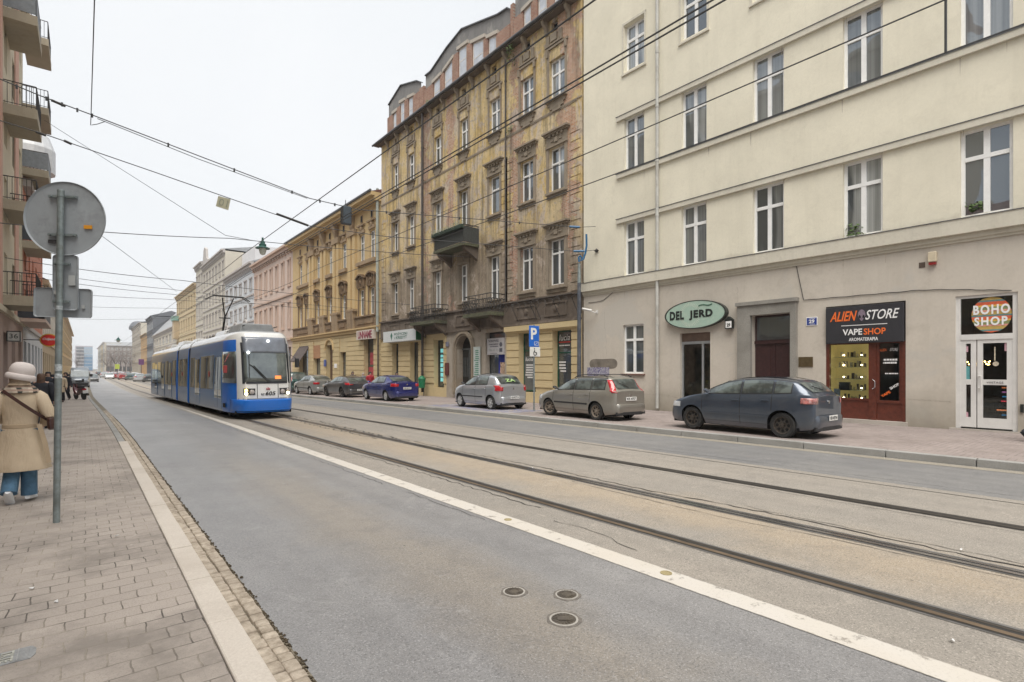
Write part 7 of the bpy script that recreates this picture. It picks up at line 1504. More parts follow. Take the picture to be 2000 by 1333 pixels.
# wrap-round bumper
P = []
for x in np.linspace(-1.12, 1.12, 27):
    a, b_ = fpt(x, .34, .10*(1-(abs(x)/1.12)**3)+.02), fpt(x, .72, .10*(1-(abs(x)/1.12)**3)+.02); c_ = fpt(x, .76, 0); d_ = fpt(x, .30, 0); P.append([d_, a, ((a[0]+b_[0])/2, (a[1]+b_[1])/2-.015, (a[2]+b_[2])/2), b_, c_])
mb = MB(); mb.grid(P); mb.build('bumper', TBLUE, tram, smooth=True, thick=.01)
mb = MB(); mb.grid([[fpt(x, z, .006) for z in (2.9, 3.16)] for x in np.linspace(-.86, .86, 8)]); 
# cab side glass and dark vents on the tapered corner
for sd in (-1, 1):
    def cpt(t_, z, o=.014):
        fy = np.interp(z, [1.32, 1.36, 2.5, 2.86], [.03, .04, .25, .36]); dw = np.interp(z, [1.36, 2.5, 2.86], [0, .03, .05]); w_ = 1.2-dw; hw_ = .8-dw*.6
        YY = [.42+fy*.8, .95+fy*.6, 1.4+fy*.5, 1.75+fy*.4]; XX = [hw_+.17, w_-.06, w_-.015, w_]; y_ = YY[0]+.02+(YY[3]-YY[0]-.02)*t_
        return (TX+sh(TY+y_)+sd*(np.interp(y_, YY, XX)+o), TY+y_-o, tz+z)
    mb = MB(); mb.grid([[cpt(t_, z) for z in np.linspace(1.37, 2.56, 6)] for t_ in np.linspace(-.02, .99, 8)]); mb.build('cab_window', TGL, tram, smooth=True, thick=.01)
    mb = MB(); mb.grid([[(TX+sh(TY+y)+sd*1.206, TY+y, tz+z) for z in (.42, .58)] for y in (1.2, 1.65)]); mb.build('step_recess', MATS['black_void'], tram)
    mb = MB(); c_ = Vector(cpt(.12, 2.2, .22)) if sd > 0 else Vector(cpt(.4, 2.05, .16))
    mb.box(c_.x-.07, c_.x+.07, c_.y-.08, c_.y+.05, c_.z-.24, c_.z+.12) if sd > 0 else mb.box(c_.x-.05, c_.x+.08, c_.y-.05, c_.y+.03, c_.z-.3, c_.z-.02)
    mb.tube([c_+Vector((0, 0, .1)), Vector(cpt(.35, 2.5, 0))], .014, 5); mb.build('mirror', DARKP if sd > 0 else simple('mirror_red', (.3, .03, .03), .4), tram, bevel=.03)
for (y, z, x) in ((TY+4.3, 1.72, 0), (TY+11.3, 1.72, 0), (TY+15, 1.7, 0)):
    mb = MB(); mb.lathe([(.001, 0), (.13, 0), (.13, .004), (.001, .004)], (TX-1.215+sh(y), y, gz(y)+ROAD+z), axis=(-1, 0, 0), n=16); mb.build('round_sticker', simple('sticker_red', (.45, .04, .03), .5), tram)
# roof gear
for k, (a, b_, h_) in enumerate(((1.5, 3.6, .34), (4.3, 6.4, .26), (11, 12.4, .22), (15, 17.5, .3), (20, 23, .28))):
    y = TY+a; mb = MB(); zg = gz(y)+ROAD; x = TX+sh(y); mb.loft([[(x-.66, yy, zg+3.38), (x-.56, yy, zg+3.38+h_), (x+.56, yy, zg+3.38+h_), (x+.66, yy, zg+3.38)] for yy in (y, TY+b_)]); mb.build('roof_box', TWHITE if k else TGREY, tram, bevel=.04)
mb = MB()
for x in (-.6, .6): mb.tube([(TX+x, TY+1.2, tz+3.6), (TX+x, TY+8.8, tz+3.45)], .02, 5)
mb.build('roof_rail', DARKP, tram)
yp = TY+8.0; zg = gz(yp)+ROAD; 
mb = MB(); x = TX; mb.tube([(x, yp+.9, zg+3.5), (x, yp+.15, zg+4.55)], .05, 6); mb.tube([(x, yp+.15, zg+4.55), (x-.25, yp-.6, zg+5.42)], .03, 6); mb.tube([(x, yp+.15, zg+4.55), (x+.25, yp-.6, zg+5.42)], .03, 6)
mb.tube([(x-.25, yp+.15, zg+4.5), (x+.25, yp+.15, zg+4.5)], .03, 6); mb.box(x-.35, x+.35, yp+.6, yp+1.3, zg+3.4, zg+3.52); pa = mb.build('pantograph', IRON, tram)
mb = MB()
for dy in (-.15, .15): mb.tube([(x-.95, yp-.6+dy, zg+5.30), (x-.65, yp-.6+dy, zg+5.50), (x+.65, yp-.6+dy, zg+5.50), (x+.95, yp-.6+dy, zg+5.30)], .025, 6)
mb.build('collector_head', IRON, pa)
# running gear in shadow
mb = MB()
for a, b_ in ((.5, 9), (9.9, 12.7), (13.5, 25)): mb.loft([[(TX+sh(y)-1.0, y, gz(y)+ROAD+.2), (TX+sh(y)-1.0, y, gz(y)+ROAD+.5), (TX+sh(y)+1.0, y, gz(y)+ROAD+.5), (TX+sh(y)+1.0, y, gz(y)+ROAD+.2)] for y in (TY+a, TY+b_)])
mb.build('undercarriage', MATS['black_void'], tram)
for yy in (2.6, 4.4, 10.4, 12.2, 19.5, 21.3):
    y = TY+yy
    for sd in (-1, 1): mb = MB(); mb.lathe([(.001, -.06), (.31, -.06), (.33, .06), (.001, .06)], (TX+sh(y)+sd*.72, y, gz(y)+ROAD+.33), axis=(1, 0, 0), n=20); mb.build('wheel', STEELW, tram)
# ================================================================== posts and signs on the street
GALV = simple('galvanised_steel', (.24, .28, .285), .5, .25, 9, metal=.4, dirt=(.16, .17, .15)); SGB = simple('sign_back_grey', (.33, .36, .385), .55, .08, 4, dirt=(.2, .21, .22))
bx, by = gnd(110, 1021); Zp = bx*SN+by*CS; sc_p = FOC/Zp
topx, topy = bx+(119-110)/sc_p*CS, by-(119-110)/sc_p*SN; zt_ = EYE+(HOR-375)/sc_p
post = thing('sign_post', 'galvanised sign post with grey round and rectangular sign backs at the pavement edge', 'sign post', (bx, by, gz(by)))
mb = MB(); mb.tube([(bx, by, gz(by)-.1), ((bx+topx)/2, (by+topy)/2, (gz(by)+zt_)/2), (topx, topy, zt_)], .031, 20); mb.build('pole', GALV, post, smooth=True); mb = MB(); mb.lathe([(.001, 0), (.033, 0), (.031, .02), (.001, .025)], (topx, topy, zt_), n=16); mb.build('cap', GALV, post)
def pp(z): t_ = (z-gz(by))/(zt_-gz(by)); return bx+(topx-bx)*t_, by+(topy-by)*t_
PHI = R(-31)
def turn(mb, c_):
    cp, sp__ = math.cos(PHI), math.sin(PHI); mb.v = [(c_[0]+(a-c_[0])*cp-(b-c_[1])*sp__, c_[1]+(a-c_[0])*sp__+(b-c_[1])*cp, d) for a, b, d in mb.v]; return mb
def plate(name, px, py, w_, h_, rnd_=False, dy=.05, label=None, tilt=0):
    z = EYE+(HOR-py)/sc_p; xo_, yo_ = pp(z); x = xo_+(px-(1000+FOC*((xo_*CS-yo_*SN)/(xo_*SN+yo_*CS))))/sc_p/1.14; y = yo_+dy
    mb = MB(); ct = math.cos(tilt); st_ = math.sin(tilt)
    if rnd_:
        o_ = lambda r_, d_: [(x+r_*math.cos(q), y+d_, z+r_*math.sin(q)) for q in np.linspace(0, 2*math.pi, 73)[:-1]]
        mb.loft([o_(w_/2-.012, .004), o_(w_/2, -.012), o_(w_/2+.004, 0), o_(w_/2, .012), o_(w_/2-.02, .012)], cap=True)
    else:
        c_ = .03; pts = []
        for sx_, sz_, a0 in ((1, -1, -90), (1, 1, 0), (-1, 1, 90), (-1, -1, 180)):
            for q in (0, 30, 60, 90): pts.append((sx_*(w_/2-c_)+c_*math.cos(R(a0+q)), sz_*(h_/2-c_)+c_*math.sin(R(a0+q))))
        tr_ = lambda p_, k, d_: (x+p_[0]*k*ct-p_[1]*st_, y+d_, z+p_[1]*k+p_[0]*st_)
        mb.loft([[tr_(p_, .96, .003) for p_ in pts], [tr_(p_, 1, -.012) for p_ in pts], [tr_(p_, 1, .012) for p_ in pts]])
    turn(mb, (xo_, yo_)); return mb.build(name, SGB, post, label, smooth=True, auto=40), x, y, z
d1, x, y, z = plate('round_sign', 121, 425, .80, 0, True, label='large round sign seen from its grey back')
mb = MB(); mb.box(x+.19, x+.27, y-.012, y-.004, z-.105, z-.065); turn(mb, pp(z)); mb.build('sticker', simple('sticker_orange', (.75, .33, .03), .5), d1, bevel=0); mb = MB(); mb.box(x-.16, x-.04, y-.012, y-.004, z-.27, z-.235); turn(mb, pp(z)); mb.build('sticker', simple('sticker_dark', (.05, .05, .055), .5, .9, 60), d1)
d2, x2, y2, z2 = plate('rectangular_sign', 121.5, 551, .245, .60, dy=.055, label='upright rectangular sign back')
mb = MB(); mb.box(x2+.035, x2+.1, y2-.015, y2-.004, z2-.03, z2+.08); mb.box(x2-.11, x2-.07, y2-.015, y2-.004, z2-.13, z2-.09); turn(mb, pp(z2)); mb.build('sticker', simple('sticker_pale', (.42, .44, .44), .6), d2)
d3, x3, y3, z3 = plate('wide_sign', 112, 590, .57, .32, dy=.09, label='wide rectangular sign back behind the upright one', tilt=-.02)
mb = MB(); mb.box(x3+.19, x3+.22, y3-.015, y3-.004, z3-.06, z3-.02); turn(mb, pp(z3)); mb.build('sticker', MATS['sticker_pale'], d3)
for py, w_ in ((383, .28), (458, .28), (515, .16), (589, .16)):
    z = EYE+(HOR-py)/sc_p; xx_, yy_ = pp(z); mb = MB(); mb.box(xx_-w_/2, xx_+w_/2, yy_+.02, yy_+.045, z-.013, z+.013); mb.lathe([(.036, -.012), (.036, .012)], (xx_, yy_, z), n=16); 
    for q in (-.4, .4): mb.lathe([(.001, 0), (.012, 0), (.012, .012), (.001, .012)], (xx_+w_*q, yy_+.02, z), axis=(0, -1, 0), n=8)
    turn(mb, (xx_, yy_)); mb.build('clamp', GALV, post, smooth=False)
z = EYE+(HOR-840)/sc_p; xx_, yy_ = pp(z)
for py, h_ in ((712, .07), (730, .05), (598, .04)): z = EYE+(HOR-py)/sc_p; xx_, yy_ = pp(z); mb = MB(); mb.lathe([(.032, 0), (.032, h_)], (xx_, yy_, z-h_), n=20); mb.build('sticker_remains', simple('sticker_worn', (.42, .46, .48), .7, .6, 40), post)
# parking sign
bx2, by2 = gnd(1043, 803); Z2 = bx2*SN+by2*CS; s2_ = FOC/Z2; g2 = gz(by2)
ps_ = thing('parking_sign', 'blue parking sign over a white wheelchair plate on a grey post', 'sign post', (bx2, by2, g2)); ztp = EYE+(HOR-636)/s2_
mb = MB(); mb.tube([(bx2, by2, g2-.1), (bx2, by2, ztp+.03)], .032, 12); mb.build('pole', GALV, ps_, smooth=True)
fp = Fr((bx2, by2-.04, 0), (1, 0, 0), (0, -1, 0)); w2 = .27; zA_, zB_ = EYE+(HOR-637)/s2_, EYE+(HOR-678)/s2_; zC_ = EYE+(HOR-697)/s2_
PB = simple('sign_blue', (.015, .13, .55), .4, .04); PW = simple('sign_white_plate', (.72, .72, .7), .5, .05)
mb = MB(); mb.fb(fp, -w2-.04, w2-.04, zB_, zA_, 0, .02); mb.build('board', PB, ps_, bevel=.015); mb = MB()
rtext('P', fp, -.06, zB_+(zA_-zB_)*.62, .021, .32, (zA_-zB_)*.55, PW, ps_, bold=.03)
mb = MB()
for a in ((-.04, .2, .06, .075), (-.04, .2, .2, .215), (-.04, -.025, .06, .215), (.185, .2, .06, .215)): mb.fb(fp, a[0], a[1], zB_+a[2], zB_+a[3], .02, .024)
mb.prism([fp.p(-.02, zB_+.08, .02), fp.p(.0, zB_+.08, .02), fp.p(.18, zB_+.19, .02), fp.p(.16, zB_+.19, .02)], fp.N*.004); mb.build('pictogram', PW, ps_)
mb = MB(); mb.fb(fp, -w2+.0, w2+.02, zC_, zB_-.01, 0, .02); wp = mb.build('wheelchair_plate', PW, ps_, bevel=.01); zm = (zC_+zB_)/2
mb = MB(); mb.tube([fp.p(.0+.085*math.cos(q), zm-.06+.085*math.sin(q), .028) for q in np.linspace(1.8, 6.6, 12)], .013, 5); mb.tube([fp.p(-.03, zm+.09, .028), fp.p(-.02, zm-.02, .028), fp.p(.07, zm-.03, .028), fp.p(.1, zm-.1, .028)], .015, 5); mb.lathe([(.001, 0), (.025, 0), (.001, .01)], fp.p(-.03, zm+.13, .02), axis=fp.N, n=10); mb.build('pictogram', SB, wp)
# wire pole with blue arms
pxx, pyy = 17.45, 16.7; g_ = gz(pyy); zP = lambda py: EYE+(HOR-py)/FOC*(pxx*SN+pyy*CS)
wp_ = thing('wire_pole', 'dark and pale wire pole with curved blue bracket between tenement and cream house', 'pole', (pxx, pyy, g_)); BLUEI = simple('insulator_blue', (.02, .12, .26), .35, .1)
mb = MB(); mb.tube([(pxx, pyy, g_-.1), (pxx, pyy, g_+1), (pxx, pyy, zP(553))], [.11, .10, .085], 14); mb.build('pole', simple('pole_dark', (.07, .08, .10), .5, .3, 4, dirt=(.2, .2, .2)), wp_, smooth=True)
mb = MB(); mb.tube([(pxx, pyy, zP(553)), (pxx, pyy, zP(515))], [.085, .06], 14); mb.build('pole_top', GALV, wp_, smooth=True)
rp = Vector((CS, -SN, 0)); cP = Vector((pxx, pyy, 0)); k_ = (pxx*SN+pyy*CS)/FOC
def ap(px, py): return cP+rp*((px-1140)*k_)+Vector((0, 0, zP(py)))
mb = MB(); mb.tube([ap(1140, 512), ap(1139, 503), ap(1142, 500), ap(1145, 504), ap(1143, 510), ap(1148, 507), ap(1152, 495), ap(1154.5, 480), ap(1154, 458)], .045, 8); mb.build('bracket', BLUEI, wp_, smooth=True)
for (a, b) in (((1121, 443), (1141, 444)), ((1129, 491), (1150, 491))): mb = MB(); mb.tube([ap(*a), ap(*b)], .05, 8); mb.build('insulator', BLUEI, wp_, smooth=True)
mb = MB(); mb.tube([ap(1141, 444), ap(1172, 443)], .012, 5); mb.tube([ap(1150, 491), ap(1170, 489)], .012, 5); mb.lathe([(.001, -.1), (.12, 0), (.001, .1)], ap(1174, 490), n=8); mb.build('tie_rod', IRON, wp_)

# ================================================================== overhead wires
WIREM = simple('wire_dark', (.05, .052, .055), .5, .1)
GW_ = 'overhead wires of the tramway'
def wire(label, pts, r_=.014, name='overhead_wire', sag=0, n=10, extra=None):
    P = []
    for (a, b) in zip(pts[:-1], pts[1:]):
        a, b = Vector(a), Vector(b)
        for i in range(n): t_ = i/n; P.append(a+(b-a)*t_-Vector((0, 0, 4*sag*t_*(1-t_))))
    P.append(Vector(pts[-1])); mb = MB(); mb.tube(P, r_, 5)
    if extra: extra(mb, P)
    return tag(mb.build(name, WIREM), label, 'wire', GW_)
def along(x, z, label, r_=.011, y0=-12, y1=160, sw=.12):
    P = [(x+sh(y)*(y > 14)+sw*math.sin(y*.19), y, z+gz(y)*.9) for y in np.linspace(y0, y1, 60)]
    P = [(x if y < 26 else px_, y, z if y < 26 else pz_) for px_, y, pz_ in P]
    mb = MB(); mb.tube(P, r_, 5); return tag(mb.build('overhead_wire', WIREM), label, 'wire', GW_)
along(5.38, EYE+.7556*5.38, 'contact wire over the near track, left one of the close pair', sw=0); along(5.55, EYE+.745*5.55-.02, 'contact wire over the near track, right one of the close pair', sw=0)
along(5.45, EYE+.9306*5.45, 'carrier wire above the near track, topmost of the long wires', .013, sw=0); along(8.65, EYE+.552*8.65, 'carrier wire above the far track crossing the cream front', sw=0); along(8.65, EYE+.4724*8.65, 'lowest long contact wire over the far track', sw=0)
YS = 16.67
def sp(px, py): 
    x = xY(px, YS); return Vector((x, YS, zY(px, py, YS)))
def clampx(mb, P): 
    for i in range(2, len(P)-1, 3): mb.box(P[i].x-.02, P[i].x+.02, P[i].y-.02, P[i].y+.02, P[i].z-.06, P[i].z+.03)
wire('upper of the doubled cross span wires with small clamps', [(XL, YS, sp(40, 172).z+.4), sp(80, 188), sp(180, 225), sp(605, 388), sp(700, 410), ap(1121, 443)], .014, extra=clampx)
wire('lower strand of the doubled cross span wire', [sp(190, 232), sp(390, 312), sp(600, 388)], .010)
wire('cross span wire carrying the number plate', [(XL, YS, sp(0, 238).z+.2), sp(85, 262), sp(300, 336), sp(600, 441), sp(750, 462), ap(1129, 491)], .012)
mb = MB(); mb.tube([sp(540, 418), sp(602, 441)], .035, 6); mb.tube([sp(100, 196), sp(128, 208)], .03, 6); mb.tube([sp(70, 258), sp(90, 265)], .03, 6); mb.tube([sp(125, 275), sp(140, 282)], .03, 6); tag(mb.build('span_insulators', IRON), 'dark rod insulators in the cross span wires', 'insulator')
wire('thin wire running over our heads from the cross span', [(xY(178, YS)+0, YS, sp(178, 222).z), (.16, -6, sp(178, 222).z+.1)], .010)
wire('looped wire tail hanging under the clamp', [sp(178, 222), sp(177, 245), sp(190, 243), sp(205, 238)], .009, n=3)
wire('diagonal wire from the left balconies to the hanging lamp', [(XL+1.2, 38, zY(85, 235, 38)), (xY(440, 27), 27, zY(440, 460, 27)), (xY(498, 26), 26, zY(498, 471, 26))], .012, sag=.0)
wire('dropper between the two wires on the cream front', [(8.65, uy(1847, 8.65), EYE+.552*8.65), (8.65, uy(1847, 8.65), EYE+.4724*8.65)], .016)
for (Y_, p0, y0_, p1, y1_, lb) in ((25.8, 200, 462, 700, 466, 'nearly level faint wire holding the hanging lamp'), (34, 148, 517, 560, 575, 'cross span wire seen right of the round sign'), (44, 140, 536, 520, 590, 'second cross span wire below the first right of the sign post'), (45, 150, 548, 520, 598, 'third cross span wire above the tram pantograph'), (70, 165, 575, 470, 590, 'faint far cross span wire'), (90, 170, 600, 430, 600, 'fainter far cross span wire'), (120, 170, 625, 400, 618, 'faintest cross span wire near the vanishing point')):
    wire(lb, [(XL, Y_, zY(p0, y0_, Y_)), (xY((p0+p1)/2, Y_), Y_, zY((p0+p1)/2, (y0_+y1_)/2+2, Y_)), (XR, Y_, zY(p1, y1_, Y_))], .016 if Y_ < 60 else .022, sag=.1)
wire('diagonal wire from the sign plates to the pantograph', [(xY(200, 30), 30, zY(200, 462, 30)), (xY(345, 48), 48, zY(345, 570, 48))], .012)
# hung number plate, signal box and street lamp
o = thing('hanging_plate', 'square yellow grey plate with mirrored number 10 hanging from a wire', 'plate', tuple(sp(435, 383))); fh = Fr(sp(436, 396), (1, 0, -.20), (0, -1, 0))
hp = [sp(426.5, 383), sp(450.5, 389.5), sp(446, 411), sp(421.5, 403)]; mb = MB(); mb.prism(hp, (0, .01, 0)); mb.build('panel', simple('plate_ochre', (.42, .40, .28), .6, .1, 8), o)
cx_ = sum(hp, Vector())/4; ux = (hp[1]-hp[0]).normalized(); uz = (hp[0]-hp[3]).normalized()
text('10', cx_+Vector((0, -.004, 0)), -ux, uz, .22, .2, simple('plate_mark', (.25, .26, .2), .6), o, depth=-.004)
o = thing('signal_box', 'dark slate hanging box on the cross span against the yellow cornice', 'signal box', tuple(sp(677, 421)))
mb = MB(); q0, q1 = sp(669, 437), sp(684, 405); mb.box(q0.x, q1.x, YS-.08, YS+.12, q0.z, q1.z); mb.build('case', simple('slate_blue', (.05, .065, .08), .5, .2, 8), o, bevel=.02); mb = MB(); mb.box(q0.x-.03, q0.x, YS-.06, YS+.1, q0.z, q1.z-.05); mb.box(q1.x, q1.x+.03, YS-.06, YS+.1, q0.z, q1.z-.05); mb.tube([(q0.x+.1, YS, q1.z), (q0.x+.1, YS, q1.z+.2)], .012, 5); mb.build('backing', IRON, o)
def lampat(px, Y_, yb, r_, label, group=None):
    x = xY(px, Y_); z = zY(px, yb, Y_); o = thing('street_lamp', label, 'street lamp', (x, Y_, z)); mb = MB(); mb.lathe([(r_, 0), (r_*.98, .03), (r_*.5, .1), (r_*.5, .2), (r_*.32, .22), (r_*.32, .32), (.05, .36), (.04, .5)], (x, Y_, z), n=20); mb.build('shade', simple('lamp_green', (.03, .10, .085), .45, .2, 6), o, smooth=True)
    mb = MB(); mb.lathe([(r_*.52, .02), (r_*.5, -.1), (r_*.34, -.26), (.001, -.31)], (x, Y_, z), n=18); mb.build('globe', simple('lamp_globe', (.55, .56, .50), .2, .05), o, smooth=True)
lampat(513, 25.8, 486, .31, 'green hanging street lamp with glass bowl over the tracks'); lampat(231, 95, 665, .45, 'small distant hanging lamp above the far block')

# ================================================================== people
SKIN = simple('skin', (.52, .33, .25), .55, .08, 12)
def limb(mb, pts, rs, n=12, flat=1.0):
    pts = [Vector(p) for p in pts]; P, Rr = [], []
    for i in range(len(pts)-1):
        for k in range(4): t_ = k/4; P.append(pts[i].lerp(pts[i+1], t_)); Rr.append(rs[i]+(rs[i+1]-rs[i])*t_)
    P.append(pts[-1]); Rr.append(rs[-1]); mb.tube(P, Rr, n)
def oval_loft(mb, rings, n=26, fold=0, k=7, ph=0):
    mb.loft([[(cx+rx*math.cos(q)*(1+f_*math.sin(k*q+ph+cz*2)), cy+ry*math.sin(q)*(1+f_*math.sin(k*q+ph+cz*2)), cz+dz*math.cos(q)) for q in np.linspace(0, 2*math.pi, n+1)[:-1]] for (cx, cy, cz, rx, ry, f_, dz) in [tuple(r_)+(0,)*(7-len(r_)) for r_ in rings]])
def person(label, pos, yaw, H=1.68, ll=((-.09, -.02, .48), (-.09, -.28, .12), (-.09, -.16, .04)), rl=((.09, .12, .5), (.09, .06, .08), (.09, .22, .03)), la=((-.25, -.02, 1.1), (-.27, .08, .86)), ra=((.25, -.02, 1.1), (.27, .08, .86)), top=None, trou=None, shoe=None, hair=None, topm='coat', coatlen=.75, flare=.2, hairlen=.12, hat=None, group=None, fat=1.0):
    o = thing('person', label, 'person', (0, 0, 0), group, world=False); 
    V = [(0, 0, .93), (0, 0, 1.12), (0, -.01, 1.32), (0, -.01, 1.44), (0, .0, 1.5), (0, .02, 1.575), (0, .015, 1.635)]; Rd = [.125, .11, .125, .07, .05, .085, .075]; E = [(i, i+1) for i in range(6)]
    def chain(start, pts, rs):
        prev = start
        for p_, r_ in zip(pts, rs): V.append(p_); Rd.append(r_); E.append((prev, len(V)-1)); prev = len(V)-1
        return prev
    for sx_, arm, leg in ((-1, la, ll), (1, ra, rl)):
        e = chain(2, [(sx_*.16, -.01, 1.40), arm[0], arm[1]], [.055, .042, .028]); w_ = Vector(arm[1]); d_ = (w_-Vector(arm[0])).normalized(); pm_ = w_+d_*.07; h_ = chain(e, [tuple(pm_)], [.032]); side = Vector((0, 1, 0)).cross(d_).normalized() if abs(d_.y) < .9 else Vector((1, 0, 0)); fw_ = d_.cross(side).normalized()
        for f_ in range(4): b_ = pm_+fw_*(f_-1.5)*.02; chain(h_, [tuple(b_+d_*.03), tuple(b_+d_*(.075+.012*(f_ in (1, 2)))+side*-.012*sx_)], [.010, .008])
        chain(h_, [tuple(pm_-fw_*.035+d_*.01), tuple(pm_-fw_*.05+d_*.045)], [.011, .009])
        chain(0, [(sx_*.09, 0, .86), leg[0], leg[1], leg[2]], [.085, .055, .04, .03])
    me = bpy.data.meshes.new('body'); me.from_pydata(V, E, []); me.materials.append(SKIN); b = bpy.data.objects.new('body', me); COL.objects.link(b); b.parent = o
    m_ = b.modifiers.new('skin', 'SKIN'); m_.use_smooth_shade = True
    for i, r_ in enumerate(Rd): me.skin_vertices[0].data[i].radius = (r_, r_)
    me.skin_vertices[0].data[0].use_root = True; ms_ = b.modifiers.new('sub', 'SUBSURF'); ms_.levels = 1; ms_.render_levels = 1
    # face: nose, brow, ears
    mb = MB(); mb.lathe([(.001, -.02), (.012, 0), (.015, .02), (.001, .03)], (0, .105, 1.59), axis=(0, -.3, 1), n=6)
    for sx_ in (-1, 1): mb.lathe([(.001, 0), (.022, .004), (.001, .012)], (sx_*.084, .01, 1.59), axis=(sx_, 0, 0), n=8)
    mb.build('face', SKIN, o, local=True, smooth=True)
    f_ = fat
    if trou:
        for leg, sx_ in ((ll, -1), (rl, 1)): mb = MB(); limb(mb, [(sx_*.085, 0, .95), leg[0], (leg[1][0], leg[1][1], leg[1][2]+.0)], [.105*f_, .085*f_, .085*f_*(1.0)]); mb.build('trouser_leg', trou, o, local=True, smooth=True)
    for leg, sx_ in ((ll, -1), (rl, 1)):
        a_, t_ = Vector(leg[1]), Vector(leg[2]); d_ = (t_-a_); d_.normalize(); h_ = a_-d_*.07; mb = MB()
        s_ = Vector((1, 0, 0)); up_ = s_.cross(d_).normalized(); up_ = up_ if up_.z > 0 else -up_
        mb.loft([[tuple(c_+s_*w_*math.cos(q)+up_*(hh_*math.sin(q) if math.sin(q) > 0 else .02*math.sin(q))) for q in np.linspace(0, 2*math.pi, 13)[:-1]] for c_, w_, hh_ in ((h_-up_*.03, .025, .05), (a_-d_*.03-up_*.035, .042, .08), (a_+d_*.06-up_*.035, .045, .07), (a_+d_*.14-up_*.035, .05, .045), (a_+d_*.2-up_*.035, .03, .02))]); mb.build('shoe', shoe, o, local=True, smooth=True)
    if top:
        zl_ = 1.44-coatlen; mb = MB()
        rg = [(0, 0, zl_, (.17+flare)*f_, (.13+flare*.7)*f_, .035, .0), (0, 0, zl_+.015, (.172+flare)*f_, (.132+flare*.7)*f_, .035)]
        zz_ = np.linspace(zl_+.1, .95, 4) if zl_ < .8 else []
        for z in zz_: q = (1.0-z)/(1.0-zl_); rg.append((0, 0, z, (.17+flare*q)*f_, (.125+flare*.7*q)*f_, .03*q))
        rg += [(0, 0, 1.0, .17*f_, .125*f_, .01), (0, 0, 1.12, .18*f_, .13*f_, .006), (0, 0, 1.28, .20*f_, .14*f_), (0, 0, 1.37, .19*f_, .125*f_), (0, 0, 1.42, .145*f_, .10*f_), (0, 0, 1.46, .085, .075), (0, 0, 1.47, .06, .06)]
        oval_loft(mb, rg); mb.build(topm, top, o, local=True, smooth=True, auto=60)
        for arm, sx_ in ((la, -1), (ra, 1)): mb = MB(); limb(mb, [(sx_*.145*f_, 0, 1.385), (sx_*.2*f_, -.005, 1.33), (arm[0][0]*f_, arm[0][1], arm[0][2]), arm[1]], [.068, .085*f_, .075*f_, .06*f_]); mb.build('sleeve', top, o, local=True, smooth=True)
    if hair:
        mb = MB(); oval_loft(mb, [(0, -.01, 1.70, .03, .03), (0, -.012, 1.69, .07, .07), (0, -.015, 1.655, .097, .098), (0, -.022, 1.60, .105, .098), (0, -.035, 1.54, .10, .082)]+[(0, -.06-.03*min(k, 1), 1.54-hairlen*k, .10+.02*k-.05*(k == 1), .05-.02*(k == 1), .03) for k in (.35, .7, 1)], n=20, k=5); mb.build('hair', hair, o, local=True, smooth=True)
    if hat: hat(o)
    o.location = pos; o.rotation_euler = (0, 0, yaw); o.scale = (H/1.70,)*3
    return o
JEANS = simple('denim_blue', (.07, .15, .24), .85, .3, 9, dirt=(.12, .24, .36)); t = NT('trench_beige'); c = t.mix(t.ramp(t.noise(3, 5, t.map(t.obj(), (1, 1, .5))), [(.35, 0), (.65, 1)]), (.50, .40, .285), (.60, .49, .355)); BEIGEC = t.done(c, .8, bump=t.noise(2.6, 4, t.map(t.obj(), (3, 3, .9)), .6, 1.2), bstr=.5, bdist=.04); WHITES = simple('shoe_white', (.68, .70, .72), .6, .1); BLK = simple('cloth_black', (.02, .022, .03), .85, .3, 8); HBR = simple('hair_brown', (.085, .045, .028), .6, .5, 20, dirt=(.22, .12, .07))
DKB = simple('cloth_dark_blue', (.02, .03, .07), .85, .3, 8); REDC = simple('cloth_red', (.30, .015, .03), .8, .2, 8); CREMH = simple('hat_cream', (.66, .60, .58), .8, .06, 8)
def cream_hat(o):
    mb = MB(); T = lambda x, y, z: (x*math.cos(.22)+(z-1.6)*math.sin(.22), y, 1.6+(z-1.6)*math.cos(.22)-x*math.sin(.22)+0)
    rings = [(.112, 1.585), (.138, 1.572), (.150, 1.585), (.152, 1.61), (.146, 1.635), (.136, 1.645), (.122, 1.648), (.128, 1.675), (.128, 1.71), (.112, 1.755), (.08, 1.785), (.04, 1.797), (.005, 1.80)]
    mb.loft([[T(r_*math.cos(q)*1.0, -.005+r_*math.sin(q)*1.02, z) for q in np.linspace(0, 2*math.pi, 31)[:-1]] for r_, z in rings]); mb.build('hat', CREMH, o, local=True, smooth=True, auto=70)
x, y = gnd(40, 981)
wm_ = person('woman seen from behind in beige trench coat, cream beret, check scarf and wide blue jeans', (x, y, gz(y)), R(-4), 1.66, ll=((-.075, .06, .50), (-.085, -.17, .15), (-.085, -.07, .045)), rl=((.075, .05, .48), (.08, .03, .08), (.1, .18, .06)), la=((-.26, -.03, 1.12), (-.2, .2, 1.05)), ra=((.29, -.05, 1.12), (.22, .16, 1.0)), top=BEIGEC, trou=JEANS, shoe=WHITES, hair=simple('hair_dark_blond', (.34, .26, .18), .6, .3, 20), coatlen=1.02, flare=.135, hairlen=.05, hat=cream_hat, fat=.98)
mb = MB(); oval_loft(mb, [(0, 0, .955, .172, .13), (0, 0, .96, .177, .134), (0, 0, 1.0, .177, .134), (0, 0, 1.005, .172, .13)]); mb.build('belt', simple('belt_beige', (.44, .34, .23), .8, .1), wm_, local=True, smooth=True)
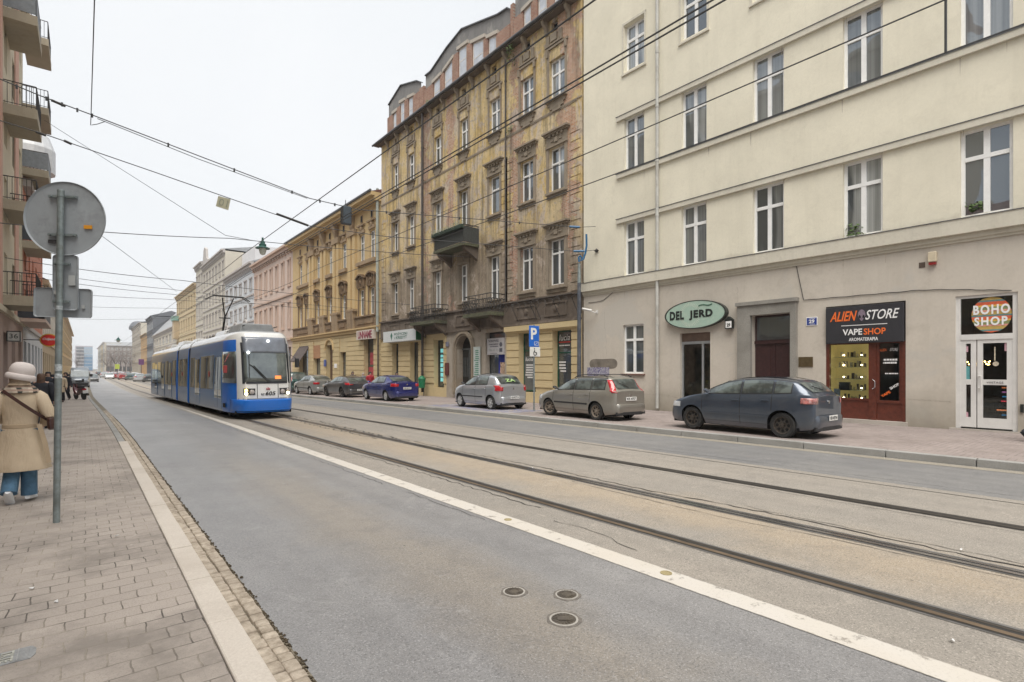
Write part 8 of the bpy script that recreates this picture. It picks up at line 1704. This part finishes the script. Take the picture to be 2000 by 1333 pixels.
t = NT('scarf_check'); s_ = t.sep(t.obj()); wn = t.noise(6, 2, t.obj()); cx_ = t.ramp(t.math('FRACT', t.math('ADD', t.math('MULTIPLY', s_[0], 6.5), wn)), [(.3, 0), (.34, 1), (.6, 1), (.64, .3)]); cz_ = t.ramp(t.math('FRACT', t.math('ADD', t.math('MULTIPLY', s_[2], 19.0), wn)), [(.45, 0), (.5, .8)]); c = t.mix(cx_, (.55, .47, .38), (.04, .045, .04)); c = t.mix(cz_, c, (.36, .25, .2)); SCF = t.done(c, .9)
mb = MB(); oval_loft(mb, [(0, 0, 1.40, .175, .14, .03), (0, 0, 1.41, .19, .15, .04), (0, 0, 1.455, .165, .14, .04), (0, 0, 1.50, .12, .11, .03), (0, 0, 1.515, .09, .09)], k=5); mb.build('scarf', SCF, wm_, local=True, smooth=True)
STR = simple('bag_brown', (.055, .022, .018), .45, .2); mb = MB(); P = []
for t_ in np.linspace(0, 1, 14): xx_ = -.14+.42*t_; P.append((xx_, -(.155*math.sqrt(max(.05, 1-(xx_/.27)**2))+.018)*1.12, 1.44-.40*t_))
mb.loft([[(p_[0]-.012, p_[1]-.004, p_[2]-.014), (p_[0]+.012, p_[1]-.004, p_[2]+.014), (p_[0]+.012, p_[1]+.006, p_[2]+.014), (p_[0]-.012, p_[1]+.006, p_[2]-.014)] for p_ in P]); mb.build('bag_strap', STR, wm_, local=True)
mb = MB(); oval_loft(mb, [(.31, -.06, .92, .03, .09), (.31, -.06, .94, .045, .12), (.30, -.06, 1.06, .04, .11), (.30, -.06, 1.08, .02, .08)]); mb.build('shoulder_bag', STR, wm_, local=True, smooth=True)
mb = MB(); mb.loft([[(.17+dx, -.135-.03*k, 1.0-.5*k), (.22+dx, -.125-.03*k, 1.0-.5*k), (.22+dx, -.120-.03*k, 1.0-.5*k), (.17+dx, -.130-.03*k, 1.0-.5*k)] for k, dx in ((0, 0), (.5, .06), (1, .1))]); mb.build('belt_end', MATS['belt_beige'], wm_, local=True)
def walk(px, Zd, label, yaw, H=1.66, xw=None, **k):
    a = (px-1000)/FOC; x = (a*CS+SN)*Zd; y = (-a*SN+CS)*Zd; return person(label, (x, y, gz(y)), yaw, H, **k)
walk(81, 15.5, 'girl in black jacket with very long brown hair, walking past the woman in beige', R(-12), 1.63, top=BLK, trou=BLK, shoe=BLK, hair=HBR, coatlen=.62, flare=.03, hairlen=.5, fat=1.1, topm='jacket')
walk(94, 24, 'man in black jacket behind the long haired girl', R(180), 1.72, top=BLK, trou=DKB, shoe=BLK, hair=BLK, coatlen=.6, flare=.02, hairlen=.03, topm='jacket')
walk(103, 26, 'small figure in blue and beige right beside the sign post', R(10), 1.6, top=DKB, trou=BEIGEC, shoe=BLK, hair=BLK, coatlen=.6, flare=.02, hairlen=.03, topm='jacket')
walk(118, 30, 'person in pale beige coat just right of the sign post', R(175), 1.66, top=BEIGEC, trou=BLK, shoe=BLK, hair=HBR, coatlen=.85, flare=.06, topm='coat')
walk(128, 33, 'person in long black coat carrying a bag near the scooter', R(160), 1.72, top=BLK, trou=BLK, shoe=BLK, hair=BLK, coatlen=.95, flare=.06, hairlen=.04)
def wallp(px, X_, label, yaw, H, **k): y = uy(px, X_); return person(label, (X_, y, gz(y)), yaw, H, **k)
wallp(689, 16.6, 'dark haired pedestrian in black behind the grey coupe', R(180), 1.70, top=BLK, trou=BLK, shoe=BLK, hair=BLK, coatlen=.7, flare=.03, hairlen=.2, topm='jacket')
wallp(723, 16.4, 'pedestrian in red jacket behind the blue saloon', R(180), 1.66, top=REDC, trou=DKB, shoe=BLK, hair=BLK, coatlen=.65, flare=.03, hairlen=.2, topm='jacket', fat=1.1)
wallp(710, 17.0, 'grey haired pedestrian between the two on the far pavement', R(180), 1.60, top=simple('cloth_grey', (.15, .15, .16), .85), trou=BLK, shoe=BLK, hair=simple('hair_grey', (.4, .38, .36), .7), coatlen=.65, flare=.03, hairlen=.05, topm='jacket')
wallp(775, 16.6, 'pedestrian in black jacket by the office window', R(150), 1.62, top=BLK, trou=BLK, shoe=BLK, hair=BLK, coatlen=.65, flare=.03, hairlen=.05, topm='jacket')
xw, yw_ = gnd(1988, 862)
person('walker in black trousers stepping out of the right edge, only a trailing foot in view', (xw+.17, yw_-.62, gz(yw_)), R(188), 1.78, ll=((-.09, .1, .52), (-.09, .22, .1), (-.09, .38, .05)), rl=((.09, -.12, .52), (.09, -.50, .17), (.09, -.40, .04)), top=BLK, trou=BLK, shoe=simple('shoe_black', (.02, .025, .03), .4, .2), hair=BLK, coatlen=.7, flare=.03, topm='jacket')
# litter bin on the far pavement and scraps
o = thing('litter_bin', 'small green litter bin by the dark rain pipe', 'litter bin', (17.6, uy(824, 17.6), gz(30))); mb = MB(); mb.lathe([(.001, .55), (.2, .55), (.24, 1.1), (.26, 1.12), (.25, 1.2), (.1, 1.35), (.001, 1.38)], (17.6, uy(824, 17.6), gz(30)), n=14); mb.build('bin', simple('bin_green', (.01, .16, .07), .5), o, smooth=True); mb = MB(); mb.tube([(17.75, uy(824, 17.6), gz(30)), (17.75, uy(824, 17.6), gz(30)+1.3)], .03, 6); mb.build('post', IRON, o)
g_ = random.Random(21); SCR = simple('paper_white', (.7, .7, .7), .8)
for (px, py, off) in ((598, 777, ROAD), (798, 786, 0), (897, 806, ROAD), (717, 783.5, ROAD), (187, 912, 0), (170, 872, 0), (1878, 1076, ROAD+.01), (1860, 1254, ROAD+.01), (110, 1178, .0), (62, 1152, 0), (228, 1050, 0), (1040, 915, ROAD)):
    x, y = gnd(px, py, off); s_ = .02 if py > 850 else .05; z = gz(y)+off+.004
    mb = MB(); mb.poly([(x+s_*g_.uniform(.5, 1)*math.cos(q), y+s_*.7*g_.uniform(.5, 1)*math.sin(q), z+g_.uniform(0, .02)) for q in np.linspace(0, 6.28, 7)[:-1]]); tag(mb.build('litter_scrap', SCR, thick=.004), 'small pale scrap of litter lying on the ground', 'litter', 'scraps of litter on street and pavement')

# ================================================================== bare trees before the far block, and far street furniture
BARK = simple('bark_grey', (.10, .08, .07), .9, .3, 5); TWIG = simple('twig_brown', (.20, .165, .145), .9, .35, 4)
def tree(px, Y_, h_, label, seed, off=0):
    g_ = random.Random(seed); x = xY(px, Y_); z0_ = gz(Y_); o = thing('bare_tree', label, 'tree', (x, Y_, z0_), 'bare trees before the far block'); mb = MB(); mb.tube([(x, Y_, z0_-.2), (x+.1, Y_, z0_+h_*.35)], [.22, .14], 7)
    tips = []
    for k in range(7):
        a = g_.uniform(0, 6.3); r_ = h_*g_.uniform(.15, .32); p1 = Vector((x+r_*math.cos(a), Y_+r_*math.sin(a), z0_+h_*g_.uniform(.6, .9))); mb.tube([(x+.1, Y_, z0_+h_*.33), (x+r_*.4*math.cos(a), Y_+r_*.4*math.sin(a), z0_+h_*.5), p1], [.1, .06, .03], 5); tips.append(p1)
    mb.build('trunk', BARK, o); mb = MB()
    for k in range(700):
        c_ = Vector((x, Y_, z0_+h_*.62)); d_ = Vector((g_.gauss(0, 1), g_.gauss(0, 1), g_.gauss(0, 1))).normalized()*h_*.36*g_.uniform(.3, 1)**.6; p0 = c_+Vector((d_.x, d_.y, d_.z*1.05)); l = Vector((g_.gauss(0, .3), g_.gauss(0, .3), g_.uniform(.1, .9))).normalized()*g_.uniform(.5, 1.3); s_ = l.orthogonal().normalized()*.03
        mb.poly([p0-s_, p0+s_, p0+l])
    mb.build('crown', TWIG, o)
for k, (px, Y_, h_, lb) in enumerate(((208, 330, 11, 'leftmost bare tree of the far group'), (216, 345, 12, 'second bare tree from the left in the far group'), (225, 330, 13, 'tallest bare tree left of the lime green stop sign'), (235, 350, 13, 'bare tree behind the lime green stop sign'), (245, 330, 13, 'bare tree right of the lime green stop sign'), (254, 300, 11, 'bare tree closest to the tall pale corner house'), (150, 420, 14, 'bare tree before the tower block'))): tree(px, Y_, h_, lb, k+3)
for (px, Y_, yt, yb, col, nm, lb, ct) in ((229, 150, 712, 721, (.42, .5, .08), 'stop_sign', 'lime green tram stop sign in the distance', 'sign'), (276, 130, 702, 713, (.13, .05, .14), 'advert_panel', 'purple advertising panel in the distance above the parked cars', 'advertisement'), (167, 300, 722, 727, (.55, .5, .1), 'far_sign', 'tiny yellow sign near the vanishing point', 'sign')):
    x = xY(px, Y_); zt, zb_ = zY(px, yt, Y_), zY(px, yb, Y_); w_ = (zt-zb_)*.4; o = thing(nm, lb, ct, (x, Y_, gz(Y_))); mb = MB(); mb.box(x-w_, x+w_, Y_, Y_+.15, zb_, zt); mb.build('panel', simple(nm+'_col', col, .5, .1), o, bevel=.03); mb = MB(); mb.tube([(x, Y_+.07, gz(Y_)), (x, Y_+.07, zb_)], .06, 6); mb.build('post', IRON, o)
# ================================================================== thin damp air down the street
mb = MB(); mb.box(-300, 400, -60, 900, -2.4, 60)
hz_ = mb.build('haze', []); tag(hz_, kind='stuff'); hm = bpy.data.materials.new('haze'); hm.use_nodes = True; hn = hm.node_tree; hn.nodes.clear()
vo = hn.nodes.new('ShaderNodeVolumePrincipled'); vo.inputs['Density'].default_value = .00045; vo.inputs['Color'].default_value = (.93, .95, 1, 1); ho = hn.nodes.new('ShaderNodeOutputMaterial'); hn.links.new(vo.outputs[0], ho.inputs['Volume']); hz_.data.materials.append(hm)
